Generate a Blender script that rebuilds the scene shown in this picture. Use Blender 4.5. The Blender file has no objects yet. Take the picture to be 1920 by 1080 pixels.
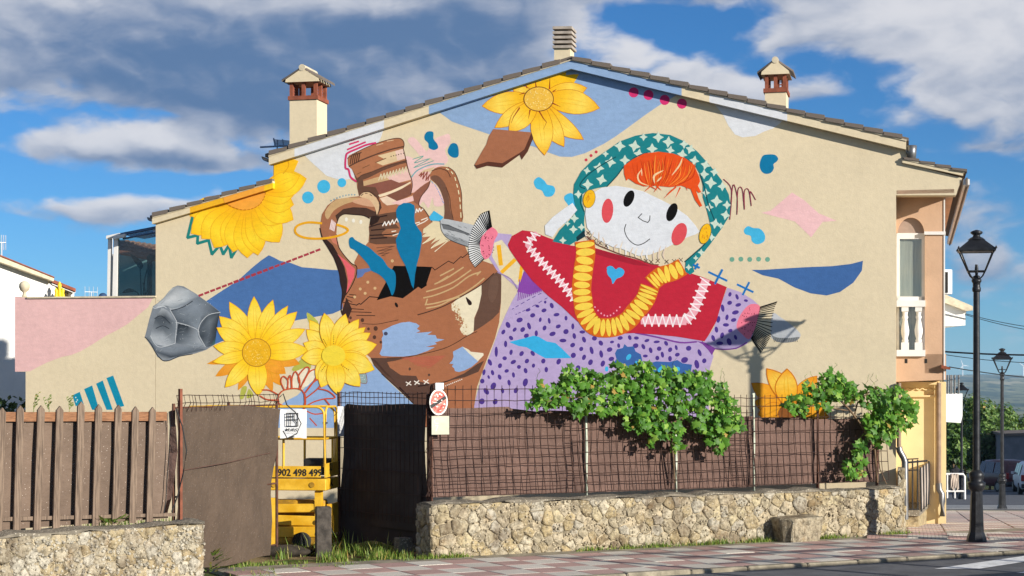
import bpy, bmesh, math, random
from mathutils import Vector, Matrix
import numpy as np

SC = bpy.context.scene
COL = SC.collection
R = math.radians
rnd = random.Random(7)

# ------------------------------------------------------------------ camera
F, CX, HY, EYE = 3320.0, 960.0, 720.0, 2.33      # focal length in photo pixels, principal point, eye height
cam = bpy.data.cameras.new('camera')
cam.sensor_width = 36.0
cam.lens = F / 1920.0 * 36.0
cam.shift_y = (HY - 540.0) / 1920.0
cam.clip_end = 30000.0
camo = bpy.data.objects.new('camera', cam)
camo.location = (0, 0, EYE)
camo.rotation_euler = (R(90), 0, 0)
COL.objects.link(camo)
SC.camera = camo

# ------------------------------------------------------------------ sun and sky
SUN_TO = Vector((1.18, -1.0, 0.467)).normalized()        # towards the sun
sun = bpy.data.lights.new('sun', 'SUN')
sun.energy = 5.0
sun.angle = R(0.5)
sun.color = (1.0, 0.94, 0.84)
suno = bpy.data.objects.new('sun', sun)
suno.rotation_euler = (-SUN_TO).to_track_quat('-Z', 'Y').to_euler()
suno.location = (20, -20, 30)
COL.objects.link(suno)

SC.view_settings.view_transform = 'Standard'
SC.view_settings.look = 'None'
SC.view_settings.gamma = 1.0
SC.view_settings.use_curve_mapping = False
SC.view_settings.exposure = 0.50
SC.cycles.max_bounces = 6
SC.cycles.transparent_max_bounces = 12
SC.cycles.caustics_reflective = False
SC.cycles.caustics_refractive = False

class NT:
    """small helper round a node tree"""
    def __init__(s, nt):
        s.nt = nt
        nt.nodes.clear()
    def n(s, typ, **kw):
        nd = s.nt.nodes.new(typ)
        for k, v in kw.items():
            if k.startswith('i_'):
                key = k[2:]
                nd.inputs[int(key) if key.isdigit() else key.replace('_', ' ')].default_value = v
            else:
                setattr(nd, k, v)
        return nd
    def l(s, a, b):
        s.nt.links.new(a, b)
    def val(s, sock, v):
        if hasattr(v, 'links') or hasattr(v, 'is_output'):
            s.nt.links.new(v, sock)
        else:
            sock.default_value = v
    def math(s, op, a, b=None, c=None, clamp=False):
        nd = s.nt.nodes.new('ShaderNodeMath'); nd.operation = op; nd.use_clamp = clamp
        s.val(nd.inputs[0], a)
        if b is not None: s.val(nd.inputs[1], b)
        if c is not None: s.val(nd.inputs[2], c)
        return nd.outputs[0]
    def mix(s, fac, a, b, blend='MIX'):
        nd = s.nt.nodes.new('ShaderNodeMix'); nd.data_type = 'RGBA'; nd.blend_type = blend
        s.val(nd.inputs['Factor'], fac)
        for key, v in ((6, a), (7, b)):
            if isinstance(v, (tuple, list)):
                nd.inputs[key].default_value = (v[0], v[1], v[2], 1)
            else:
                s.nt.links.new(v, nd.inputs[key])
        return nd.outputs[2]
    def ramp(s, fac, lo, hi, smooth=True):
        nd = s.nt.nodes.new('ShaderNodeMapRange')
        nd.interpolation_type = 'SMOOTHSTEP' if smooth else 'LINEAR'
        s.val(nd.inputs[0], fac)
        nd.inputs[1].default_value = lo; nd.inputs[2].default_value = hi
        return nd.outputs[0]
    def noise(s, vec, scale, detail=4, rough=0.55, dist=0.0):
        nd = s.nt.nodes.new('ShaderNodeTexNoise')
        s.nt.links.new(vec, nd.inputs['Vector'])
        nd.inputs['Scale'].default_value = scale; nd.inputs['Detail'].default_value = detail
        nd.inputs['Roughness'].default_value = rough; nd.inputs['Distortion'].default_value = dist
        return nd.outputs[0]

def make_world():
    w = bpy.data.worlds.new('World'); SC.world = w; w.use_nodes = True
    w.cycles.sampling_method = 'MANUAL'; w.cycles.sample_map_resolution = 256
    T = NT(w.node_tree)
    out = T.n('ShaderNodeOutputWorld')
    bg = T.n('ShaderNodeBackground'); bg.inputs['Strength'].default_value = 0.082
    sky = T.n('ShaderNodeTexSky', sky_type='NISHITA', sun_disc=False)
    sky.sun_elevation = math.asin(SUN_TO.z)
    sky.sun_rotation = math.atan2(SUN_TO.x, SUN_TO.y)
    sky.altitude = 1200.0; sky.air_density = 0.9; sky.dust_density = 0.0; sky.ozone_density = 6.0
    tc = T.n('ShaderNodeTexCoord')
    sep = T.n('ShaderNodeSeparateXYZ'); T.l(tc.outputs['Generated'], sep.inputs[0])
    # azimuth and elevation in degrees
    azd = T.math('MULTIPLY', T.math('ARCTAN2', sep.outputs[0], sep.outputs[1]), 180 / math.pi)
    eld = T.math('MULTIPLY', T.math('ARCSINE', sep.outputs[2]), 180 / math.pi)
    VS = 2.0
    cv = T.n('ShaderNodeCombineXYZ'); T.l(azd, cv.inputs[0]); T.l(T.math('MULTIPLY', eld, VS), cv.inputs[1])
    P = cv.outputs[0]
    wn = T.n('ShaderNodeTexNoise'); T.l(P, wn.inputs['Vector']); wn.inputs['Scale'].default_value = 0.30; wn.inputs['Detail'].default_value = 4
    sub = T.n('ShaderNodeVectorMath', operation='SUBTRACT'); T.l(wn.outputs['Color'], sub.inputs[0]); sub.inputs[1].default_value = (.5, .5, .5)
    scl = T.n('ShaderNodeVectorMath', operation='SCALE'); T.l(sub.outputs[0], scl.inputs[0]); scl.inputs['Scale'].default_value = 2.4
    ad = T.n('ShaderNodeVectorMath', operation='ADD'); T.l(P, ad.inputs[0]); T.l(scl.outputs[0], ad.inputs[1])
    Q = ad.outputs[0]
    sq = T.n('ShaderNodeSeparateXYZ'); T.l(Q, sq.inputs[0])
    def blobs(lst, vecx, vecy):
        acc = None
        for (x, y, rx, ry, amp) in lst:
            a0 = math.degrees(math.atan2(x - CX, F)); e0 = math.degrees(math.atan2(HY - y, F)) * VS
            sx = math.degrees(rx / F); sy = math.degrees(ry / F) * VS
            dx = T.math('MULTIPLY', T.math('SUBTRACT', vecx, a0), 1 / sx)
            dy = T.math('MULTIPLY', T.math('SUBTRACT', vecy, e0), 1 / sy)
            d2 = T.math('ADD', T.math('MULTIPLY', dx, dx), T.math('MULTIPLY', dy, dy))
            g = T.math('MULTIPLY', T.math('EXPONENT', T.math('MULTIPLY', d2, -1.0)), amp)
            acc = g if acc is None else T.math('ADD', acc, g)
        return acc
    banks = [(120, 60, 420, 110, 1.0), (560, 110, 420, 130, 1.0), (420, 200, 240, 55, .55), (860, 90, 170, 150, .9), (700, 220, 220, 50, .45),
             (150, 285, 170, 30, .62), (330, 300, 120, 34, .62), (470, 310, 120, 22, .45), (200, 395, 230, 26, .62), (380, 410, 110, 40, .45),
             (1070, 50, 60, 34, .45), (1180, 110, 70, 45, .55), (1260, 150, 90, 45, .55), (1380, 165, 120, 38, .65), (1490, 185, 70, 22, .4),
             (1260, 2, 300, 22, .5), (1500, 55, 60, 40, .5), (1640, 60, 160, 55, .8), (1780, 90, 150, 85, .8), (1880, 150, 150, 110, .9), (1700, -20, 300, 30, .6), (1755, 175, 30, 14, .4),
             (1840, 290, 130, 22, .42), (1860, 420, 150, 70, .55), (1850, 520, 120, 50, .45), (1850, 620, 140, 26, .30)]
    far = T.ramp(T.math('ABSOLUTE', azd), 18, 26)
    up = T.ramp(eld, 13.0, 17.0)
    bk = T.math('ADD', blobs(banks, sq.outputs[0], sq.outputs[1]), T.math('MULTIPLY', T.math('MAXIMUM', far, up), 0.42))
    def fb(vec):
        return T.math('ADD', T.math('MULTIPLY', T.noise(vec, 0.33, 4, 0.45), 0.80), T.math('MULTIPLY', T.noise(vec, 1.3, 5, 0.5), 0.20))
    n1 = fb(Q)
    off = T.n('ShaderNodeVectorMath', operation='ADD'); T.l(Q, off.inputs[0]); off.inputs[1].default_value = (0.30, 0.85, 0)
    n1b = fb(off.outputs[0])
    dens = T.math('ADD', T.math('SUBTRACT', bk, 0.36), T.math('MULTIPLY', T.math('SUBTRACT', n1, 0.5), 2.1))
    mask = T.math('MULTIPLY', T.ramp(dens, -0.14, 0.36), T.ramp(eld, -0.5, 0.8))
    rel = T.math('SUBTRACT', n1, n1b)
    thin = T.ramp(dens, 0.9, 0.1)
    lit = T.math('ADD', T.math('MULTIPLY', rel, 1.9), T.math('MULTIPLY', thin, 0.18))
    bright = [(1120, 60, 110, 50, .55), (1200, 115, 90, 50, .4), (1340, 150, 160, 50, .45), (1700, 45, 200, 50, .60), (1850, 110, 160, 70, .6), (140, 272, 180, 20, .42),
              (330, 278, 110, 22, .40), (200, 378, 230, 20, .45), (400, 385, 110, 22, .35), (690, 8, 150, 22, .55), (800, 150, 90, 40, .45), (180, 20, 200, 34, .40), (60, 60, 120, 20, .2),
              (560, 80, 380, 80, -.40), (780, 60, 160, 60, -.15), (420, 95, 200, 22, .25), (620, 30, 200, 20, .2), (500, 235, 260, 40, -.35), (750, 240, 160, 40, -.2), (300, 130, 330, 60, -.38), (600, 190, 240, 50, -.30), (890, 60, 140, 100, -.40), (270, 305, 160, 16, -.42), (1300, 0, 300, 22, -.15), (1860, 480, 140, 60, -.1), (200, 420, 200, 16, -.3)]
    lit = T.math('ADD', lit, blobs(bright, sq.outputs[0], sq.outputs[1]))
    litf = T.ramp(lit, -0.62, 0.92)
    cc = T.mix(litf, (0.95, 1.68, 3.10), (6.4, 6.4, 6.7))
    hs = T.n('ShaderNodeHueSaturation'); hs.inputs['Saturation'].default_value = 1.06; hs.inputs['Value'].default_value = 0.86
    T.l(sky.outputs[0], hs.inputs['Color'])
    tint = T.mix(1.0, hs.outputs[0], (0.78, 1.02, 1.10), 'MULTIPLY')
    final = T.mix(T.math('MULTIPLY', mask, 0.95), tint, cc)
    T.l(final, bg.inputs['Color']); T.l(bg.outputs[0], out.inputs[0])
make_world()

# ------------------------------------------------------------------ geometry helpers
def V(*a): return Vector(a)
def ray(x, y): return Vector(((x - CX) / F, 1.0, -(y - HY) / F))
def PZ(x, y, Z):
    r = ray(x, y); return Vector((r.x * Z, Z, EYE + r.z * Z))
def PG(x, y, z=0.0):
    r = ray(x, y); t = (z - EYE) / r.z
    return Vector((r.x * t, t, z))

class Plane:
    """a vertical plane through two ground points; n faces the camera side"""
    def __init__(s, a, b):
        s.a = Vector((a[0], a[1], 0)); s.d = (Vector((b[0], b[1], 0)) - s.a).normalized()
        if s.d.x < 0: s.d = -s.d
        s.n = Vector((s.d.y, -s.d.x, 0))
    def p(s, x, y, off=0.0):
        r = ray(x, y)
        t = (s.n.dot(s.a) + off) / (s.n.x * r.x + s.n.y * r.y)
        return Vector((r.x * t, r.y * t, EYE + r.z * t))
    def at(s, x, z, off=0.0):          # the pixel column x, at height z
        q = s.p(x, HY, off); q.z = z; return q
    def u(s, dist, z, off=0.0):        # metres along the plane from a
        q = s.a + s.d * dist + s.n * off; return Vector((q.x, q.y, z))
    def dist(s, x, off=0.0):
        return (s.p(x, HY, off) - s.a).dot(s.d)

class MB:
    """collects geometry (world coordinates), several materials, optional corner colours"""
    def __init__(s):
        s.v = []; s.f = []; s.m = []; s.c = []; s.sm = []
    def face(s, pts, m=0, col=None, smooth=False):
        b = len(s.v); s.v += [tuple(p) for p in pts]
        s.f.append(list(range(b, b + len(pts)))); s.m.append(m); s.sm.append(smooth)
        s.c.append(col)
    def mesh(s, verts, faces, m=0, smooth=False, col=None):
        b = len(s.v); s.v += [tuple(p) for p in verts]
        for f in faces:
            s.f.append([i + b for i in f]); s.m.append(m); s.sm.append(smooth); s.c.append(col)
    def prism(s, pts, vec, m=0, side=None):
        pts = [Vector(p) for p in pts]; vec = Vector(vec); n = len(pts)
        q = [p + vec for p in pts]
        s.mesh(pts + q, [list(range(n)), list(range(2 * n - 1, n - 1, -1))], m)
        b = len(s.v) - 2 * n
        for i in range(n):
            j = (i + 1) % n
            s.f.append([b + j, b + i, b + n + i, b + n + j]); s.m.append(m if side is None else side); s.sm.append(False); s.c.append(None)
    def box(s, c, ex, ey, ez, m=0):
        """box from centre and three half vectors"""
        c, ex, ey, ez = Vector(c), Vector(ex), Vector(ey), Vector(ez)
        vs = [c + a * ex + b * ey + d * ez for a in (-1, 1) for b in (-1, 1) for d in (-1, 1)]
        s.mesh(vs, [[0, 1, 3, 2], [4, 6, 7, 5], [0, 4, 5, 1], [2, 3, 7, 6], [0, 2, 6, 4], [1, 5, 7, 3]], m)
    def bbox(s, c, ex, ey, ez, bev, m=0):
        """bevelled box (chamfered)"""
        c, ex, ey, ez = Vector(c), Vector(ex), Vector(ey), Vector(ez)
        bm = bmesh.new()
        vs = {}
        for a in (-1, 1):
            for b in (-1, 1):
                for d in (-1, 1):
                    vs[a, b, d] = bm.verts.new(c + a * ex + b * ey + d * ez)
        for q in ([(-1, -1, -1), (-1, -1, 1), (-1, 1, 1), (-1, 1, -1)], [(1, -1, -1), (1, 1, -1), (1, 1, 1), (1, -1, 1)],
                  [(-1, -1, -1), (1, -1, -1), (1, -1, 1), (-1, -1, 1)], [(-1, 1, -1), (-1, 1, 1), (1, 1, 1), (1, 1, -1)],
                  [(-1, -1, -1), (-1, 1, -1), (1, 1, -1), (1, -1, -1)], [(-1, -1, 1), (1, -1, 1), (1, 1, 1), (-1, 1, 1)]):
            bm.faces.new([vs[k] for k in q])
        bmesh.ops.bevel(bm, geom=bm.edges[:], offset=bev, segments=1, affect='EDGES', profile=0.5)
        bm.verts.index_update()
        s.mesh([v.co.copy() for v in bm.verts], [[v.index for v in f.verts] for f in bm.faces], m)
        bm.free()
    def tube(s, path, r, seg=8, m=0, cap=True, smooth=True):
        path = [Vector(p) for p in path]
        n = len(path); rs = r if isinstance(r, (list, tuple)) else [r] * n
        rings = []
        up = Vector((0, 0, 1))
        for i, p in enumerate(path):
            t = (path[min(i + 1, n - 1)] - path[max(i - 1, 0)])
            t = t.normalized() if t.length > 1e-9 else Vector((0, 0, 1))
            a = t.cross(up)
            if a.length < 1e-3: a = t.cross(Vector((0, 1, 0)))
            a.normalize(); b = t.cross(a)
            rings.append([p + (a * math.cos(2 * math.pi * k / seg) + b * math.sin(2 * math.pi * k / seg)) * rs[i] for k in range(seg)])
        vs = [q for rg in rings for q in rg]; fs = []
        for i in range(n - 1):
            for k in range(seg):
                k2 = (k + 1) % seg
                fs.append([i * seg + k, i * seg + k2, (i + 1) * seg + k2, (i + 1) * seg + k])
        s.mesh(vs, fs, m, smooth)
        if cap:
            s.face(rings[0][::-1], m); s.face(rings[-1], m)
    def lathe(s, c, prof, seg=16, m=0, rot=0.0, smooth=True, ax=None):
        """profile [(r, z)] about a vertical axis through c"""
        c = Vector(c); vs = []; fs = []
        for (r, z) in prof:
            for k in range(seg):
                a = 2 * math.pi * (k + .5) / seg + rot
                vs.append(c + Vector((r * math.cos(a), r * math.sin(a), z)))
        for i in range(len(prof) - 1):
            for k in range(seg):
                k2 = (k + 1) % seg
                fs.append([i * seg + k, i * seg + k2, (i + 1) * seg + k2, (i + 1) * seg + k])
        s.mesh(vs, fs, m, smooth)
        s.face(vs[:seg][::-1], m); s.face(vs[-seg:], m)
    def build(s, name, mats, parent=None, colors=False, center=True, **props):
        me = bpy.data.meshes.new(name)
        vs = s.v
        if center and vs:
            A = np.array(vs); c = Vector(((A[:, 0].min() + A[:, 0].max()) / 2, (A[:, 1].min() + A[:, 1].max()) / 2, A[:, 2].min()))
            vs = (A - np.array(c)).tolist()
        else:
            c = Vector((0, 0, 0))
        me.from_pydata(vs, [], s.f)
        if not isinstance(mats, (list, tuple)): mats = [mats]
        for mt in mats: me.materials.append(mt)
        me.polygons.foreach_set('material_index', s.m)
        me.polygons.foreach_set('use_smooth', s.sm)
        if colors:
            at = me.color_attributes.new('Col', 'FLOAT_COLOR', 'CORNER')
            buf = []
            for f, cl in zip(s.f, s.c):
                if cl is None: cl = (1, 1, 1)
                for i in range(len(f)):
                    q = cl[i] if isinstance(cl[0], (tuple, list)) else cl
                    buf += [q[0], q[1], q[2], 1.0]
            at.data.foreach_set('color', buf)
        me.update()
        o = bpy.data.objects.new(name, me)
        COL.objects.link(o)
        place(o, c, parent)
        for k, v in props.items(): o[k] = v
        return o

WLOC = {}
def place(o, c, parent):
    c = Vector(c)
    WLOC[o.name] = c
    if parent is not None:
        o.parent = parent
        o.location = c - WLOC[parent.name]
    else:
        o.location = c

def thing(name, label, cat, loc, group=None):
    o = bpy.data.objects.new(name, None)
    o.empty_display_size = 0.2
    COL.objects.link(o)
    place(o, loc, None)
    o['label'] = label; o['category'] = cat
    if group: o['group'] = group
    return o
def tag(o, label, cat, group=None):
    o['label'] = label; o['category'] = cat
    if group: o['group'] = group
    return o
def shared(name, me, loc, parent, rot=None, scale=None):
    o = bpy.data.objects.new(name, me); COL.objects.link(o)
    place(o, loc, parent)
    if rot is not None: o.rotation_euler = rot
    if scale is not None: o.scale = scale
    return o
def dup_tree(o, delta, parent=None):
    c = o.copy(); COL.objects.link(c)
    WLOC[c.name] = WLOC[o.name] + Vector(delta)
    if parent is None:
        c.location = WLOC[c.name]
    else:
        c.parent = parent
    for ch in list(o.children):
        dup_tree(ch, delta, c)
    return c

# ------------------------------------------------------------------ materials
def s2l(v):
    v = v / 255.0
    return v / 12.92 if v <= 0.04045 else ((v + 0.055) / 1.055) ** 2.4
def hexl(h, k=1.0):
    h = h.lstrip('#')
    return tuple(s2l(int(h[i:i + 2], 16)) * k for i in (0, 2, 4))

def mat(name, col, rough=0.7, metal=0.0, var=0.15, vscale=3.0, bump=0.0, bscale=40.0, bdist=0.01, col2=None, spec=0.4, streak=None, detail=5, speck=None):
    """procedural surface: base colour broken up by noise, fine relief by bump"""
    m = bpy.data.materials.new(name); m.use_nodes = True
    T = NT(m.node_tree)
    out = T.n('ShaderNodeOutputMaterial'); b = T.n('ShaderNodeBsdfPrincipled')
    T.l(b.outputs[0], out.inputs[0])
    g = T.n('ShaderNodeNewGeometry').outputs['Position']
    if streak:
        mp = T.n('ShaderNodeMapping'); T.l(g, mp.inputs[0]); mp.inputs['Scale'].default_value = streak; g2 = mp.outputs[0]
    else:
        g2 = g
    nz = T.noise(g2, vscale, detail, 0.6)
    c1 = col if col2 is None else col
    lo = tuple(max(0, x * (1 - var)) for x in col); hi = tuple(min(1, x * (1 + var)) for x in col)
    if col2 is not None: hi = col2
    c = T.mix(T.ramp(nz, 0.3, 0.7), lo, hi)
    fine = T.noise(g2, vscale * 9, 3, 0.6)
    c = T.mix(T.math('MULTIPLY', T.ramp(fine, 0.35, 0.75), var * 0.9), c, tuple(x * 0.55 for x in col))
    if speck:
        sv = T.n('ShaderNodeTexVoronoi'); T.l(g, sv.inputs['Vector']); sv.inputs['Scale'].default_value = speck[0]
        c = T.mix(T.ramp(sv.outputs['Distance'], speck[2], speck[2] * 0.5), c, speck[1])
    T.l(c, b.inputs['Base Color'])
    b.inputs['Roughness'].default_value = rough; b.inputs['Metallic'].default_value = metal
    b.inputs['Specular IOR Level'].default_value = spec
    if bump > 0:
        bp = T.n('ShaderNodeBump'); bp.inputs['Strength'].default_value = bump; bp.inputs['Distance'].default_value = bdist
        T.l(T.noise(g2, bscale, 4, 0.6), bp.inputs['Height']); T.l(bp.outputs[0], b.inputs['Normal'])
    return m

def mural_mat(name, base=None, k=1.0):
    """rough render, rolled and brushed paint; colours come from the mesh corners"""
    m = bpy.data.materials.new(name); m.use_nodes = True
    T = NT(m.node_tree)
    out = T.n('ShaderNodeOutputMaterial'); b = T.n('ShaderNodeBsdfPrincipled')
    T.l(b.outputs[0], out.inputs[0])
    g = T.n('ShaderNodeNewGeometry').outputs['Position']
    if base is None:
        at = T.n('ShaderNodeAttribute', attribute_name='Col'); c0 = at.outputs['Color']
    else:
        rgb = T.n('ShaderNodeRGB'); rgb.outputs[0].default_value = (*base, 1); c0 = rgb.outputs[0]
    n1 = T.noise(g, 1.1, 6, 0.65); n2 = T.noise(g, 14.0, 4, 0.6)
    f1 = T.ramp(n1, 0.25, 0.75); f2 = T.ramp(n2, 0.3, 0.7)
    mpb = T.n('ShaderNodeMapping'); T.l(g, mpb.inputs[0]); mpb.inputs['Scale'].default_value = (3.0, 3.0, 9.0); mpb.inputs['Rotation'].default_value = (0, 0.6, 0)
    f3 = T.ramp(T.noise(mpb.outputs[0], 2.2, 5, 0.65), 0.3, 0.7)
    v = T.math('ADD', T.math('MULTIPLY', f1, 0.07), T.math('MULTIPLY', f2, 0.06))
    v = T.math('ADD', v, T.math('MULTIPLY', f3, 0.09 if base is None else 0.03))
    v = T.math('ADD', v, 0.89 if base is None else 0.915)
    sc = T.n('ShaderNodeVectorMath', operation='SCALE'); T.l(c0, sc.inputs[0]); T.l(v, sc.inputs['Scale'])
    col = sc.outputs[0]
    if base is not None:
        # faint rain streaks and grime, wider than tall features
        mp = T.n('ShaderNodeMapping'); T.l(g, mp.inputs[0]); mp.inputs['Scale'].default_value = (5.0, 5.0, 0.35)
        st = T.noise(mp.outputs[0], 1.0, 4, 0.6)
        col = T.mix(T.math('MULTIPLY', T.ramp(st, 0.55, 0.8), 0.12), col, (0.42, 0.36, 0.26))
    T.l(col, b.inputs['Base Color'])
    b.inputs['Roughness'].default_value = 0.85; b.inputs['Specular IOR Level'].default_value = 0.15
    big = T.noise(g, 9.0, 3, 0.5); fine = T.noise(g, 45.0, 4, 0.65)
    h = T.math('ADD', T.math('MULTIPLY', big, 0.55), T.math('MULTIPLY', fine, 0.5))
    bp = T.n('ShaderNodeBump'); bp.inputs['Strength'].default_value = 0.20; bp.inputs['Distance'].default_value = 0.025
    T.l(h, bp.inputs['Height']); T.l(bp.outputs[0], b.inputs['Normal'])
    return m

K = 0.93
BEIGE = '#DDCDAD'
M_PAINT = mural_mat('mural_paint')
M_RENDER = mural_mat('beige_render', hexl(BEIGE, K))
# ------------------------------------------------------------------ planes of the place
H = Plane((6.1, 28.2), (-3.66, 30.39))            # painted gable wall
WR = Plane((-0.795, 24.0), (6.07, 27.6))          # right garden wall
WL = Plane((-5.35, 18.5), (-3.58, 20.5))          # left garden wall
BACK = -H.n                                       # into the house

M_WHITE = mat('white_wall_paint', (0.80, 0.79, 0.75), 0.8, var=0.06, vscale=1.2, bump=0.25, bscale=30)
M_CREAM = mat('cream_render', hexl('#E8D09C'), 0.8, var=0.06, vscale=1.0, bump=0.25, bscale=40)
M_SALMON = mat('salmon_render', hexl('#C9A587'), 0.8, var=0.09, vscale=1.3, bump=0.3, bscale=35)
M_TRIM = mat('white_trim', (0.78, 0.76, 0.72), 0.5, var=0.05)
M_ROOF = mat('weathered_roof_tile', hexl('#857A70'), 0.9, var=0.35, vscale=6, bump=0.4, bscale=40, col2=hexl('#6E635A'))
M_TERRA = mat('terracotta', hexl('#8A4C36'), 0.85, var=0.25, vscale=8, bump=0.3, bscale=50)
M_MORTAR = mat('pale_mortar', hexl('#C9BCA2'), 0.95, var=0.15, vscale=8, bump=0.5, bscale=50)
M_DARKMETAL = mat('dark_metal', (0.035, 0.035, 0.038), 0.45, metal=0.6, var=0.3, vscale=12)
M_ZINC = mat('zinc_gutter', (0.20, 0.20, 0.20), 0.4, metal=0.7, var=0.2, vscale=6)
M_DARK = mat('dark_void', (0.02, 0.018, 0.016), 0.9, var=0.2)

def glass_mat(name, tint, gloss=0.12):
    m = bpy.data.materials.new(name); m.use_nodes = True
    T = NT(m.node_tree); out = T.n('ShaderNodeOutputMaterial')
    tr = T.n('ShaderNodeBsdfTransparent'); tr.inputs[0].default_value = (*tint, 1)
    gl = T.n('ShaderNodeBsdfGlossy'); gl.inputs['Roughness'].default_value = 0.02
    fr = T.n('ShaderNodeLayerWeight'); fr.inputs['Blend'].default_value = 0.5
    f5 = T.math('ADD', T.math('MULTIPLY', T.math('POWER', fr.outputs['Facing'], 4.0), 0.8), 0.03)
    mx = T.n('ShaderNodeMixShader')
    T.l(T.math('ADD', f5, gloss, clamp=True), mx.inputs[0]); T.l(tr.outputs[0], mx.inputs[1]); T.l(gl.outputs[0], mx.inputs[2])
    T.l(mx.outputs[0], out.inputs[0])
    return m
M_GLASS = glass_mat('window_glass', (0.86, 0.89, 0.88), .08)

# ------------------------------------------------------------------ terrain
def ground_h(x, y):
    z = 0.0
    if y > 27: z = -0.052 * (min(y, 75) - 27)
    if y > 75: z -= 0.05 * (min(y, 700) - 75)
    if y > 700: z -= 0.012 * (min(y, 3200) - 700)
    if y > 3200:
        t = (y - 3200) / 5300.0
        z += 108 * t * t * (3 - 2 * t) + 9 * math.sin(x / 900.0 + 1.2) * t + 5 * math.sin(x / 310.0 + y / 700.0) * t
    if y > 400:
        z += 5 * math.sin(x / 260.0 + y / 333.0) + 3.5 * math.sin(x / 110.0 - y / 190.0)
    return z

def terrain_mat():
    m = bpy.data.materials.new('dry_ground'); m.use_nodes = True
    T = NT(m.node_tree); out = T.n('ShaderNodeOutputMaterial'); b = T.n('ShaderNodeBsdfPrincipled'); T.l(b.outputs[0], out.inputs[0])
    g = T.n('ShaderNodeNewGeometry').outputs['Position']
    sep = T.n('ShaderNodeSeparateXYZ'); T.l(g, sep.inputs[0])
    near = T.mix(T.ramp(T.noise(g, 2.5, 6, 0.65), 0.35, 0.65), hexl('#6E5B40'), hexl('#93805A'))
    near = T.mix(T.ramp(T.noise(g, 1.1, 4), 0.5, 0.6), near, hexl('#4F5A2C'))
    mp = T.n('ShaderNodeMapping'); T.l(g, mp.inputs[0]); mp.inputs['Scale'].default_value = (1, 0.45, 1)
    fa = T.mix(T.ramp(T.noise(mp.outputs[0], 0.006, 6, 0.6), 0.42, 0.56), hexl('#3C4A2A'), hexl('#7E7F54'))
    fa = T.mix(T.ramp(T.noise(mp.outputs[0], 0.02, 5, 0.7), 0.55, 0.62), fa, hexl('#2C3A22'))
    fa = T.mix(T.ramp(T.noise(mp.outputs[0], 0.0045, 3, 0.5), 0.60, 0.64), fa, hexl('#A8A078'))
    c = T.mix(T.ramp(sep.outputs[1], 60, 160), near, fa)
    T.l(c, b.inputs['Base Color']); b.inputs['Roughness'].default_value = 0.95; b.inputs['Specular IOR Level'].default_value = 0.1
    bp = T.n('ShaderNodeBump'); bp.inputs['Strength'].default_value = 0.6; bp.inputs['Distance'].default_value = 0.04
    T.l(T.noise(g, 14, 5, 0.65), bp.inputs['Height']); T.l(bp.outputs[0], b.inputs['Normal'])
    return m

def terrain():
    rows = [-40, -10, 5, 15, 20, 24, 26, 27, 28, 30, 33, 36, 40, 45, 50, 57, 65, 75, 90, 120, 160, 220, 300, 400, 500, 600, 700]
    y = 700.0
    while y < 9000: y *= 1.045; rows.append(y)
    mb = MB(); vs = []; n = 90
    for yy in rows:
        half = max(60.0, 0.62 * yy + 60)
        for i in range(n + 1):
            x = -half + 2 * half * i / n
            vs.append((x, yy, ground_h(x, yy) - 0.06))
    fs = []
    for r in range(len(rows) - 1):
        for i in range(n):
            a = r * (n + 1) + i
            fs.append([a, a + 1, a + n + 2, a + n + 1])
    mb.mesh(vs, fs, 0, True)
    o = mb.build('ground', terrain_mat(), center=False); o['kind'] = 'structure'
terrain()

# ------------------------------------------------------------------ paving, kerbs, road
def paver_mat(name, col):
    m = bpy.data.materials.new(name); m.use_nodes = True
    T = NT(m.node_tree); out = T.n('ShaderNodeOutputMaterial'); b = T.n('ShaderNodeBsdfPrincipled'); T.l(b.outputs[0], out.inputs[0])
    tc = T.n('ShaderNodeTexCoord').outputs['Object']
    g = T.n('ShaderNodeNewGeometry').outputs['Position']
    oi = T.n('ShaderNodeObjectInfo')
    v = T.math('ADD', T.math('MULTIPLY', oi.outputs['Random'], 0.22), 0.86)
    n = T.ramp(T.noise(g, 5.0, 6, 0.65), 0.3, 0.75)
    c = T.mix(T.math('MULTIPLY', n, 0.35), col, tuple(x * 0.62 for x in col))
    c = T.mix(T.math('MULTIPLY', T.ramp(T.noise(g, 1.3, 5, 0.6), 0.52, 0.72), 0.4), c, (0.25, 0.22, 0.18))
    # small square studs pressed into each slab
    br = T.n('ShaderNodeTexBrick'); T.l(tc, br.inputs['Vector'])
    br.offset = 0.0; br.inputs['Scale'].default_value = 1.0; br.inputs['Brick Width'].default_value = 0.0565; br.inputs['Row Height'].default_value = 0.0565
    br.inputs['Mortar Size'].default_value = 0.007; br.inputs['Mortar Smooth'].default_value = 0.4
    c = T.mix(T.math('MULTIPLY', br.outputs['Fac'], 0.55), c, tuple(x * 0.35 for x in col))
    sc = T.n('ShaderNodeVectorMath', operation='SCALE'); T.l(c, sc.inputs[0]); T.l(v, sc.inputs['Scale'])
    T.l(sc.outputs[0], b.inputs['Base Color']); b.inputs['Roughness'].default_value = 0.85
    bp = T.n('ShaderNodeBump'); bp.inputs['Strength'].default_value = 0.6; bp.inputs['Distance'].default_value = 0.006; bp.invert = True
    T.l(br.outputs['Fac'], bp.inputs['Height']); T.l(bp.outputs[0], b.inputs['Normal'])
    return m
M_PINKTILE = paver_mat('red_paver', hexl('#C09C92'))
M_PALETILE = paver_mat('pale_paver', hexl('#D8D0C2'))
M_CONC = mat('kerb_concrete', hexl('#8D8471'), 0.9, var=0.4, vscale=4, bump=0.5, bscale=30)
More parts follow.
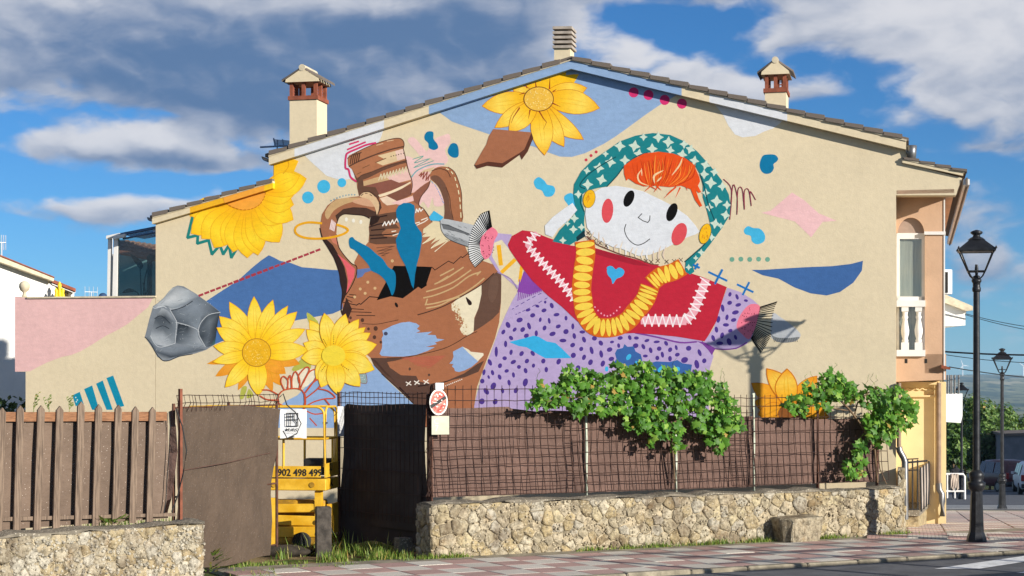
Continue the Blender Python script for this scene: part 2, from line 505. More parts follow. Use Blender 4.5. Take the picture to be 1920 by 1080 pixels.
M_ASPH = mat('asphalt', (0.105, 0.108, 0.115), 0.85, var=0.25, vscale=2.0, bump=0.6, bscale=120, speck=(160, (0.17, 0.17, 0.17), 0.28))
M_LINE = mat('road_paint', (0.72, 0.72, 0.70), 0.7, var=0.2, vscale=9)

def tile_meshes(size, th=0.05):
    out = []
    for mt in (M_PINKTILE, M_PALETILE):
        mb = MB(); h = size / 2 - 0.004
        mb.bbox((0, 0, -th / 2), (h, 0, 0), (0, h, 0), (0, 0, th / 2), 0.004)
        me = bpy.data.meshes.new('paving_tile')
        me.from_pydata(mb.v, [], mb.f); me.materials.append(mt)
        out.append(me)
    return out

def pavements():
    base = MB()
    d, n = WR.d, WR.n
    th = math.atan2(d.y, d.x)
    # the strip in front of the right garden wall
    s0, s1, w = -3.4, 10.2, 2.92
    def q(s, t, z=0.0):
        p = WR.a + d * s + n * t; return Vector((p.x, p.y, z))
    base.prism([q(s0, -0.06, -0.012), q(s1, -0.06, -0.012), q(s1, w, -0.012), q(s0, w, -0.012)], (0, 0, -0.12))
    pv = base.build('pavement', M_CONC); pv['kind'] = 'structure'
    size = 0.49
    ms = tile_meshes(size)
    ns = int((s1 - s0) / size); nt = int(w / size)
    for i in range(ns):
        for j in range(nt):
            p = q(s0 + (i + .5) * size, w - (j + .5) * size - 0.0, rnd.uniform(-0.002, 0.003))
            o = shared('paving_tile', ms[(i + j) % 2], p, pv)
            o.rotation_euler = (rnd.uniform(-.004, .004), rnd.uniform(-.004, .004), th)
    # kerb stones
    kb = MB(); kb.prism([q(s0, w + 0.02, -0.14), q(s1, w + 0.02, -0.14), q(s1, w + 0.1, -0.14), q(s0, w + 0.1, -0.14)], (0, 0, -0.1))
    kerb = kb.build('kerb', M_CONC); kerb['kind'] = 'structure'
    s = s0
    while s < s1:
        L = rnd.uniform(0.75, 0.95)
        mb = MB(); e = min(s + L, s1) - 0.012
        c = q((s + e) / 2, w + 0.085, -0.065 + rnd.uniform(-.006, .004))
        mb.bbox(c, d * ((e - s) / 2), n * 0.075, Vector((0, 0, 0.075)), 0.018)
        mb.build('kerb_stone', M_CONC, kerb)
        s += L
    # the wider footway that runs along the street side of the house, falling away
    e1, e2 = H.d, BACK
    o0 = PG(1696, 1000); o0.z = 0
    def q2(a, b):
        p = o0 + e1 * a + e2 * b; z = -0.052 * max(0.0, p.y - 27.5) - 0.004
        return Vector((p.x, p.y, z))
    b2 = MB()
    nb = 22
    for i in range(nb):
        b0, b1 = -1.2 + i * 1.0, -1.2 + (i + 1) * 1.0
        b2.prism([q2(-0.6, b0) - V(0, 0, .012), q2(3.9, b0) - V(0, 0, .012), q2(3.9, b1) - V(0, 0, .012), q2(-0.6, b1) - V(0, 0, .012)], (0, 0, -0.25))
    f2 = b2.build('footway', M_CONC); f2['kind'] = 'structure'
    th2 = math.atan2(e1.y, e1.x); sz = 0.60
    ms2 = tile_meshes(sz)
    for i in range(7):
        for j in range(32):
            p = q2(-0.6 + (i + .5) * sz + 0.04, -0.9 + (j + .5) * sz); p.z += 0.012 + rnd.uniform(-.002, .003)
            o = shared('paving_tile', ms2[(i // 1 + j) % 2], p, f2)
            o.rotation_euler = (-0.0507 if j > 1 else -0.02, 0, th2)
    # far side kerb of the footway
    mb = MB()
    for j in range(18):
        b0 = 0.0 + j * 1.1
        a_, b_ = q2(3.98, b0), q2(3.98, b0 + 1.085)
        c = (a_ + b_) / 2 + V(0, 0, -0.06)
        mb.bbox(c, (b_ - a_) / 2, e1 * 0.07, Vector((0, 0, 0.075)), 0.015)
    k2 = mb.build('footway_kerb', M_CONC); k2['kind'] = 'structure'
    # roads
    rd = MB()
    def q3(s, t): 
        p = WR.a + d * s + n * t; return Vector((p.x, p.y, -0.045))
    rd.face([q3(-30, w + 0.14), q3(60, w + 0.14), q3(60, w + 9), q3(-30, w + 9)])
    r = rd.build('road', M_ASPH); r['kind'] = 'structure'
    ln = MB()
    L0, L1 = PG(1735, 1072, -0.045), PG(1990, 1036, -0.045)
    L2, L3 = PG(1990, 1048, -0.045), PG(1840, 1072, -0.045)
    ln.face([x + V(0, 0, .005) for x in (PG(1752, 1067, -0.045), PG(1990, 1033, -0.045), PG(1990, 1043, -0.045), PG(1836, 1067, -0.045))])
    ln.face([x + V(0, 0, .005) for x in (PG(1905, 1075, -0.045), PG(1990, 1061, -0.045), PG(1990, 1069, -0.045), PG(1950, 1075, -0.045))])
    l = ln.build('road_marking', M_LINE); l['kind'] = 'structure'
    # the street going down the hill beyond the footway
    st = MB()
    rows = [27.0, 30, 36, 42, 48, 54, 60, 68, 76, 90, 110]
    for i in range(len(rows) - 1):
        y0, y1 = rows[i], rows[i + 1]
        def e(y):
            z = -0.052 * max(0, y - 27.5) - 0.05 if y < 75 else ground_h(0, y)
            z = max(z, ground_h(0, y) - 0.02)
            xl = 6.0 + 0.05 * (y - 27); xl = xl if y < 47 else xl
            return Vector((xl, y, z)), Vector((xl + 30, y, z))
        a, b_ = e(y0); c, dd = e(y1)
        st.face([a, b_, dd, c])
    s_ = st.build('street', M_ASPH); s_['kind'] = 'structure'
    # painted crossing bars on the street beyond the second lamp
    zb = MB()
    for i in range(5):
        y = 50.5 + i * 1.5
        z = -0.052 * (y - 27.5) - 0.045 + 0.012
        z2 = -0.052 * (y + .55 - 27.5) - 0.045 + 0.012
        zb.face([(11.2, y, z), (17.5, y - .8, z + .04), (17.5, y - .25, z2 + .04), (11.2, y + .55, z2)])
    z_ = zb.build('crossing_marking', M_LINE); z_['kind'] = 'structure'
pavements()

# ------------------------------------------------------------------ the painted house
house = thing('painted_house', 'beige gabled two-storey house with a large colourful mural on its end wall', 'house', V(1.5, 29.2, 0))

def wall_poly(pts, off, thick, name, mt, parent, m2=None):
    mb = MB()
    mb.prism([H.p(x, y, off) if not isinstance(y, str) else H.at(x, float(y), off) for (x, y) in pts], BACK * thick)
    return mb.build(name, mt, parent)

gable = wall_poly([(292, '-0.6'), (1680, '-0.6'), (1680, 366), (1792, 366), (1804, 334), (1700, 306), (1698, 272), (1070, 120), (512, 302), (512, 350), (292, 416)],
                  0.0, 0.3, 'gable_wall', M_RENDER, house)

# body behind the gable
mbx = MB()
mbx.prism([H.at(1676, -0.9, -0.3), H.at(520, -0.9, -0.3), H.p(520, 306, -.3), H.p(1070, 132, -.3), H.p(1676, 272, -.3)], BACK * 6.9)
mbx.prism([H.at(515, -0.9, -0.3), H.at(296, -0.9, -0.3), H.p(296, 420, -.3), H.p(515, 352, -.3)], BACK * 4.0)
mbx.build('house_wall', M_RENDER, house)

YL = lambda x: 292.5 - 0.3177 * (x - 506)           # top of fascia, left slope
YR = lambda x: 113.0 + 0.2408 * (x - 1071)          # right slope
YLL = lambda x: 409.0 - 0.2956 * (x - 285)          # low roof on the left
YRR = lambda x: 299.0 + 0.215 * (x - 1692)          # low roof on the right

def fascia(segs, fn, th, off, name):
    """a run of painted board under the verge: segs = [(x0, x1, colour)]"""
    mb = MB()
    for (x0, x1, c) in segs:
        cl = hexl(c, K)
        p = [H.p(x0, fn(x0), off), H.p(x1, fn(x1), off), H.p(x1, fn(x1) + th, off), H.p(x0, fn(x0) + th, off)]
        q = [v + BACK * (off + 0.02) for v in p]
        mb.face(p, 0, cl); mb.face([p[3], p[2], q[2], q[3]], 0, cl); mb.face([p[0], q[0], q[1], p[1]], 0, cl)
        mb.face([p[0], p[3], q[3], q[0]], 0, cl); mb.face([p[1], q[1], q[2], p[2]], 0, cl)
    return mb.build(name, M_PAINT, house, colors=True)
BL, WH, BG, YE = '#8CA8CC', '#D9DBDF', BEIGE, '#F3BE22'
fascia([(504, 552, BG), (552, 720, WH), (720, 804, BG), (804, 1071, BL)], YL, 16, 0.12, 'verge_board')
fascia([(1071, 1278, BL), (1278, 1330, BG), (1330, 1476, WH), (1476, 1699, BG)], YR, 16, 0.12, 'verge_board')
fascia([(285, 356, BG), (356, 424, '#F0B428'), (424, 494, '#F0A83C'), (494, 511.5, '#F5C524')], YLL, 11, 0.10, 'verge_board')
fascia([(1692, 1806, BG)], YRR, 6, 0.05, 'verge_board')

def roof_slab(pts, depth, name, off=0.10, over=0.0):
    mb = MB()
    mb.prism([H.p(x, y, off) for (x, y) in pts], BACK * depth)
    return mb.build(name, M_ROOF, house)
roof = roof_slab([(497, YL(497) - 1), (1071, YL(1071) - 1), (1704, YR(1704) - 1), (1704, YR(1704) - 7), (1071, YL(1071) - 8), (497, YL(497) - 7)], 7.4, 'roof')
roof2 = roof_slab([(281, YLL(281) - 1), (511, YLL(511) - 1), (511, YLL(511) - 6), (281, YLL(281) - 6)], 4.4, 'low_roof')
roof3 = roof_slab([(1693, YRR(1693) - 1), (1812, YRR(1812) - 1), (1812, YRR(1812) - 5), (1693, YRR(1693) - 5)], 12.4, 'porch_roof', off=0.04)

def verge_tiles(x0, x1, step, fn, hgt, off, parent, rise):
    """edge tiles: each a shallow cap that steps over the next one down the slope"""
    x = x0; k = 0
    sgn = 1 if rise > 0 else -1                       # +1: slope climbs to the right
    while x + step * 0.6 < x1:
        xe = x + step * 1.02
        j = rnd.uniform(-.6, .6)
        hl, hr = (hgt + 1.5, hgt - 2.5) if sgn > 0 else (hgt - 2.5, hgt + 1.5)   # lower end sits proud
        o_ = off + rnd.uniform(-.006, .006)
        mb = MB()
        lo_l, lo_r = fn(x) - (3.4 if sgn > 0 else .8) , fn(xe) - (.8 if sgn > 0 else 3.4)
        gl_ = 2.6 if sgn > 0 else 1.0
        fr = [(x + gl_, lo_l), (xe - 1.2, lo_r), (xe - 1.2, fn(xe) - hr + j), ((x + xe) / 2, fn((x + xe) / 2) - (hl + hr) / 2 + j), (x + gl_, fn(x) - hl + j)]
        mb.prism([H.p(a, b, o_) for a, b in fr], BACK * 0.24)
        mb.build('verge_tile', M_ROOF, parent)
        x += step; k += 1
def mortar_line(x0, x1, fn, off, parent):
    mb = MB(); n = 40; pts = []
    for i in range(n):
        xa = x0 + (x1 - x0) * i / n; xb = x0 + (x1 - x0) * (i + 1) / n
        h = rnd.uniform(1.6, 3.2)
        mb.prism([H.p(xa, fn(xa) + .3, off), H.p(xb, fn(xb) + .3, off), H.p(xb, fn(xb) - h, off), H.p(xa, fn(xa) - h, off)], BACK * 0.12)
    mb.build('mortar_bed', M_MORTAR, parent)
verge_tiles(501, 1071, 36.6, YL, 10.5, 0.155, roof, 1)
verge_tiles(1072, 1706, 36.5, YR, 10.5, 0.155, roof, -1)
verge_tiles(282, 512, 32.6, YLL, 9.5, 0.135, roof2, 1)
verge_tiles(1694, 1814, 30, YRR, 7, 0.075, roof3, -1)
mortar_line(503, 1071, YL, 0.135, roof); mortar_line(1071, 1700, YR, 0.135, roof); mortar_line(286, 511, YLL, 0.115, roof2); mortar_line(1694, 1808, YRR, .06, roof3)

# gutters seen end-on at the eaves
def gutter(x, y, off, depth, r, name='gutter'):
    c = H.p(x, y, off); mb = MB()
    prof = [c + H.d * (r * math.cos(a)) + V(0, 0, 1) * (r * math.sin(a)) for a in [math.pi * (1 + t / 10) for t in range(11)]]
    inner = [c + (p - c) * 0.82 for p in prof][::-1]
    mb.prism(prof + inner, BACK * depth)
    mb.build(name, M_ZINC, house)
gutter(499, 293, 0.05, 7, 0.085); gutter(283, 407, 0.04, 4.2, 0.075)
gutter(1708, 279, 0.05, 7, 0.085)
mb = MB(); mb.lathe(H.p(1709, 297, 0.0), [(0.05, 0), (0.075, 0.06), (0.085, 0.20), (0.07, 0.205)], 10); mb.build('rain_hopper', M_ZINC, house)
# eave of the porch roof: white gutter line receding along the street side
mb = MB(); c = H.p(1806, 336, 0.02)
mb.prism([c, c + H.d * 0.10, c + H.d * 0.10 + V(0, 0, -.09), c + V(0, 0, -.09)], BACK * 12.2); mb.build('eave_gutter', M_TRIM, house)
mb = MB(); c = H.p(1811, 333, 0.05)
mb.prism([c, c + H.d * 0.03, c + H.d * 0.03 + V(0, 0, -.14), c + V(0, 0, -.14)], BACK * 12.2); mb.build('eave_board', M_ROOF, house)

# ------------------------------------------------------------------ balcony bay on the street side
def W(pts, off): return [H.p(x, y, off) for x, y in pts]
z_s = H.p(1700, 366).z
mb = MB()                                              # soffit under the porch roof
mb.prism([H.at(1681, z_s + .02, 0.0), H.at(1789, z_s + .02, 0.0), H.at(1789, z_s + .02, 0.0) + BACK * 11.8, H.at(1681, z_s + .02, 0.0) + BACK * 11.8], (0, 0, .06))
mb.build('soffit', M_SALMON, house)
bay = MB()
arch = [(1683 + 25 - 25 * math.cos(t), 437 - 29 * math.sin(t)) for t in [math.pi * i / 14 for i in range(15)]]
o1 = -0.6
bay.prism(W([(1675, 362), (1771, 362), (1771, 437), (1733, 437)] + arch[::-1][1:] + [(1675, 437)], o1), BACK * 0.25)
bay.prism(W([(1734, 437), (1771, 437), (1771, 700), (1734, 700)], o1), BACK * 0.25)
bay.prism(W([(1672, 664), (1774, 664), (1774, 712), (1672, 716)], o1), BACK * 5.0)
bayo = bay.build('bay_wall', M_SALMON, house)
mb = MB(); mb.prism(W([(1771, 362), (1771, 700), (1766, 700), (1766, 362)], o1 - .26), BACK * 10.8); mb.build('bay_side_wall', M_SALMON, house)
mb = MB(); mb.prism(W([(1733, 434), (1773, 434), (1773, 440), (1733, 440)], o1 + .03), BACK * 0.2); mb.build('capital', M_TRIM, house)
mb = MB(); mb.prism(W([(1769.5, 372), (1772, 372), (1772, 434), (1769.5, 434)], o1 + .012), BACK * 0.1)
mb.prism(W([(1769.5, 441), (1772, 441), (1772, 712), (1769.5, 712)], o1 + .012), BACK * 0.1); mb.build('corner_bead', M_TRIM, house)
win = MB(); wo = o1 - 0.05
for r in ([1681, 437, 1734, 448], [1681, 448, 1687, 572], [1728, 448, 1734, 572], [1681, 556, 1734, 565], [1681, 566, 1686, 664], [1729, 566, 1734, 664]):
    win.prism(W([(r[0], r[1]), (r[2], r[1]), (r[2], r[3]), (r[0], r[3])], wo), BACK * 0.06)
wino = win.build('window', M_TRIM, house)
mb = MB(); mb.prism(W([(1687, 448), (1728, 448), (1728, 556), (1687, 556)], wo - .02), BACK * 0.006)
mb.build('pane', M_GLASS, wino)
mb = MB(); mb.prism(W([(1687, 566), (1728, 566), (1728, 664), (1687, 664)], wo - .02), BACK * 0.006)
mb.build('pane', M_GLASS, wino)
fan = [(x, y) for x, y in arch]
mb = MB(); mb.prism(W(fan, wo - .02), BACK * 0.006); mb.build('pane', mat('frosted_fanlight', hexl('#A99384'), 0.5), wino)
mb = MB(); mb.prism(W([(1677, 400), (1738, 400), (1738, 664), (1677, 664)], wo - .05), BACK * 0.02)
mb.build('curtain', mat('pale_curtain', hexl('#D8D2C4'), 0.9, var=0.12, vscale=5, streak=(9, 9, .4)), wino)
bal = MB(); bo = o1 + 0.06
bal.prism(W([(1681, 563), (1735, 563), (1735, 575), (1681, 575)], bo), BACK * 0.14)
rail = bal.build('balcony_rail', M_TRIM, house)
mb = MB(); mb.prism(W([(1681, 656), (1735, 656), (1735, 668), (1681, 668)], bo), BACK * 0.14); mb.build('balcony_sill', M_TRIM, house)
for bx in (1697, 1722.5):
    c = H.p(bx, 656, bo - 0.07); h = H.p(bx, 575, bo - 0.07).z - c.z
    mb = MB()
    mb.box(c + V(0, 0, .06), H.d * .062, H.n * .062, V(0, 0, .06)); mb.box(c + V(0, 0, h - .04), H.d * .055, H.n * .055, V(0, 0, .04))
    mb.lathe(c, [(.04, .12), (.055, .15), (.04, .18), (.062, .26), (.066, .32), (.045, .44), (.036, .50), (.052, .53), (.036, .56), (.045, h - .08)], 14)
    mb.build('baluster', M_TRIM, house)
for bx in (1699, 1736):
    mb = MB(); mb.prism(W([(bx - 2.5, 673), (bx + 2.5, 673), (bx + 2.5, 681), (bx - 2.5, 681)], o1 + .004), BACK * .01); mb.build('drain_outlet', M_DARK, house)
mb = MB(); mb.prism(W([(1765, 684), (1782, 689), (1782, 693), (1765, 691)], o1 + .1), BACK * .3); mb.build('roof_tile_spout', M_TERRA, house)

# ground floor below the bay
o5 = -5.2
g5 = MB(); g5.prism([H.at(1672, -1.2, o5), H.at(1762, -1.2, o5), H.p(1762, 710, o5), H.p(1672, 710, o5)], BACK * .3)
g5.build('porch_wall', M_CREAM, house)
mb = MB(); mb.prism(W([(1684, 716), (1757, 716), (1757, 721), (1684, 721)], o5 + .12), BACK * .12)
mb.prism(W([(1684, 741), (1757, 741), (1757, 744), (1684, 744)], o5 + .06), BACK * .06)
fr = mb.build('frieze', M_CREAM, house)
mb = MB()
pts = []
for i in range(60):
    x = 1690 + i * 1.08; ph = i / 60 * 5 * 2 * math.pi
    pts.append(H.p(x, 728 + 3.0 * abs(math.sin(ph / 2)), o5 + .02))
mb.tube(pts, 0.012, 5); mb.build('garland', M_CREAM, fr)
mb = MB(); mb.prism([H.at(1759, -1.2, o5 + .03), H.at(1774, -1.2, o5 + .03), H.p(1774, 716, o5 + .03), H.p(1759, 716, o5 + .03)], BACK * .6)
mb.build('corner_pillar', M_CREAM, house)
def pipe(pts, r, name, mt, off):
    mb = MB(); mb.tube([H.p(x, y, off) for x, y in pts], r, 8); return mb.build(name, mt, house)
M_PIPE = mat('brown_downpipe', hexl('#8A7460'), 0.5, var=.2, vscale=6)
pipe([(1760, 718), (1760, 780), (1760, 860), (1760, 906)], .045, 'downpipe', M_PIPE, o5 + .09)
pipe([(1760, 906), (1761, 918), (1766, 926), (1767, 940), (1767, 968)], .055, 'downpipe', M_ZINC, o5 + .11)
pipe([(1685.5, 718), (1685.5, 838)], .035, 'downpipe', M_PIPE, 0.04)
pipe([(1685.5, 838), (1687, 846), (1694, 858), (1696.5, 866), (1697, 930), (1697.5, 974)], .05, 'downpipe', M_ZINC, 0.0)

# ------------------------------------------------------------------ chimneys
def chimney(x0, x1, ytop, ybase, off, dep):
    def bx(xa, xb, ya, yb, o, dp, mt, name, z_extra=0):
        mb = MB(); mb.prism(W([(xa, yb), (xb, yb), (xb, ya), (xa, ya)], o), BACK * dp); return mb.build(name, mt, house)
    stack = bx(x0, x1, ytop, ybase, off, dep, M_RENDER, 'chimney')
    def sub(mb, name, mt): return mb.build(name, mt, stack)
    w = (H.p(x1, ytop, off) - H.p(x0, ytop, off)).length
    c0 = (H.p(x0, ytop, off) + H.p(x1, ytop, off)) / 2 + BACK * dep / 2
    hw, hd = w / 2, dep / 2
    def pt(a, b, z): return c0 + H.d * a + BACK * b + V(0, 0, z)
    mb = MB(); mb.box(pt(0, 0, .035), H.d * (hw + .025), BACK * (hd + .025), V(0, 0, .035)); sub(mb, 'brick_band', M_TERRA)
    for a in (-1, 0, 1):
        for b in (-1, 0, 1):
            if a == 0 and b == 0: continue
            mb = MB(); mb.box(pt(a * (hw - .03), b * (hd - .03), .19), H.d * .03, BACK * .03, V(0, 0, .12)); sub(mb, 'brick_pier', M_TERRA)
    for (a_, b_, e1_, e2_) in ((hw - .06, -hd + .10, H.d * .012, BACK * .05), (-hw + .06, -hd + .10, H.d * .012, BACK * .05), (hw - .10, hd - .06, H.d * .05, BACK * .012)):
        mb = MB()
        for zz in (.12, .17, .22, .27): mb.box(pt(a_, b_, zz), e1_, e2_, V(0, 0, .008))
        mb.box(pt(a_, b_, .19), e1_ * .4, e2_ * .4, V(0, 0, .11)); sub(mb, 'vent_brick', M_TERRA)
    e, z0 = .06, .31
    mb = MB()
    g = [pt(-hw - e, -hd - e, z0), pt(hw + e, -hd - e, z0), pt(hw + e - .01, -hd - e, z0 + .05), pt(0.06, -hd - e, z0 + .20), pt(.05, -hd - e, z0 + .26), pt(-.05, -hd - e, z0 + .26), pt(-.06, -hd - e, z0 + .20), pt(-hw - e + .01, -hd - e, z0 + .05)]
    mb.prism(g, BACK * (dep + 2 * e)); sub(mb, 'cap', M_RENDER)
    for sg in (-1, 1):                                    # little roof tiles on each slope
        n = 5
        for i in range(n):
            b = -hd - e - .02 + (i + .5) * (dep + 2 * e + .04) / n
            mb = MB()
            ps = []
            for t in range(7):
                an = math.pi * t / 6
                ps.append((b + .055 * math.cos(an), .045 * math.sin(an)))
            lo = [pt(sg * (hw + e + .07), bb, z0 + .02 + zz) for bb, zz in ps]; hi = [pt(sg * .03, bb, z0 + .225 + zz) for bb, zz in ps]
            for t in range(6): mb.face([lo[t], lo[t + 1], hi[t + 1], hi[t]], 0, None, True)
            mb.face(lo); sub(mb, 'cap_tile', M_ROOF)
    mb = MB(); mb.tube([pt(0, -hd - e - .01, z0 + .25), pt(0, hd + e + .01, z0 + .25)], .06, 10); sub(mb, 'ridge_tile', M_MORTAR)
    return stack
chimney(543, 594, 187, 282, -0.9, .56)
chimney(1434, 1474, 173, 214, -2.6, .60)
# middle chimney with flat slabs
st = MB(); st.prism(W([(1039, 112), (1069, 112), (1069, 90), (1039, 90)], -0.9), BACK * .36)
st = st.build('chimney', M_RENDER, house)
for i in range(5):
    y = 87.5 - i * 8.9
    mb = MB(); mb.prism(W([(1036, y + 2.5), (1072, y + 2.0), (1072, y - 3.0), (1036, y - 2.5)], -0.86), BACK * .44); mb.build('slab', mat('slab_concrete', hexl('#A79C90'), .9, var=.2, vscale=8) if i == 0 else bpy.data.materials['slab_concrete'], st)
mb = MB(); mb.prism(W([(1044, 90), (1064, 90), (1064, 50), (1044, 50)], -0.96), BACK * .24); mb.build('flue', M_DARK, st)

# ------------------------------------------------------------------ painted courtyard wall with its ball finial
yard = thing('courtyard_wall', 'courtyard wall painted pink over beige, joined to the mural, with a stone ball finial', 'wall', H.at(170, 0, -.1))
mb = MB()
mb.prism([H.at(48, -0.6), H.at(291.3, -0.6), H.p(291.3, 559), H.p(50, 561), H.p(50, 556), H.p(28, 556), H.p(28, 697), H.p(48, 697)], BACK * .25)
ywall = mb.build('wall', M_RENDER, yard)
mb = MB(); mb.prism(W([(50.5, 559.5), (291.3, 557.5), (291.3, 554.5), (50.5, 556.5)], .03), BACK * .3); mb.build('coping', M_MORTAR, yard)
c = H.p(46, 553, -.12)
mb = MB(); mb.lathe(c, [(.045, -.03), (.03, .03), (.035, .05), (.075, .08), (.095, .13), (.098, .155), (.09, .2), (.06, .235), (.02, .25)], 18); mb.build('ball_finial', M_MORTAR, yard)
# ------------------------------------------------------------------ the mural: paint laid on the wall plane, coat over coat
ZM = {'A': (0, 400, 2.8425), 'B': (270, 240, 3.375), 'C': (560, 230, 3.2727), 'D': (560, 500, 3.857), 'E': (780, 90, 3.5556), 'Fz': (1020, 230, 3.724),
      'G': (860, 380, 3.6), 'Hz': (1150, 420, 3.6), 'I': (120, 530, 4.32), 'J': (380, 540, 4.5), 'AA': (600, 380, 4.1533), 'BB': (880, 540, 4.0),
      'CC': (640, 250, 5.142), 'DD': (1380, 660, 7.385), 'T': (1380, 100, 4.908), 'X': (0, 0, 1.0), 'S2': (960, 0, 2.0), 'S1': (0, 0, 2.0)}
def z(k, *pts):
    x0, y0, s = ZM[k]
    return [(x0 + p[0] / s, y0 + p[1] / s) for p in pts]

def catmull(pts, closed=True, sub=5):
    n = len(pts); out = []
    rng = range(n) if closed else range(n - 1)
    for i in rng:
        p0 = pts[(i - 1) % n] if closed or i > 0 else pts[0]
        p1 = pts[i]; p2 = pts[(i + 1) % n]
        p3 = pts[(i + 2) % n] if closed or i + 2 < n else pts[-1]
        for k in range(sub):
            t = k / sub; t2 = t * t; t3 = t2 * t
            out.append(tuple(0.5 * (2 * p1[j] + (p2[j] - p0[j]) * t + (2 * p0[j] - 5 * p1[j] + 4 * p2[j] - p3[j]) * t2 + (3 * p1[j] - p0[j] - 3 * p2[j] + p3[j]) * t3) for j in (0, 1)))
    if not closed: out.append(tuple(pts[-1]))
    return out

def clip_half(pts, fn):
    """keep the part of a polygon where fn(p) >= 0"""
    out = []; n = len(pts)
    for i in range(n):
        a, b = pts[i], pts[(i + 1) % n]; fa, fb = fn(a), fn(b)
        if fa >= 0: out.append(a)
        if (fa >= 0) != (fb >= 0):
            t = fa / (fa - fb); out.append((a[0] + (b[0] - a[0]) * t, a[1] + (b[1] - a[1]) * t))
    return out

CELL = 2.5
OCC = np.zeros((int(1080 / CELL) + 4, int(1920 / CELL) + 4), dtype=np.int32)
def cover(pts):
    P = np.array(pts); x0, y0 = P.min(0); x1, y1 = P.max(0)
    i0, i1 = int(x0 / CELL), int(x1 / CELL) + 1; j0, j1 = int(y0 / CELL), int(y1 / CELL) + 1
    i0 = max(i0, 0); j0 = max(j0, 0)
    gx, gy = np.meshgrid((np.arange(i0, i1 + 1) + .5) * CELL, (np.arange(j0, j1 + 1) + .5) * CELL)
    ins = np.zeros(gx.shape, bool); n = len(P)
    for k in range(n):
        xa, ya = P[k]; xb, yb = P[(k + 1) % n]
        c = (ya > gy) != (yb > gy)
        with np.errstate(divide='ignore', invalid='ignore'):
            ins ^= c & (gx < (xb - xa) * (gy - ya) / (yb - ya + 1e-12) + xa)
    for k in range(n):
        xa, ya = P[k]; xb, yb = P[(k + 1) % n]
        m = int(max(abs(xb - xa), abs(yb - ya)) / CELL * 1.5) + 1
        for t in range(m + 1):
            x = xa + (xb - xa) * t / m; y = ya + (yb - ya) * t / m
            a, b = int(y / CELL) - j0, int(x / CELL) - i0
            if 0 <= a < ins.shape[0] and 0 <= b < ins.shape[1]: ins[a, b] = True
    return (slice(j0, j1 + 1), slice(i0, i1 + 1)), ins

LAYER = 0.00018
def keep_wall(p):
    x, y = p
    f = [y - (YL(x) + 8)] if x < 1071 else [y - (YR(x) + 8)]
    return f[0]

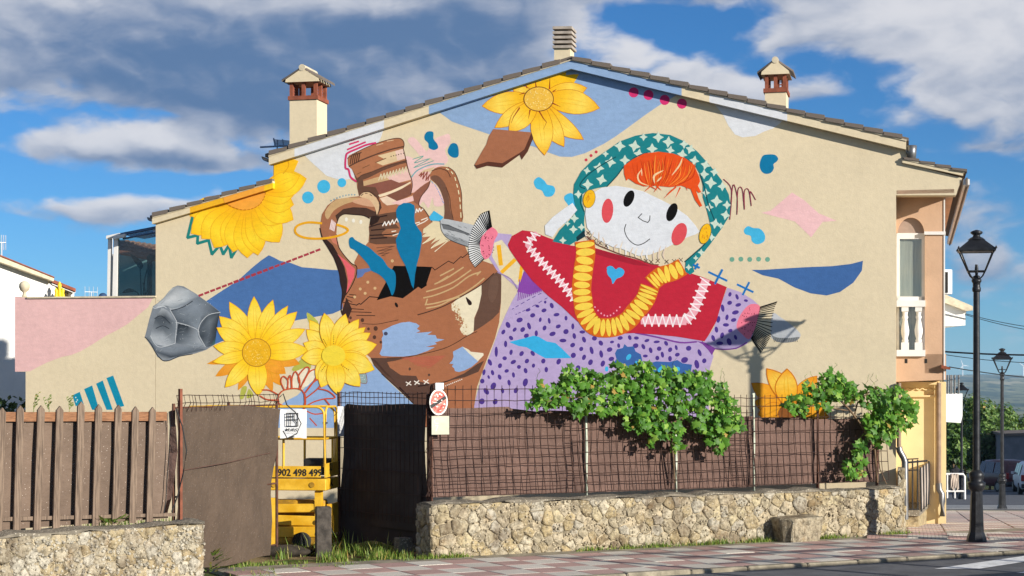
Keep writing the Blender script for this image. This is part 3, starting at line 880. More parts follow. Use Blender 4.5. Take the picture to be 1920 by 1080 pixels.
class Fig:
    def __init__(s, name, label=None, plane=None, base=0.0, parent=None):
        s.name = name; s.mb = MB(); s.label = label; s.base = base; s.par = parent or gable
    def layer(s, pts, span=1):
        sl, ins = cover(pts)
        sub = OCC[sl]; ins = ins[:sub.shape[0], :sub.shape[1]]
        L = int(sub[ins].max()) + 1 if ins.any() else 1
        sub[ins] = L + span - 1
        return L
    def off(s, L): return s.base + 0.001 + L * LAYER
    def col(s, c): return hexl(c, K) if isinstance(c, str) else c
    def poly(s, pts, c, smooth=False, sub=5, clip=False):
        if smooth: pts = catmull(pts, True, sub)
        if clip: pts = clip_half(pts, keep_wall)
        if len(pts) < 3: return
        L = s.layer(pts); o = s.off(L)
        s.mb.face([H.p(x, y, o) for x, y in pts], 0, s.col(c))
        return s
    def ell(s, cx, cy, rx, ry, rot, c, n=16, clip=False):
        a = math.radians(rot); ca, sa = math.cos(a), math.sin(a)
        pts = [(cx + rx * math.cos(t) * ca - ry * math.sin(t) * sa, cy + rx * math.cos(t) * sa + ry * math.sin(t) * ca) for t in [2 * math.pi * i / n for i in range(n)]]
        return s.poly(pts, c, clip=clip)
    def stroke(s, pts, w, c, smooth=False, sub=4, taper=False):
        if smooth: pts = catmull(pts, False, sub)
        cl = s.col(c); n = len(pts) - 1
        xs = [p[0] for p in pts]; ys = [p[1] for p in pts]
        quads = []
        for i in range(n):
            (xa, ya), (xb, yb) = pts[i], pts[i + 1]
            dx, dy = xb - xa, yb - ya; l = math.hypot(dx, dy)
            if l < 1e-6: continue
            dx /= l; dy /= l
            def ww(t): return w / 2 * (1 if not taper else max(.25, 1 - abs(2 * t - 1) ** 2 * .8) if taper == 'both' else max(.15, 1 - t))
            wa, wb = ww(i / n), ww((i + 1) / n)
            e = min(w * 0.35, 1.2)
            quads.append([(xa - dx * e - dy * wa, ya - dy * e + dx * wa), (xb + dx * e - dy * wb, yb + dy * e + dx * wb), (xb + dx * e + dy * wb, yb + dy * e - dx * wb), (xa - dx * e + dy * wa, ya - dy * e - dx * wa)])
        L = 1
        covs = [cover(q) for q in quads]
        for sl, ins in covs:
            sub_ = OCC[sl]; ins = ins[:sub_.shape[0], :sub_.shape[1]]
            if ins.any(): L = max(L, int(sub_[ins].max()) + 1)
        for sl, ins in covs:
            sub_ = OCC[sl]; ins = ins[:sub_.shape[0], :sub_.shape[1]]
            sub_[ins] = np.maximum(sub_[ins], L)
        for i, q in enumerate(quads):
            o = s.off(L) + (0.00008 if i % 2 else 0)
            s.mb.face([H.p(x, y, o) for x, y in q], 0, cl)
        return s
    def grid(s, rows, cols_):
        """rows of points with colours: smooth blended paint"""
        outline = rows[0] + [r[-1] for r in rows[1:-1]] + rows[-1][::-1] + [r[0] for r in rows[1:-1]][::-1]
        L = s.layer(outline); o = s.off(L)
        for i in range(len(rows) - 1):
            for j in range(len(rows[0]) - 1):
                q = [rows[i][j], rows[i][j + 1], rows[i + 1][j + 1], rows[i + 1][j]]
                cc = [s.col(cols_[i][j]), s.col(cols_[i][j + 1]), s.col(cols_[i + 1][j + 1]), s.col(cols_[i + 1][j])]
                s.mb.face([H.p(x, y, o) for x, y in q], 0, cc)
        return s
    def petal(s, b, t, w, c=('#F0A41E', '#F9D02A', '#F8DE50', '#F5BE24'), bend=0.0, line='#E39C1C', lw=0.9, clip=False, streaks=2, pw=0.8):
        """a petal from base b to tip t, w wide"""
        bx, by = b; tx, ty = t; dx, dy = tx - bx, ty - by; l = math.hypot(dx, dy); nx, ny = -dy / l, dx / l
        N = 11; Lp, Rp, Mp = [], [], []
        for i in range(N):
            u = i / (N - 1)
            hw = w / 2 * (0.26 * (1 - u) + math.sin(math.pi * min(1, u ** (pw + .4))) ** .85)
            if i == N - 1: hw = 0.25
            k = bend * math.sin(math.pi * u)
            cx, cy = bx + dx * u + nx * k, by + dy * u + ny * k
            Lp.append((cx + nx * hw, cy + ny * hw)); Rp.append((cx - nx * hw, cy - ny * hw)); Mp.append((cx, cy))
        if clip:
            pts = clip_half(Lp + Rp[::-1], keep_wall)
            if len(pts) > 2: s.poly(pts, c[1])
            return s
        def cc(u, e):
            cols_ = [s.col(x) for x in c]
            if u < .35: a, b_, t_ = cols_[0], cols_[1], u / .35
            elif u < .7: a, b_, t_ = cols_[1], cols_[2], (u - .35) / .35
            else: a, b_, t_ = cols_[2], cols_[3], (u - .7) / .3
            m = tuple(a[i] * (1 - t_) + b_[i] * t_ for i in range(3))
            if e: m = tuple(.72 * m[i] + .28 * s.col(c[3])[i] for i in range(3))
            return m
        rows = [[Lp[i], Mp[i], Rp[i]] for i in range(N)]
        s.grid(rows, [[cc(i / (N - 1), 1), cc(i / (N - 1), 0), cc(i / (N - 1), 1)] for i in range(N)])
        if line:
            s.stroke([tuple(p) for p in Lp[1:]] + Rp[::-1][1:-1], lw, line)
        for q in range(streaks):
            f = (q + 1) / (streaks + 1) * 2 - 1
            pts = []
            for i in range(2, N - 2):
                a, m_ = (Lp[i], Mp[i]) if f > 0 else (Rp[i], Mp[i]); ff = abs(f) * .55
                pts.append((m_[0] + (a[0] - m_[0]) * ff, m_[1] + (a[1] - m_[1]) * ff))
            s.stroke(pts, lw * .8, '#EBAC22', taper='both')
        return s
    def done(s):
        o = s.mb.build(s.name, M_PAINT, s.par, colors=True)
        if s.label: o['label'] = s.label
        return o

mr = random.Random(11)
# ---- colour fields behind everything
f = Fig('mural_colour_field', 'pale blue painted field under the gable peak')
f.poly(z('E', (75, 380), (160, 432), (240, 490), (300, 512), (400, 545), (480, 572), (600, 610), (780, 655), (870, 692), (960, 724), (1040, 726), (1130, 700), (1250, 640), (1330, 590), (1400, 540), (1530, 445), (1640, 370), (1790, 285), (1030, 130)), BL, clip=True)
f.done()
f = Fig('mural_colour_field', 'pale white painted field beside the jug')
f.poly(z('C', (-10, 175), (30, 195), (70, 235), (120, 280), (170, 325), (230, 345), (290, 350), (340, 340), (360, 250), (470, 160), (505, 90), (530, 20), (200, 60)), WH, clip=True); f.done()
f = Fig('mural_colour_field', 'white painted patch under the right roof verge')
f.poly([(1325, 150), (1340, 196), (1356, 216), (1366, 236), (1378, 252), (1392, 257.5), (1416, 255), (1432, 247), (1449, 241), (1463, 231), (1478, 214), (1478, 190)], WH, clip=True); f.done()
f = Fig('mural_colour_field', 'pink painted corner of the courtyard wall', parent=ywall)
f.poly(z('A', (80, 444), (152, 452), (815, 450), (790, 500), (740, 540), (680, 590), (620, 625), (560, 655), (490, 700), (430, 735), (380, 755), (330, 765), (250, 795), (200, 820), (160, 842), (80, 844)), '#E3B8B5'); f.done()
f = Fig('mural_colour_field', 'blue painted mountain shape behind the flowers')
f.poly([(372, 585), (386, 565), (418, 544), (445, 527), (475, 500), (490, 488), (504, 478.5), (512, 482), (525, 489), (545, 493), (566, 501), (590, 503), (620, 506), (650, 507), (650, 570), (640, 581), (624, 588), (602, 592), (576, 597), (558, 600), (500, 614), (440, 630), (404, 645), (390, 630)], '#4A70A6'); f.done()
f = Fig('mural_colour_field', 'pale blue painted triangle under the flowers')
f.poly(z('J', (690, 960), (800, 905), (900, 800), (1000, 720), (1200, 560), (1440, 650), (1560, 780), (1700, 910), (1800, 1000), (1800, 1180), (600, 1180), (640, 1010)), '#90ACD2'); f.done()
f = Fig('mural_colour_field', 'pink painted brush marks behind the jug handle')
for pts in ([(640, 70), (700, 40), (800, 150), (860, 230), (800, 260), (720, 170)], [(900, 60), (980, 20), (1040, 10), (1050, 90), (1000, 160), (1030, 260), (960, 310), (860, 240), (830, 160), (930, 130)],
            [(620, 230), (700, 240), (840, 260), (1000, 290), (960, 320), (850, 350), (800, 400), (690, 420)], [(690, 560), (760, 620), (850, 480), (930, 520), (990, 680), (900, 700), (880, 620), (840, 720), (790, 660), (740, 700)]):
    f.poly(z('CC', *pts), '#EBC3BE', smooth=True)
f.done()

# ---- blue stripes, lower left
f = Fig('mural_stripes', 'four slanted turquoise painted stripes', parent=gable)
for q in ([(68, 912), (128, 884), (160, 985), (95, 1000)], [(163, 862), (228, 832), (285, 1030), (228, 1030)], [(260, 818), (314, 792), (395, 1030), (345, 1030)], [(344, 772), (398, 752), (488, 1000), (434, 1010)]):
    f.poly(z('I', *q), '#0E88A6')
for (x, y) in ((95, 930), (108, 950), (100, 965)): f.ell(*z('I', (x, y))[0], 1.3, 1.3, 0, '#CFE4E4', 8)
f.done()

# ---- grey rock
f = Fig('mural_rock', 'painted grey faceted rock')
f.poly(z('I', (655, 440), (668, 390), (690, 300), (722, 190), (760, 165), (810, 120), (850, 70), (880, 40), (920, 22), (970, 30), (1020, 60), (1070, 90), (1110, 120), (1160, 155), (1220, 200), (1268, 240), (1250, 300), (1238, 380), (1222, 500), (1150, 545), (1060, 575), (960, 590), (900, 615), (855, 632), (805, 630), (755, 600), (735, 555), (690, 490)), '#7D848C')
RK = lambda pts, c: f.grid([z('I', *r) for r in pts], c)
RK([[(722, 195), (760, 170), (812, 122), (870, 50)], [(760, 205), (800, 180), (870, 130), (920, 25)], [(840, 190), (880, 205), (960, 150), (1010, 60)], [(860, 218), (920, 212), (1010, 155), (1090, 105)]],
   [['#8B9197', '#A9AFB4', '#9AA0A5', '#B4B8BA'], ['#C4C8CA', '#B2B7BB', '#C3C6C8', '#8F9499'], ['#6C737B', '#8A9299', '#B7BDC1', '#A5ABB0'], ['#C6CACC', '#9CA4AB', '#848C95', '#7F8791']])
RK([[(860, 225), (950, 215), (1020, 160), (1095, 110)], [(890, 270), (980, 240), (1070, 190), (1160, 160)], [(915, 320), (1010, 300), (1110, 260), (1262, 238)], [(925, 325), (1000, 345), (1080, 370), (1120, 300)]],
   [['#59616A', '#707983', '#7F8892', '#6E7780'], ['#5C646D', '#7C858E', '#838C96', '#6B747D'], ['#4B535C', '#6F7881', '#7A838C', '#3E464F'], ['#2F363E', '#59616A', '#828B94', '#545C65']])
RK([[(790, 205), (830, 220), (870, 250)], [(740, 290), (820, 280), (905, 320)], [(705, 400), (800, 370), (905, 400)], [(700, 440), (800, 440), (890, 485)], [(760, 515), (800, 522), (850, 505)]],
   [['#A3A9AE', '#9BA1A7', '#8A9199'], ['#4E565E', '#3F464E', '#7A828A'], ['#8C939A', '#5B636B', '#737B83'], ['#A9AFB4', '#A2A8AE', '#8F969D'], ['#A7ADB2', '#B0B5BA', '#A0A6AC']])
RK([[(925, 330), (1000, 350), (1080, 385)], [(915, 400), (1000, 420), (1085, 440)], [(905, 470), (1010, 480), (1110, 480)], [(905, 490), (1020, 510), (1145, 522)]],
   [['#20272E', '#2B323A', '#8C949C'], ['#39414A', '#5A626A', '#9AA1A8'], ['#4A525B', '#7B838B', '#A3A9AF'], ['#5E666F', '#8C949B', '#8F979F']])
RK([[(1262, 245), (1170, 260), (1110, 320)], [(1245, 330), (1180, 320), (1090, 395)], [(1232, 430), (1175, 430), (1105, 440)], [(1222, 500), (1170, 520), (1150, 520)]],
   [['#39414A', '#4A525A', '#5E666F'], ['#2A3138', '#6A727A', '#4C545D'], ['#30373F', '#555D66', '#3A424A'], ['#3E6E72', '#4C545D', '#6A727A']])
RK([[(660, 445), (700, 430), (745, 500)], [(700, 490), (760, 530), (850, 520)], [(745, 560), (850, 560), (1000, 520)], [(800, 628), (880, 605), (1150, 540)]],
   [['#5D656D', '#8D959C', '#79818A'], ['#4A525B', '#7D858E', '#6F7780'], ['#545C65', '#7A828B', '#78818A'], ['#9AA0A5', '#39414A', '#5B636C']])
for q in ([(722, 200), (745, 208), (800, 190), (830, 205)], [(860, 222), (905, 300), (912, 330), (900, 490)], [(700, 430), (740, 500), (790, 522), (900, 490)], [(905, 320), (1000, 345), (1085, 385), (1095, 430), (1145, 520)], [(1265, 240), (1170, 262), (1105, 330), (1085, 400)]):
    f.stroke(z('I', *q), 1.1, '#C3C7CA', smooth=True)
for q in ([(655, 440), (700, 490), (745, 570), (800, 630), (860, 628), (920, 600), (1040, 578)], [(735, 290), (790, 270), (860, 330)], [(745, 370), (800, 350), (850, 372)], [(870, 225), (960, 200), (1040, 150)]):
    f.stroke(z('I', *q), 1.5, '#2B323A', smooth=True)
for i in range(70):
    x, y = mr.uniform(730, 1190), mr.uniform(130, 560); an = mr.uniform(-.9, .3); l_ = mr.uniform(12, 40)
    f.stroke(z('I', (x, y), (x + l_ * math.cos(an), y + l_ * math.sin(an))), mr.uniform(.8, 2.2), mr.choice(['#6A727A', '#8E959B', '#A6ACB0', '#545C64', '#7C848B']), taper='both')
for i in range(26):
    x, y = mr.uniform(720, 1200), mr.uniform(120, 560); f.ell(*z('I', (x, y))[0], .55, .55, 0, '#C9CDD0', 6)
f.done()

# ---- dashed crimson line
f = Fig('mural_dashes', 'dashed crimson painted line')
a, b = z('I', (1095, 105))[0], (604, 466)
n = 21
for i in range(n):
    t0, t1 = i / n, (i + .6) / n
    f.stroke([(a[0] + (b[0] - a[0]) * t0, a[1] + (b[1] - a[1]) * t0), (a[0] + (b[0] - a[0]) * t1, a[1] + (b[1] - a[1]) * t1)], 4.2 if not 5 < i < 13 else 5.0, '#A53B48')
f.done()

# ---- sunflower A, low left
YP = ('#F3AC1E', '#FACC20', '#F9E05C', '#F7CC1E')
f = Fig('mural_sunflower', 'large painted sunflower beside the grey rock')
for pts in ([(330, 840), (375, 835), (345, 930), (315, 930)], [(390, 850), (430, 905), (370, 930)], [(750, 690), (830, 600), (900, 530), (915, 620), (905, 690), (820, 700)], [(880, 205), (970, 280), (975, 345), (900, 300)]):
    f.poly(z('J', *pts), '#B5B651', smooth=True, sub=3)
c0 = (455, 545)
back = [((40, 640), 60), ((110, 745), 90), ((300, 860), 70), ((660, 820), 100), ((590, 870), 80), ((820, 640), 110), ((700, 720), 120)]
for t, w in back:
    f.petal(*z('J', c0, t), w / 4.5, ('#E89A1E', '#F0A426', '#EFA234', '#E58E22'), streaks=1)
front = [((225, 118), 110, 8), ((432, 72), 105, 0), ((592, 100), 105, 0), ((718, 150), 90, 0), ((795, 200), 115, 0), ((865, 345), 105, 0), ((895, 520), 125, 4), ((140, 240), 120, 0), ((118, 335), 110, 0), ((92, 490), 105, 0), ((85, 625), 80, 0), ((190, 838), 105, -4), ((470, 910), 130, 0)]
for t, w, bd in front:
    f.petal(*z('J', c0, t), w / 4.5 * 1.12, YP, bend=bd / 4.5)
f.ell(*z('J', (455, 545))[0], 27.5, 27, 0, '#B07A22', 28); f.ell(*z('J', (455, 545))[0], 26, 25.5, 0, '#E9B122', 28)
for i in range(90):
    r = 24 * math.sqrt(mr.random()); t = mr.uniform(0, 6.283); cx, cy = z('J', (455, 545))[0]
    f.ell(cx + r * math.cos(t), cy + r * math.sin(t), mr.uniform(.5, 1.1), mr.uniform(.5, 1.1), 0, mr.choice(['#F4D35C', '#F6DC7C', '#D89A1C']), 6)
for q in ([(320, 380), (370, 440)], [(485, 280), (485, 340)], [(270, 512), (325, 528)]):
    (x0, y0), (x1, y1) = z('J', *q)
    for i in range(6): f.ell(x0 + (x1 - x0) * i / 5, y0 + (y1 - y0) * i / 5, .7, .7, 0, '#8A5A1C', 6)
f.done()

# ---- outlined flower at the bottom
f = Fig('mural_outline_flower', 'painted flower drawn in red outline')
OL = '#C8532F'
f.poly(z('J', (690, 830), (720, 750), (780, 705), (860, 672), (950, 690), (955, 760), (880, 830), (760, 850)), '#EADFC6')
for q in ([(500, 860), (560, 862), (620, 890), (640, 905)], [(485, 910), (540, 940), (620, 945)], [(640, 905), (680, 865), (760, 848), (830, 858), (862, 910), (868, 990)], [(690, 860), (660, 790), (680, 745), (720, 780), (715, 850)], [(720, 850), (720, 780), (740, 740), (750, 850)], [(755, 850), (755, 760), (785, 705), (820, 780), (815, 855)], [(815, 800), (810, 740), (870, 670), (900, 690), (850, 790), (825, 850)], [(850, 800), (900, 710), (955, 690), (955, 760), (870, 880)], [(865, 885), (930, 800), (1005, 760), (1000, 810), (960, 860), (870, 930)], [(980, 850), (1060, 870), (1118, 925), (1030, 935), (940, 960), (870, 1000)], [(1030, 935), (1070, 985)], [(640, 910), (640, 970), (700, 1000)], [(880, 1040), (950, 1065), (1040, 1050)], [(905, 1100), (960, 1160)]):
    f.stroke(z('J', *q), 2.3, OL, smooth=True)
f.stroke(z('J', (862, 900), (866, 960), (850, 1060)), 3.6, OL)
f.done(); f = Fig('mural_petal', 'dotted grey painted petal')
f.poly(z('J', (1240, 680), (1355, 690), (1385, 760), (1380, 805), (1330, 800), (1290, 740)), '#93A9A8', smooth=True, sub=3)
for i in range(14): f.ell(*z('J', (mr.uniform(1280, 1365), mr.uniform(705, 790)))[0], .8, .8, 0, '#D5DEDA', 6)
f.stroke(z('J', (1250, 680), (1355, 690), (1385, 760), (1380, 805), (1330, 800)), 1.1, '#8A5A50', smooth=True)
f.stroke(z('J', (1160, 930), (1240, 880), (1330, 872)), .9, '#46566E', smooth=True)
f.done()

# ---- jug
f = Fig('mural_jug', 'painted brown clay jug with a broken belly and two handles')
BR, DB, VD, CR, PK = '#A96C4B', '#5C4237', '#2E1E1C', '#E5D5B0', '#E6B9AE'
# right handle
f.poly(z('CC', (855, 440), (850, 405), (885, 350), (940, 322), (1010, 322), (1070, 350), (1110, 410), (1140, 490), (1160, 580), (1163, 700), (1165, 850), (1000, 850), (998, 740), (985, 640), (950, 540), (905, 480)), '#A56A49', smooth=True, sub=3)
f.poly(z('CC', (860, 430), (890, 405), (940, 415), (990, 470), (1020, 540), (1040, 640), (1050, 740), (1080, 845), (1000, 845), (995, 740), (985, 640), (950, 540), (905, 475)), '#74503F', smooth=True, sub=3)
f.stroke(z('CC', (875, 360), (950, 340), (1020, 365), (1050, 420)), 1.6, '#5A3A2C', smooth=True)
f.stroke(z('CC', (1010, 520), (1045, 620), (1055, 720), (1080, 830)), 1.3, '#54382D', smooth=True)
f.stroke(z('CC', (1030, 325), (1090, 370), (1130, 460), (1158, 570), (1163, 700), (1165, 850)), 1.2, '#4A332A', smooth=True)
for q in ([(1012, 340), (1035, 350)], [(1060, 370), (1075, 390)], [(1095, 425), (1103, 455)], [(1112, 490), (1120, 520)], [(1128, 550), (1134, 585)], [(1140, 620), (1145, 655)], [(1146, 690), (1148, 725)], [(1152, 765), (1154, 810)]):
    f.stroke(z('CC', *q), 1.7, '#EADFB4')
for i in range(7):
    t = i / 7; x = 870 + 115 * t ** .7; y = 462 + 220 * t
    f.stroke(z('CC', (x, y), (x + 14, y + 22)), 1.2, '#8FA6CE')
# belly
body = [(692, 452), (683, 463), (672, 476), (664, 492), (668, 505), (660, 534), (646, 558), (643, 567), (641.7, 588), (648, 609), (684, 661), (695, 671), (701, 685), (738, 720), (776, 757), (782, 800), (889, 800), (889, 762), (894.5, 725.6), (910, 681.5), (928, 635), (936, 604), (939.5, 565), (940, 534), (938, 513), (925, 496), (880, 480), (868, 452), (838, 434), (812, 424), (790, 400), (785, 386), (700, 400)]
f.poly(body, BR)
# base in shade-brown paint
f.poly(z('D', (520, 660), (640, 660), (760, 655), (860, 640), (700, 680), (640, 690), (660, 730), (740, 785), (850, 790), (870, 830), (960, 850), (1050, 860), (1050, 1010), (850, 1010), (800, 955), (700, 865), (620, 795), (545, 715)), '#5B4136')
f.poly(z('D', (520, 660), (560, 700), (620, 770), (700, 830), (640, 770), (560, 680)), '#4A332B')
f.stroke(z('D', (730, 875), (800, 945)), 3.0, VD); f.stroke(z('D', (600, 775), (700, 865), (790, 950), (830, 990)), 1.4, VD)
f.stroke(z('D', (865, 865), (960, 850), (1050, 835), (1150, 800), (1200, 775)), 2.2, VD, smooth=True)
f.poly(z('D', (1060, 830), (1200, 770), (1290, 705), (1340, 680), (1300, 760), (1200, 800)), '#5B4136')
for i in range(10): f.ell(*z('D', (1062 + i * 13, 862 - i * 5.2))[0], 1.1, 1.1, 0, '#F1EBDD', 8)
for (x, y) in ((795, 845), (855, 838), (922, 833)):
    for q in ([(x - 18, y - 10), (x + 18, y + 10)], [(x - 14, y + 14), (x + 14, y - 14)]): f.stroke(z('D', *q), 1.9, '#EEE4D6')
f.ell(*z('D', (803, 740))[0], 2.3, 3, 0, '#5B4136', 10); f.ell(*z('D', (943, 783))[0], 2.3, 2.6, 0, '#5B4136', 10)
for i in range(9):
    y = 660 + i * 9; f.stroke(z('D', (760 + i * 22 - mr.uniform(0, 40), y), (1060 - i * 12, y - 14)), 1.5, '#B8604C')
# dark flank on the right of the belly
f.poly(z('D', (1465, 20), (1466, 130), (1462, 260), (1450, 330), (1400, 380), (1330, 430), (1265, 470), (1270, 380), (1300, 300), (1318, 220), (1322, 130), (1400, 60)), '#664A3D')
f.poly(z('D', (1390, 90), (1440, 70), (1440, 180), (1400, 260), (1370, 200)), '#6E5244', smooth=True)
# cream window in the belly with a ragged edge
f.poly(z('D', (1322, 130), (1322, 200), (1300, 300), (1270, 370), (1265, 470), (1225, 500), (1180, 480), (1165, 450), (1190, 410), (1180, 370), (1150, 340), (1108, 315), (1105, 270), (1160, 225), (1240, 180)), '#EADDBE')
for i in range(60):
    t = mr.random(); x = 1110 + 90 * t + mr.uniform(-10, 40); y = 270 + 215 * t + mr.uniform(-25, 25)
    f.ell(*z('D', (x, y))[0], mr.uniform(.8, 2.4), mr.uniform(.7, 1.6), mr.uniform(0, 180), mr.choice(['#DFCDA8', '#CDB288', '#BE9468']), 7)
f.poly(z('D', (1208, 220), (1225, 230), (1250, 255), (1250, 275), (1232, 278), (1220, 260)), VD, smooth=True, sub=3)
f.stroke(z('D', (862, 348), (950, 322), (1060, 280), (1160, 225), (1240, 180), (1322, 128), (1410, 50)), 2.0, '#4E3327', smooth=True)
f.ell(*z('D', (707, 277))[0], 2.7, 5.2, -25, '#1C1412', 10)
# pale scribble lines on the belly
for q in ([(1025, 65), (1120, 15)], [(985, 125), (1060, 90), (1190, 5)], [(925, 180), (1010, 155), (1120, 110), (1245, 25)], [(905, 225), (990, 205), (1120, 150), (1230, 70), (1310, 40)], [(915, 275), (1000, 262), (1150, 215), (1260, 150), (1340, 85)], [(925, 300), (1020, 280), (1100, 240), (1160, 220)], [(1000, 120), (1080, 70)], [(930, 235), (920, 270)], [(1315, 35), (1290, 60)]):
    f.stroke(z('D', *q), 2.6, '#CBA878', smooth=True)
# pale blue holes
f.poly(z('D', (605, 462), (640, 445), (680, 425), (740, 405), (800, 398), (850, 410), (875, 428), (855, 450), (880, 465), (845, 480), (965, 470), (930, 492), (990, 495), (1000, 520), (1055, 527), (985, 548), (1000, 560), (920, 580), (985, 582), (930, 610), (850, 638), (760, 650), (680, 650), (600, 645), (585, 630), (602, 590), (605, 545), (600, 520), (612, 495)), '#93AED4')
f.ell(*z('D', (630, 484))[0], 3.8, 3.6, 0, '#43445A', 12)
f.poly(z('D', (1185, 578), (1230, 600), (1245, 615), (1335, 625), (1338, 640), (1285, 695), (1240, 640)), '#EADFC4')
f.poly(z('D', (1115, 615), (1185, 578), (1230, 625), (1298, 685), (1250, 725), (1200, 750), (1160, 762), (1130, 755), (1125, 735), (1108, 720), (1120, 705), (1090, 700), (1110, 680), (1120, 650)), '#93AED4')
f.stroke(z('D', (460, 412), (560, 416), (640, 402), (720, 385)), 1.2, '#4E3327', smooth=True)
f.stroke(z('D', (640, 660), (760, 655), (900, 630), (1040, 595), (1130, 555), (1220, 500), (1290, 470)), 1.4, '#4E3327', smooth=True)
for (x, y, r) in ((375, 370, 2.6), (461, 387, 3.4), (362, 404, 2.5), (505, 450, 2.6), (557, 447, 4.0), (548, 510, 3.4), (594, 546, 2.4)): f.ell(*z('D', (x, y))[0], r, r * 1.15, 0, '#54382C', 10)
for (x, y) in ((500, 112), (445, 161), (552, 156), (481, 193), (405, 219), (0, 0)):
    if x: f.ell(*z('D', (x, y))[0], 2.8, 2.8, 0, '#D2AE7E', 10)
f.ell(*z('AA', (563, 453))[0], 3, 3, 0, '#D2AE7E', 10)
# break in the belly
f.poly(z('AA', (575, 492), (700, 494), (872, 500), (830, 630), (832, 645), (790, 672), (765, 655), (700, 705), (645, 745), (590, 735), (550, 730), (505, 742), (442, 760), (470, 700), (510, 625), (540, 560)), '#0A0707')
f.stroke(z('AA', (872, 502), (895, 525), (1000, 455), (1040, 473), (1098, 420), (1110, 428), (1180, 375)), 1.5, VD)
f.stroke(z('AA', (175, 775), (285, 798), (305, 785), (318, 792), (385, 732), (450, 738)), 1.7, VD)
for q in ([(230, 715), (280, 720)], [(210, 730), (262, 742)], [(200, 748), (250, 775)], [(240, 825), (340, 832)], [(243, 850), (400, 855)], [(285, 878), (428, 880)]): f.stroke(z('AA', *q), 1.4, VD)
# neck
f.poly(z('CC', (60, 240), (62, 300), (72, 322), (100, 345), (128, 405), (146, 450), (152, 520), (172, 612), (250, 640), (320, 720), (300, 800), (275, 850), (265, 910), (270, 965), (262, 1040), (560, 1090), (780, 1040), (790, 990), (880, 855), (800, 735), (745, 690), (770, 615), (830, 530), (858, 460), (850, 400), (770, 395), (685, 430), (665, 420), (640, 345), (628, 285), (597, 145), (605, 110), (590, 65), (560, 47), (480, 52), (330, 98), (180, 160), (75, 212)), '#AC704E')
f.poly(z('CC', (105, 350), (150, 470), (260, 430), (400, 360), (560, 300), (628, 285), (628, 265), (560, 275), (400, 330), (240, 390), (150, 430)), '#6A4838')
f.poly(z('CC', (350, 215), (480, 180), (597, 148), (615, 245), (500, 280), (400, 310), (330, 280), (420, 250)), '#DBC096')
f.poly(z('CC', (520, 170), (597, 150), (614, 246), (540, 262)), '#E7C4B4')
f.stroke(z('CC', (75, 318), (180, 265), (330, 205), (480, 155), (600, 128)), 2.6, '#5E3F31', smooth=True)
f.stroke(z('CC', (150, 470), (190, 410), (300, 370), (450, 310), (628, 262)), 2.2, '#5E3F31', smooth=True)
for i in range(5): x = 85 + i * 20; f.stroke(z('CC', (x, 295 - i * 6), (x + 12, 225 - i * 8), (x + 26, 200 - i * 4)), 2.0, '#553729')
for q in ([(330, 282), (430, 240)], [(205, 335), (270, 305)], [(150, 395), (190, 375)], [(340, 115), (400, 98)], [(440, 75), (500, 66)]): f.stroke(z('CC', *q), 1.5, '#7A5238' if q[0][1] > 200 else '#D8B48E')
for i in range(6): f.ell(*z('CC', (480 + i * 24, 222 - i * 6))[0], 1.1, 1.1, 0, '#2A1C18', 7)
f.poly(z('CC', (190, 470), (320, 430), (470, 390), (640, 330), (660, 420), (672, 450), (540, 480), (380, 480), (220, 510)), '#C9A57A')
f.poly(z('CC', (430, 420), (640, 345), (672, 445), (560, 475), (470, 450)), '#E7BDB2')
pts = []
for i in range(19): pts.append((360 + i * 15 + (8 if i % 2 else 0), (440 - i * 4.4) + (-42 if i % 2 else 12)))
f.stroke(z('CC', *pts), 2.0, '#D9C9A6')
f.poly(z('CC', (170, 520), (330, 480), (480, 445), (560, 478), (660, 470), (560, 520), (420, 570), (300, 600), (180, 610)), '#8A5547')
f.poly(z('CC', (160, 460), (210, 450), (215, 510), (330, 520), (370, 600), (360, 640), (250, 620), (175, 612), (155, 520)), '#664637')
f.poly(z('CC', (355, 595), (480, 555), (600, 500), (668, 465), (668, 480), (590, 530), (470, 590), (370, 615)), '#EDD6B4')
f.poly(z('CC', (430, 600), (540, 555), (672, 490), (675, 560), (660, 600), (540, 655), (480, 625)), '#7F5142')
f.poly(z('CC', (370, 625), (440, 605), (540, 655), (690, 600), (680, 640), (560, 680), (440, 695), (400, 665)), '#E9CDB2')
f.poly(z('CC', (480, 670), (690, 605), (700, 650), (560, 690)), '#EBBFB8')
# spout joining the right handle
f.poly(z('CC', (672, 430), (760, 370), (850, 360), (858, 455), (800, 490), (700, 570), (675, 575), (682, 500)), '#E8BBB3')
f.poly(z('CC', (690, 590), (760, 520), (858, 460), (830, 530), (770, 610), (745, 690), (700, 660)), '#8E5A48')
f.poly(z('CC', (740, 400), (800, 350), (900, 322), (860, 370), (800, 372)), '#D6B892')
f.stroke(z('CC', (750, 410), (775, 380), (765, 420), (800, 372), (785, 440), (830, 370), (815, 455), (850, 400), (835, 455)), 2.0, '#8E4A3C')
f.stroke(z('CC', (858, 455), (835, 525), (770, 610), (748, 690), (800, 735), (875, 850)), 1.4, '#4A3228', smooth=True)
f.stroke(z('CC', (597, 145), (618, 230), (630, 280), (650, 370), (680, 450), (683, 520), (668, 590)), 1.5, '#5A3C2F', smooth=True)
f.stroke(z('CC', (60, 240), (180, 165), (330, 100), (480, 55), (560, 48), (595, 70), (606, 110), (597, 145)), 1.4, '#5A3C2F', smooth=True)
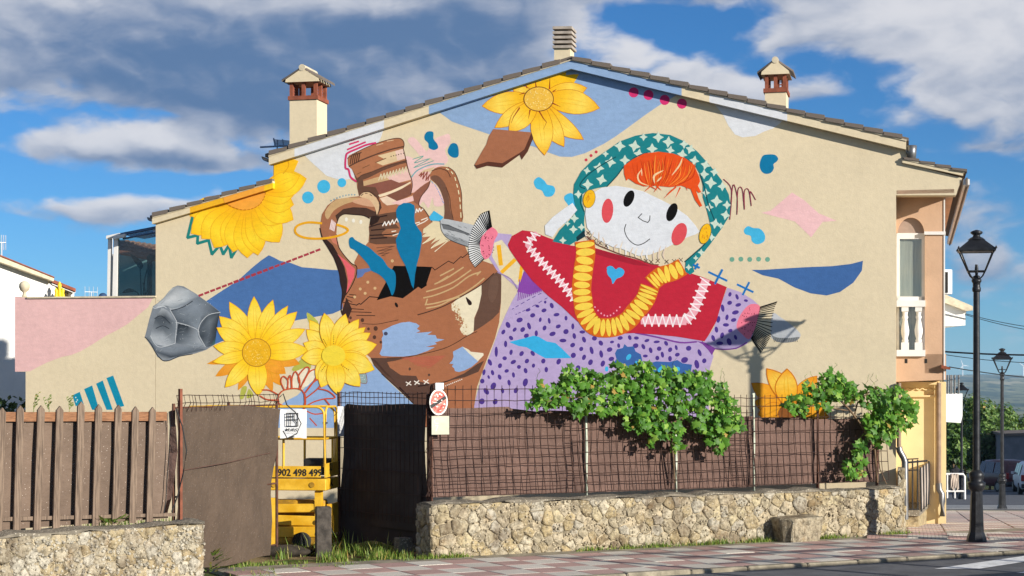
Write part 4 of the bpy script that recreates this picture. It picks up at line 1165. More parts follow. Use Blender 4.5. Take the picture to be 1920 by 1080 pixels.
# throat in darker brown under the neck
f.poly(z('AA', (395, 105), (520, 80), (600, 70), (600, 150), (480, 185), (590, 165), (620, 200), (600, 230), (480, 240), (500, 262), (600, 268), (590, 320), (440, 325), (385, 312), (384, 190)), '#664838')
f.poly(z('AA', (480, 235), (520, 205), (620, 200), (625, 232)), '#A06A4A')
for q in ([(385, 190), (470, 165), (600, 150)], [(400, 215), (500, 205)], [(390, 255), (520, 248), (600, 240)], [(395, 280), (520, 272)], [(400, 130), (470, 110), (520, 100)], [(410, 160), (450, 140)]): f.stroke(z('AA', *q), 2.4, VD, smooth=True)
f.poly(z('AA', (395, 100), (430, 95), (470, 110), (450, 150), (400, 180), (386, 170)), '#2E1F1B')
pts = [(488, 180), (505, 150), (515, 178), (535, 145), (545, 172), (565, 135), (575, 165), (600, 122), (608, 150)]
f.stroke(z('AA', *pts), 2.0, '#F0E8DE')
pts = [(745, 78), (752, 50), (765, 72), (775, 45), (785, 66), (800, 50)]
f.stroke(z('AA', *pts), 2.0, '#F0E8DE')
for q in ([(745, 160), (775, 152)], [(790, 135), (835, 118)], [(755, 175), (815, 148), (840, 128)], [(568, 255), (615, 240)], [(560, 225), (590, 220)]): f.stroke(z('AA', *q), 1.9, '#EFE2D0')
pts = [(440, 352), (580, 338), (445, 378), (560, 362), (455, 400), (540, 390), (480, 412), (510, 415)]
f.stroke(z('AA', *pts), 1.2, '#6A4636')
# cream shoulder with dry-brush spikes
sp = [(805, 205), (870, 155), (950, 150), (1000, 170), (1100, 250), (1000, 300), (890, 382), (985, 300), (865, 358), (935, 285), (900, 300), (860, 325), (905, 270), (850, 300), (800, 322), (860, 262), (800, 270), (830, 235), (800, 240)]
f.poly(z('AA', *sp), '#E2D1AB')
for q in ([(800, 262), (830, 235)], [(800, 320), (855, 275)], [(865, 355), (915, 300)], [(895, 380), (975, 315)]): f.stroke(z('AA', *q), 1.6, '#F1E8C8', taper=True)
# left handle
f.poly(z('AA', (465, 0), (480, 40), (440, 100), (400, 105), (385, 120), (340, 100), (250, 95), (185, 90), (150, 115), (132, 170), (128, 240), (140, 330), (180, 400), (240, 470), (285, 495), (280, 560), (240, 660), (195, 740), (175, 790), (165, 830), (175, 700), (155, 600), (150, 545), (110, 430), (50, 330), (10, 260), (0, 180), (15, 90), (60, 20), (120, -25), (250, -45), (400, -60), (440, -40)), '#A0684A')
f.poly(z('AA', (480, 40), (440, 100), (400, 105), (385, 120), (340, 100), (250, 92), (185, 88), (150, 112), (135, 150), (120, 100), (180, 50), (260, 35), (360, 40), (430, 70), (440, 20), (470, -10)), '#4A342B')
f.poly(z('AA', (15, 265), (45, 280), (100, 330), (140, 400), (190, 500), (212, 600), (210, 690), (195, 735), (168, 800), (178, 700), (155, 600), (150, 545), (105, 430), (45, 330)), '#33221F')
f.poly(z('AA', (135, 400), (200, 450), (272, 515), (265, 580), (232, 650), (205, 705), (220, 610), (205, 520), (175, 455)), '#E2626A')
f.poly(z('AA', (70, 255), (130, 270), (150, 340), (100, 310)), '#C87A62')
f.poly(z('AA', (40, 70), (120, -20), (260, -40), (330, -30), (200, 10), (110, 60), (60, 130)), '#C6A274', smooth=True, sub=3)
f.poly(z('AA', (250, -10), (330, -40), (420, -50), (445, -20), (430, 30), (330, 20)), '#D0A07E', smooth=True, sub=3)
for i in range(4): f.stroke(z('AA', (78 + i * 10, 205 + i * 5), (92 + i * 9, 135 + i * 8)), 2.0, '#EBD3CF')
f.stroke(z('AA', (128, 250), (142, 335), (185, 405), (245, 472), (285, 497), (282, 560), (245, 650), (200, 720)), 1.6, VD, smooth=True)
f.stroke(z('AA', (130, 160), (150, 112), (190, 88), (260, 92), (340, 100), (385, 122)), 1.8, '#35241F', smooth=True)
f.stroke(z('AA', (0, 200), (20, 280), (60, 345), (110, 430), (150, 545), (160, 620), (175, 700), (165, 830), (180, 880)), 2.2, VD, smooth=True)
f.poly(z('CC', (175, 610), (215, 570), (270, 570), (330, 620), (365, 690), (345, 790), (325, 720), (280, 650), (230, 625)), '#D9B78E', smooth=True, sub=3)
f.stroke(z('CC', (215, 565), (280, 565), (345, 620), (378, 700), (350, 785)), 2.0, '#54392D', smooth=True)
for q in ([(190, 600), (210, 585)], [(230, 578), (250, 578)], [(275, 590), (295, 602)]): f.stroke(z('CC', *q), 1.3, '#4A3228')
for i in range(9): f.ell(*z('C', (200 + i * 18, 478 - 36 * math.sin(min(1, i / 7) * 1.57)))[0], 1.5, 1.5, 0, '#8AA3AE', 8)
f.poly(z('AA', (290, 520), (390, 508), (400, 530), (350, 545), (330, 575), (288, 590)), '#5F76A8')
f.poly([(640, 588), (650, 558), (660, 580), (652, 600)], '#3A2723')
for (x, y) in ((205, 130), (260, 140), (318, 150)): f.ell(*z('AA', (x, y))[0], 3, 4, 0, '#EDE7D8', 8)
f.done()

# ---- golden ring round the handle
f = Fig('mural_ring', 'golden painted ring round the jug handle')
ring = [(300 - 140 + 155 * math.cos(t), 660 + 50 * math.sin(t)) for t in [2 * math.pi * i / 40 for i in range(41)]]
ring = [p for p in ring]
front_ = [p for p in ring if p[1] > 650 or p[0] < 140 or p[0] > 235]
pts = [(152, 618)] + [(60, 612), (0, 625), (-30, 650), (-20, 680), (40, 705), (120, 710), (200, 703), (270, 685), (302, 665), (285, 645), (240, 628)]
f.stroke(z('C', (140, 617), (60, 612), (0, 628), (-22, 655), (-10, 685), (40, 706), (120, 712), (200, 704), (270, 685), (302, 662), (285, 643), (236, 626)), 4.2, '#E8A61E', smooth=True); f.done()

# ---- pink marks and blue drops round the jug
f = Fig('mural_marks', 'pink brush marks over the jug mouth')
HP = '#CF3B6C'
f.stroke(z('CC', (330, 92), (240, 112), (150, 150), (70, 185), (45, 220), (40, 330), (70, 350), (90, 420), (140, 462)), 3.6, HP, smooth=True)
for q in ([(98, 65), (118, 62)], [(80, 105), (165, 78)], [(62, 155), (230, 85)]): f.stroke(z('CC', *q), 3.2, HP)
f.done(); f = Fig('mural_marks', 'green brush squiggle over the jug handle')
for q in ([(690, 250), (790, 220), (705, 285), (850, 245), (700, 330), (890, 265)],): f.stroke(z('CC', *q), 1.4, '#5FA195', smooth=True)
f.stroke(z('CC', (678, 420), (730, 360), (820, 315), (900, 295), (990, 296)), 2.2, '#78AAB0', smooth=True)
f.done()
def drop(fn, *a_, **k_):
    f_ = Fig('mural_drop'); getattr(f_, fn)(*a_, **k_); f_.done()
DBL, SK = '#0A74A0', '#44B2DC'
drop('poly', z('C', (772, 80), (790, 55), (825, 58), (828, 100), (850, 130), (855, 155), (830, 168), (800, 155), (795, 125), (775, 105)), DBL, smooth=True)
drop('poly', z('C', (915, 170), (935, 130), (965, 128), (980, 155), (980, 205), (955, 215), (925, 200)), DBL, smooth=True)
for (x, y, r) in ((57, 459, 36), (154, 392, 40), (265, 368, 27)): drop('ell', *z('C', (x, y))[0], r / 3.27, r / 3.27 * 1.03, 0, SK, 22)
drop('poly', z('T', (245, 945), (300, 930), (360, 935), (388, 970), (370, 1000), (345, 1020), (348, 1060), (320, 1100), (270, 1108), (232, 1080), (218, 1020)), DBL, smooth=True)
drop('poly', z('S2', (82, 680), (100, 664), (122, 678), (132, 692), (155, 698), (162, 715), (150, 735), (125, 736), (112, 715), (90, 705)), SK, smooth=True)
drop('poly', z('S2', (870, 862), (885, 848), (905, 855), (930, 858), (948, 880), (945, 905), (920, 916), (900, 905), (895, 885), (875, 878)), SK, smooth=True)
drop('poly', z('C', (800, 580), (830, 540), (890, 580), (870, 605), (810, 600)), SK)
drop('poly', z('S2', (200, 732), (222, 724), (236, 740), (262, 775), (220, 810), (198, 838), (196, 805), (212, 775), (196, 748)), SK, smooth=True)
for i in range(5): drop('ell', *z('Hz', (801 + i * 60, 239 - (i % 2) * 2))[0], 4.6, 4.6, 0, '#6FA58F', 14)
f = Fig('mural_bird', 'deep blue painted bird shape diving into the jug')
f.poly(z('AA', (592, 60), (610, 25), (650, 2), (700, 2), (735, 20), (740, 60), (735, 110), (740, 160), (765, 200), (792, 235), (796, 280), (785, 350), (775, 410), (755, 480), (740, 560), (735, 620), (728, 670), (712, 640), (690, 560), (665, 490), (625, 420), (598, 350), (590, 290), (610, 245), (628, 200), (615, 150), (595, 110)), DBL); f.done()
f = Fig('mural_bird', 'deep blue painted limb shape slanting into the jug')
f.poly(z('AA', (225, 305), (232, 275), (255, 268), (275, 290), (330, 320), (385, 350), (440, 400), (490, 440), (530, 500), (570, 525), (588, 560), (590, 630), (580, 690), (560, 722), (540, 670), (510, 610), (460, 560), (400, 530), (380, 490), (330, 430), (270, 370), (235, 350)), DBL, smooth=True, sub=3); f.done()

# ---- small field shapes
f = Fig('mural_shape', 'pink painted diamond on the beige wall'); f.poly(z('S2', (935, 798), (970, 790), (1050, 722), (1095, 750), (1150, 800), (1218, 828), (1165, 832), (1122, 890), (1060, 830), (1000, 815)), '#EABDBD'); f.done()
f = Fig('mural_shape', 'dark blue painted leaf shape on the beige wall')
f.poly(z('S2', (898, 1012), (940, 1012), (1000, 1008), (1100, 1002), (1200, 998), (1270, 990), (1316, 978), (1312, 1015), (1280, 1060), (1230, 1095), (1180, 1108), (1120, 1100), (1060, 1078), (1000, 1045), (940, 1032)), '#40679F'); f.done()

# ---- sunflower at the peak
YT = ('#EA901C', '#F6C022', '#F9DA5C', '#F0AE1E')
f = Fig('mural_sunflower', 'painted sunflower under the gable peak')
c0 = (818, 340)
for t, w, cl in (((735, 235), 75, 1), ((800, 205), 80, 1), ((895, 185), 80, 1), ((640, 265), 75, 0), ((1000, 140), 110, 1), ((1085, 175), 90, 1)):
    f.petal(*z('E', c0, t), w / 3.55, YT, clip=bool(cl), line='#B9541C')
for t, w, bd in (((440, 388), 120, 0), ((525, 532), 90, 0), ((1140, 265), 110, 0), ((1225, 400), 130, -4), ((1118, 610), 95, 8), ((988, 658), 105, 4), ((858, 715), 120, 0), ((620, 560), 110, 0)):
    f.petal(*z('E', c0, t), w / 3.55 * 1.1, YT, bend=bd, line='#C8761A')
RD = '#9A3A1E'
for q in ([(820, 420), (850, 470), (870, 495), (850, 540)], [(690, 400), (650, 460), (635, 500)], [(720, 300), (690, 310)], [(740, 265), (725, 235)], [(800, 255), (795, 215)], [(890, 270), (893, 200)], [(915, 290), (935, 275)], [(915, 370), (960, 390)], [(760, 415), (750, 470)]): f.stroke(z('E', *q), 2.6, RD, taper=True)
f.ell(*z('E', c0)[0], 28.5, 23.5, 0, '#6A3A22', 28); f.ell(*z('E', c0)[0], 27, 22, 0, '#EDBB48', 28)
for i in range(80):
    r = math.sqrt(mr.random()); t = mr.uniform(0, 6.283); cx, cy = z('E', c0)[0]
    f.ell(cx + 25 * r * math.cos(t), cy + 20 * r * math.sin(t), .9, .9, 0, mr.choice(['#F5D97E', '#DE9E2C', '#F8E29A']), 6)
f.done()
f = Fig('mural_shard', 'painted brown clay shard flying under the peak')
f.poly(z('E', (770, 562), (782, 600), (745, 690), (705, 745), (692, 712), (575, 797), (475, 785), (405, 806), (388, 780), (470, 740), (690, 640)), '#5B3427')
f.poly(z('E', (515, 540), (770, 562), (755, 600), (722, 675), (690, 700), (575, 768), (480, 757), (400, 782), (390, 778), (440, 690), (470, 640), (485, 590)), '#A4694B'); f.done()
for (x, y) in ((1451, 296), (1550, 313), (1658, 346), (1773, 371)): drop('ell', *z('E', (x, y))[0], 9.4, 9.6, 0, '#D2326F', 18, clip=True)
for (x, y) in ((1134, 746), (1167, 717), (1201, 693)): drop('ell', *z('E', (x, y))[0], 2.9, 2.9, 0, '#C63A50', 10)
# ---- sunflower across the low roof and the wall
YC = ('#F3A81C', '#F8C21C', '#FBDA34', '#F6BE1C')
f = Fig('mural_sunflower', 'half painted sunflower hanging under the low roof')
f.poly(z('B', (285, 548), (300, 510), (330, 505), (500, 455), (560, 445), (825, 375), (860, 410), (850, 600), (800, 660), (700, 740), (600, 720), (480, 740), (330, 640)), '#F3B81E')
TE = '#1E7E78'
tz = [(322, 558), (293, 680), (355, 665), (352, 715), (420, 695), (440, 780), (488, 725), (508, 780), (543, 725), (557, 800), (590, 745)]
f.stroke(z('B', *[(640 + (x - 640) * 1.05, 400 + (y - 400) * 1.05) for x, y in tz]), 5.4, TE)
def keep_low(p): return p[1] - (YLL(p[0]) + 11) if p[0] < 512 else p[1] - (YL(p[0]) + 13)
c0 = (640, 400)
tips = [((285, 550), 100), ((298, 668), 120), ((365, 700), 115), ((445, 758), 125), ((508, 745), 95), ((565, 785), 115), ((655, 822), 120), ((722, 805), 110), ((740, 780), 90), ((858, 722), 130), ((885, 595), 120), ((945, 580), 110), ((948, 485), 105), ((960, 405), 105), ((1028, 320), 120)]
for t, w in tips:
    b = (c0[0] + (t[0] - c0[0]) * .22, c0[1] + (t[1] - c0[1]) * .22 + 15)
    f.petal(*z('B', b, t), w / 3.375 * 1.25, YC, line='#E8A41A', lw=0.9, pw=.95)
f.poly(z('B', (822, 205), (905, 182), (978, 208), (945, 285), (880, 310), (822, 330)), '#F5BE1E', smooth=False)
f.petal(*z('B', (760, 390), (985, 300)), 32, YC, line='#E8A41A', lw=0.9); f.stroke(z('B', (905, 190), (915, 240), (880, 290)), 1.1, '#D99016', smooth=True)
cc_ = catmull(z('B', (505, 440), (515, 470), (560, 500), (620, 518), (680, 512), (730, 485), (760, 440), (770, 395)), False, 5)
f.poly(cc_ + z('B', (770, 380), (640, 400), (505, 425)), '#EFA43C')
for i in range(0, len(cc_) - 1, 2): f.stroke(cc_[i:i + 2], 1.6, '#C77416')
f.done()
# the part of it that runs up over the verge board
f = Fig('mural_sunflower', 'sunflower paint carried over the low verge board', base=.10)
mb = f.mb
for (x0, x1, c) in ((418, 496, '#EFA43C'),):
    mb.face([H.p(x, y, .104) for x, y in ((x0, YLL(x0)), (x1, YLL(x1)), (x1 - 1, YLL(x1) + 11), (x0 + 3, YLL(x0) + 11))], 0, hexl(c, K))
f.done()

# ---- sunflower B
f = Fig('mural_sunflower', 'painted sunflower with plain yellow heart beside the jug')
YB = ('#F3B01E', '#F9CE2A', '#F8E068', '#F7D02A')
c0 = (1105, 570)
for t, w, bd in (((900, 270), 100, 0), ((875, 350), 105, 0), ((850, 465), 100, 0), ((830, 590), 110, 0), ((960, 770), 110, 0), ((1000, 840), 110, 0), ((1025, 212), 110, 0), ((1205, 218), 110, 0), ((1318, 262), 100, 0), ((1372, 330), 85, 0), ((1415, 378), 95, 0), ((1468, 475), 120, 0), ((1400, 600), 90, 0), ((1450, 688), 130, 0), ((1330, 830), 125, 6), ((1140, 898), 125, 0)):
    f.petal(*z('J', c0, t), w / 4.5 * 1.15, YB, bend=bd / 4.5)
f.ell(*z('J', c0)[0], 22.3, 19.3, 0, '#F0D440', 26)
for q in ([(1105, 405), (1105, 470)], [(1020, 435), (1045, 480)], [(1040, 650), (1000, 700)], [(1170, 650), (1230, 690)]):
    (x0, y0), (x1, y1) = z('J', *q)
    for i in range(5): f.ell(x0 + (x1 - x0) * i / 4, y0 + (y1 - y0) * i / 4, 1.0, 1.0, 0, '#8A5A1C', 6)
f.done()

# ---- sunflower at the lower right, half behind the vine
f = Fig('mural_sunflower', 'orange painted sunflower behind the fence vine')
YD = ('#F0A01E', '#F4B428', '#F5CE52', '#EE9A1C')
c0 = (760, 800)
for t, w in (((212, 432), 190), ((250, 690), 200), ((300, 860), 200), ((1120, 330), 190), ((1300, 700), 220), ((1290, 900), 180), ((640, 1010), 200)):
    f.petal(*z('DD', c0, t), w / 7.385 * 1.2, ('#E88A1C', '#EFA024', '#F2A82C', '#E6901C'), line='#C9701A')
for t, w, bd in (((425, 232), 210, 6), ((705, 235), 240, -4)):
    f.petal(*z('DD', c0, t), w / 7.385 * 1.15, YD, bend=bd * 1.2, line='#D07A1A', lw=2.0)
f.ell(*z('DD', (760, 860))[0], 24, 20, 0, '#8A5428', 20); f.done()

# ---- grey stone hands
f = Fig('mural_hand', 'painted grey stone hand beside the jug')
f.poly(z('AA', (935, 140), (955, 125), (1000, 130), (1100, 150), (1200, 175), (1180, 250), (1150, 342), (1060, 310), (990, 275), (945, 215)), '#B6B8BA')
f.poly(z('AA', (945, 165), (1000, 170), (1080, 210), (1165, 240), (1165, 255), (1060, 225), (960, 205)), '#6B6D70')
f.poly(z('AA', (960, 240), (1050, 265), (1150, 300), (1150, 342), (1060, 310), (990, 275)), '#94979A')
for q in ([(935, 140), (945, 215), (990, 275), (1060, 310), (1150, 342)], [(945, 165), (1020, 185), (1165, 245)]): f.stroke(z('AA', *q), 1.3, '#47494C', smooth=True)
for i in range(16): x = mr.uniform(970, 1140); y = mr.uniform(180, 300); f.stroke(z('AA', (x, y), (x + 25, y + 12)), .7, '#55585B')
f.done()
f = Fig('mural_hand', 'painted grey stone hand on the beige wall')
f.poly(z('Hz', (1075, 605), (1130, 630), (1200, 680), (1255, 730), (1262, 760), (1230, 790), (1150, 800), (1090, 785), (1062, 745)), '#BFC1C4', smooth=True, sub=3)
f.poly(z('Hz', (1064, 745), (1100, 765), (1180, 770), (1258, 762), (1225, 792), (1150, 802), (1092, 788)), '#7E8183', smooth=True, sub=3)
for i in range(14): x = 1080 + i * 12; f.stroke(z('Hz', (x, 770), (x + 8, 795)), .8, '#4C4F52')
f.done()

# ---- the doll figure
f = Fig('mural_doll', 'painted doll with green headscarf, red shawl and lilac dress')
LI, PU, RED = '#B8A4CC', '#4E3789', '#BF263B'
# dress
f.poly([(898, 800), (889, 762), (894, 740), (905, 700), (920, 662), (935, 620), (948, 590), (960, 565), (975, 540), (1000, 525), (1060, 540), (1120, 600), (1240, 620), (1300, 632), (1318, 640), (1334, 655), (1338, 668), (1331, 690), (1328, 720), (1330, 800)], LI)
f.poly(z('G', (205, 375), (260, 460), (285, 480), (400, 580), (440, 470), (385, 380), (330, 280), (360, 215), (255, 205), (240, 250)), LI)   # left sleeve
f.poly(z('G', (240, 270), (290, 250), (330, 300), (400, 400), (440, 470), (400, 560), (360, 530), (290, 480), (225, 360)), '#E2D4B2')
f.stroke(z('G', (270, 290), (285, 420)), 8, '#EFB12A'); f.stroke(z('G', (290, 470), (380, 385)), 7, '#EFB12A'); f.stroke(z('G', (425, 430), (412, 530)), 6, '#EFB12A')
f.stroke(z('G', (265, 470), (350, 515), (395, 580)), 2.4, '#9C86AE', smooth=True)
f.poly(z('G', (440, 460), (500, 520), (565, 590), (480, 620), (395, 600), (415, 540)), '#8A4AA8')
for i in range(13):
    x = 400 + i * 13; f.stroke(z('G', (x + 12, 520 + i * 3), (x, 660 - i * 5)), 1.5, '#8A45A6')
for q in ([(360, 720), (480, 650), (600, 590)], [(385, 755), (480, 710), (610, 635)]):
    pts = catmull(z('G', *q), False, 7)
    for i in range(0, len(pts) - 1, 2): f.stroke(pts[i:i + 2], 1.3, '#5B4590')
# lilac right sleeve
f.poly(z('Hz', (770, 430), (860, 460), (940, 510), (990, 555), (965, 660), (935, 770), (900, 810), (830, 845), (740, 845), (690, 838), (610, 800), (680, 700), (720, 560)), LI)
f.stroke(z('Hz', (600, 795), (660, 835), (740, 846), (830, 838), (900, 800)), 2.2, '#7B3F96', smooth=True)
f.poly(z('Hz', (560, 790), (620, 800), (690, 840), (665, 885), (640, 850), (600, 810)), '#7B3F96')
f.stroke(z('Hz', (150, 735), (300, 765), (450, 800), (560, 795)), 3.0, '#7B3F96', smooth=True)
seeds = [(377, 240, 26, 19, -20), (290, 277, 18, 26, -25), (255, 330, 14, 21, 30), (340, 312, 13, 20, 40), (400, 312, 17, 22, 40), (448, 285, 14, 29, -18), (502, 340, 13, 24, 0), (428, 358, 21, 17, -30), (313, 375, 15, 20, -40), (272, 420, 13, 26, 0), (202, 478, 13, 42, 0), (313, 482, 13, 22, 10), (392, 492, 16, 22, 35), (475, 490, 15, 23, -35), (265, 527, 18, 16, 0), (330, 555, 24, 15, -30), (432, 548, 16, 20, 40), (154, 558, 15, 28, -25), (230, 583, 16, 20, 20), (280, 622, 18, 14, -20), (372, 592, 16, 16, 0), (422, 620, 15, 22, -15), (481, 582, 13, 17, 10), (555, 548, 17, 20, 20), (577, 612, 14, 22, 0), (670, 552, 17, 25, 25), (110, 632, 12, 24, 12), (174, 635, 13, 22, -15), (227, 668, 14, 22, -20), (331, 652, 12, 22, -10), (97, 698, 18, 19, 0), (145, 668, 9, 16, -20), (180, 735, 21, 30, 25), (298, 710, 13, 24, -10), (420, 708, 20, 33, 15), (127, 775, 18, 30, -35), (249, 770, 13, 22, -10), (350, 768, 17, 24, 25), (94, 850, 22, 24, 20), (194, 852, 19, 24, 20),
         (510, 136, 17, 11, 20), (560, 168, 21, 15, -20), (618, 132, 15, 23, -20), (475, 205, 21, 17, -20), (440, 165, 20, 12, -15), (569, 106, 10, 12, 0), (532, 238, 11, 19, 10), (599, 246, 11, 24, -10), (654, 200, 24, 14, -10), (564, 300, 15, 21, 20), (667, 288, 21, 15, -25), (624, 344, 26, 17, -20), (725, 226, 12, 19, 0), (776, 288, 12, 24, 0), (725, 327, 22, 20, -35), (702, 394, 28, 15, 0), (787, 360, 14, 24, -10), (847, 330, 23, 13, 0), (775, 428, 21, 17, -35), (860, 387, 15, 25, -20), (839, 457, 16, 18, 30), (917, 468, 15, 31, -15), (938, 378, 20, 18, 0), (986, 413, 17, 22, -30), (860, 520, 15, 23, 20), (909, 557, 18, 24, 25), (989, 495, 15, 30, -10), (1052, 462, 23, 18, -20), (1070, 405, 17, 11, -10), (1120, 432, 12, 19, -10), (1131, 375, 21, 15, -10), (1203, 372, 14, 20, -20), (1253, 375, 20, 13, 0), (1001, 567, 17, 26, 20), (1065, 532, 23, 17, -20), (780, 505, 20, 22, 35), (815, 600, 19, 22, 20), (888, 632, 22, 20, 0), (1247, 433, 23, 19, -20), (1305, 440, 14, 23, -25), (1332, 394, 21, 12, -20), (1360, 467, 14, 24, -15), (1424, 455, 19, 18, -20), (1405, 404, 25, 11, -5), (1476, 415, 14, 21, -30), (1506, 463, 16, 20, 30), (1448, 500, 13, 24, -10), (1552, 447, 11, 21, -15), (1560, 500, 20, 15, -20), (1645, 452, 22, 20, -15), (1614, 540, 29, 23, -25), (1727, 485, 14, 29, -20), (1762, 546, 17, 20, 20), (1706, 572, 19, 36, -12), (1690, 635, 17, 28, -25), (1410, 525, 16, 18, 0), (1505, 530, 15, 22, 0), (1320, 510, 20, 12, 0)]
for (x, y, rx, ry, ro) in seeds: f.ell(*z('BB', (x, y))[0], rx / 4 * .95, ry / 4 * .95, ro, PU, 12)
for (x, y, rx, ry, ro) in ((787, 475, 11, 16, 15), (835, 492, 10, 20, -20), (895, 517, 14, 9, 10), (785, 532, 17, 14, -20), (843, 546, 20, 12, -15), (738, 568, 12, 26, -10), (824, 597, 24, 14, -15), (709, 644, 13, 23, 10), (767, 630, 11, 20, 10), (812, 648, 19, 13, -15), (760, 681, 21, 12, 0), (696, 713, 12, 21, -10), (790, 720, 16, 12, -20), (674, 770, 12, 22, -20), (734, 752, 13, 21, 15), (718, 805, 24, 13, 0), (782, 795, 16, 26, -20), (825, 765, 10, 18, -20)):
    f.ell(*z('Hz', (x, y))[0], rx / 3.6, ry / 3.6, ro, PU, 12)
f.poly(z('BB', (298, 405), (420, 375), (480, 358), (520, 365), (580, 400), (645, 412), (690, 450), (765, 525), (640, 527), (570, 527), (520, 500), (430, 445), (370, 435)), '#38ADDE')
f.poly([(x + mr.uniform(-1.2, 1.2), y + mr.uniform(-1.2, 1.2)) for x, y in z('BB', (1090, 490), (1110, 455), (1150, 450), (1165, 425), (1185, 440), (1235, 440), (1250, 480), (1290, 500), (1300, 545), (1270, 600), (1200, 650), (1130, 620), (1085, 560), (1100, 530))], '#3A64A4')
f.poly(z('BB', (1340, 570), (1400, 550), (1500, 555), (1560, 540), (1600, 565), (1670, 575), (1660, 640), (1640, 700), (1500, 700), (1400, 680), (1350, 620)), '#3A64A4')
for (x, y, rx, ry, ro) in ((1195, 518, 16, 26, 35), (1255, 562, 10, 16, -20), (1440, 612, 22, 32, 45), (1558, 612, 20, 24, 45), (1620, 650, 22, 10, -10), (1030, 607, 14, 20, 0)): f.ell(*z('BB', (x, y))[0], rx / 4, ry / 4, ro, '#40B4E0', 12)
# red shawl
f.poly(z('G', (430, 186), (500, 195), (600, 235), (760, 290), (900, 300), (1040, 340), (1130, 365), (1224, 390), (1400, 440), (1500, 455), (1640, 500), (1740, 540), (1810, 570), (1780, 660), (1740, 800), (1690, 890), (1660, 935), (1600, 925), (1480, 905), (1330, 890), (1180, 880), (1000, 890), (900, 870), (800, 800), (700, 705), (600, 625), (500, 530), (400, 400), (345, 320), (332, 285), (360, 225)), RED)
f.poly(z('G', (880, 300), (1000, 330), (1150, 370), (1300, 430), (1180, 420), (1000, 370), (900, 340)), '#A31F33')
# lace bands
PKB = '#EBA9B4'
def band(k, pts, w, zig, zw, n, c1=PKB, c2='#F4E9EA'):
    P = z(k, *pts); f.stroke(P, w, c1)
    tot = sum(math.dist(P[i], P[i + 1]) for i in range(len(P) - 1)); out = []
    for i in range(n + 1):
        d_ = tot * i / n; j = 0
        while j < len(P) - 2 and d_ > math.dist(P[j], P[j + 1]): d_ -= math.dist(P[j], P[j + 1]); j += 1
        l = math.dist(P[j], P[j + 1]); ux, uy = (P[j + 1][0] - P[j][0]) / l, (P[j + 1][1] - P[j][1]) / l
        s_ = zig if i % 2 else -zig
        out.append((P[j][0] + ux * d_ - uy * s_, P[j][1] + uy * d_ + ux * s_))
    f.stroke(out, zw, c2)
band('G', [(525, 205), (460, 285), (560, 400), (700, 545), (790, 660)], 7.5, 8.5, 2.4, 30)
band('Hz', [(190, 650), (300, 650), (490, 655), (545, 590), (590, 470), (625, 375)], 15, 11, 2.4, 26)
# neckline dots, heart
for i in range(9): f.ell(*z('G', (920 + i * 21, 705 + 60 * math.sin(i / 8 * math.pi)))[0], 1.5, 1.7, 0, '#EE9DB4', 8)
f.poly(z('Fz', (500, 1078), (455, 1045), (438, 1015), (455, 1000), (480, 1005), (500, 1025), (520, 1012), (545, 1018), (562, 1040), (545, 1065)), '#3FA9DC', smooth=True, sub=4)
f.poly(z('G', (1000, 460), (1010, 435), (1035, 428), (1060, 450), (1085, 443), (1112, 452), (1118, 475), (1100, 500), (1065, 515), (1040, 550), (1030, 515), (1008, 490)), '#3FA9DC', smooth=True, sub=3)
# headscarf
TEA, STAR = '#1B7F85', '#C9DAC9'
outer = [(60, 830), (110, 750), (180, 680), (225, 620), (205, 500), (210, 430), (260, 340), (340, 260), (430, 200), (530, 130), (640, 90), (760, 72), (880, 85), (980, 130), (1070, 200), (1160, 300), (1240, 400), (1290, 500), (1305, 590), (1295, 650), (1240, 740), (1160, 850), (1080, 950), (1040, 1000), (1050, 1040), (1020, 1062)]
inner = [(985, 1040), (990, 970), (1060, 905), (1120, 850), (1165, 770), (1160, 700), (1140, 620), (1110, 520), (1110, 440), (1090, 360), (1050, 290), (980, 240), (900, 215), (800, 200), (720, 210), (640, 240), (560, 300), (500, 380), (440, 445), (380, 455), (300, 475), (270, 500), (265, 560), (285, 620), (280, 700), (290, 790), (220, 830), (180, 855)]
f.poly(z('Fz', *outer, *inner), TEA)
def star(x, y, r, ro=0):
    pts = []
    for i in range(16):
        t = 2 * math.pi * i / 16 + math.radians(ro); k = [.90, .55, .43, .55][i % 4]
        pts.append((x + r * k * math.cos(t), y + r * k * math.sin(t)))
    f.poly(z('Fz', *pts), STAR)
for (x, y, r, ro) in ((465, 275, 45, 10), (383, 315, 44, 10), (305, 432, 44, 0), (402, 398, 44, 15), (345, 375, 0, 0), (530, 163, 46, 5), (632, 163, 48, 10), (662, 218, 42, 10), (565, 262, 42, 0), (695, 100, 32, 0), (755, 182, 44, 0), (798, 102, 44, 0), (868, 135, 46, 5), (882, 192, 36, 10), (965, 222, 42, 10), (978, 150, 36, 0), (1022, 185, 40, 20), (1050, 265, 40, 10), (1128, 295, 40, 15), (1190, 345, 34, 10), (1118, 360, 40, 0), (1165, 420, 48, 5), (1245, 445, 38, 0), (1130, 490, 34, 0), (1205, 548, 48, 5), (1278, 575, 36, 0), (1155, 590, 34, 0), (1268, 645, 40, 10), (1195, 705, 42, 10), (1185, 640, 0, 0), (1170, 800, 32, 0), (1098, 905, 28, 0), (1060, 945, 22, 0), (300, 335, 30, 10), (430, 218, 26, 0), (240, 500, 34, 0), (212, 668, 36, 0), (205, 745, 34, 0), (262, 730, 30, 0), (132, 822, 30, 0), (248, 470, 0, 0), (1010, 1010, 26, 0), (1235, 720, 26, 0), (165, 705, 22, 0)):
    if r: star(x, y, r, ro)
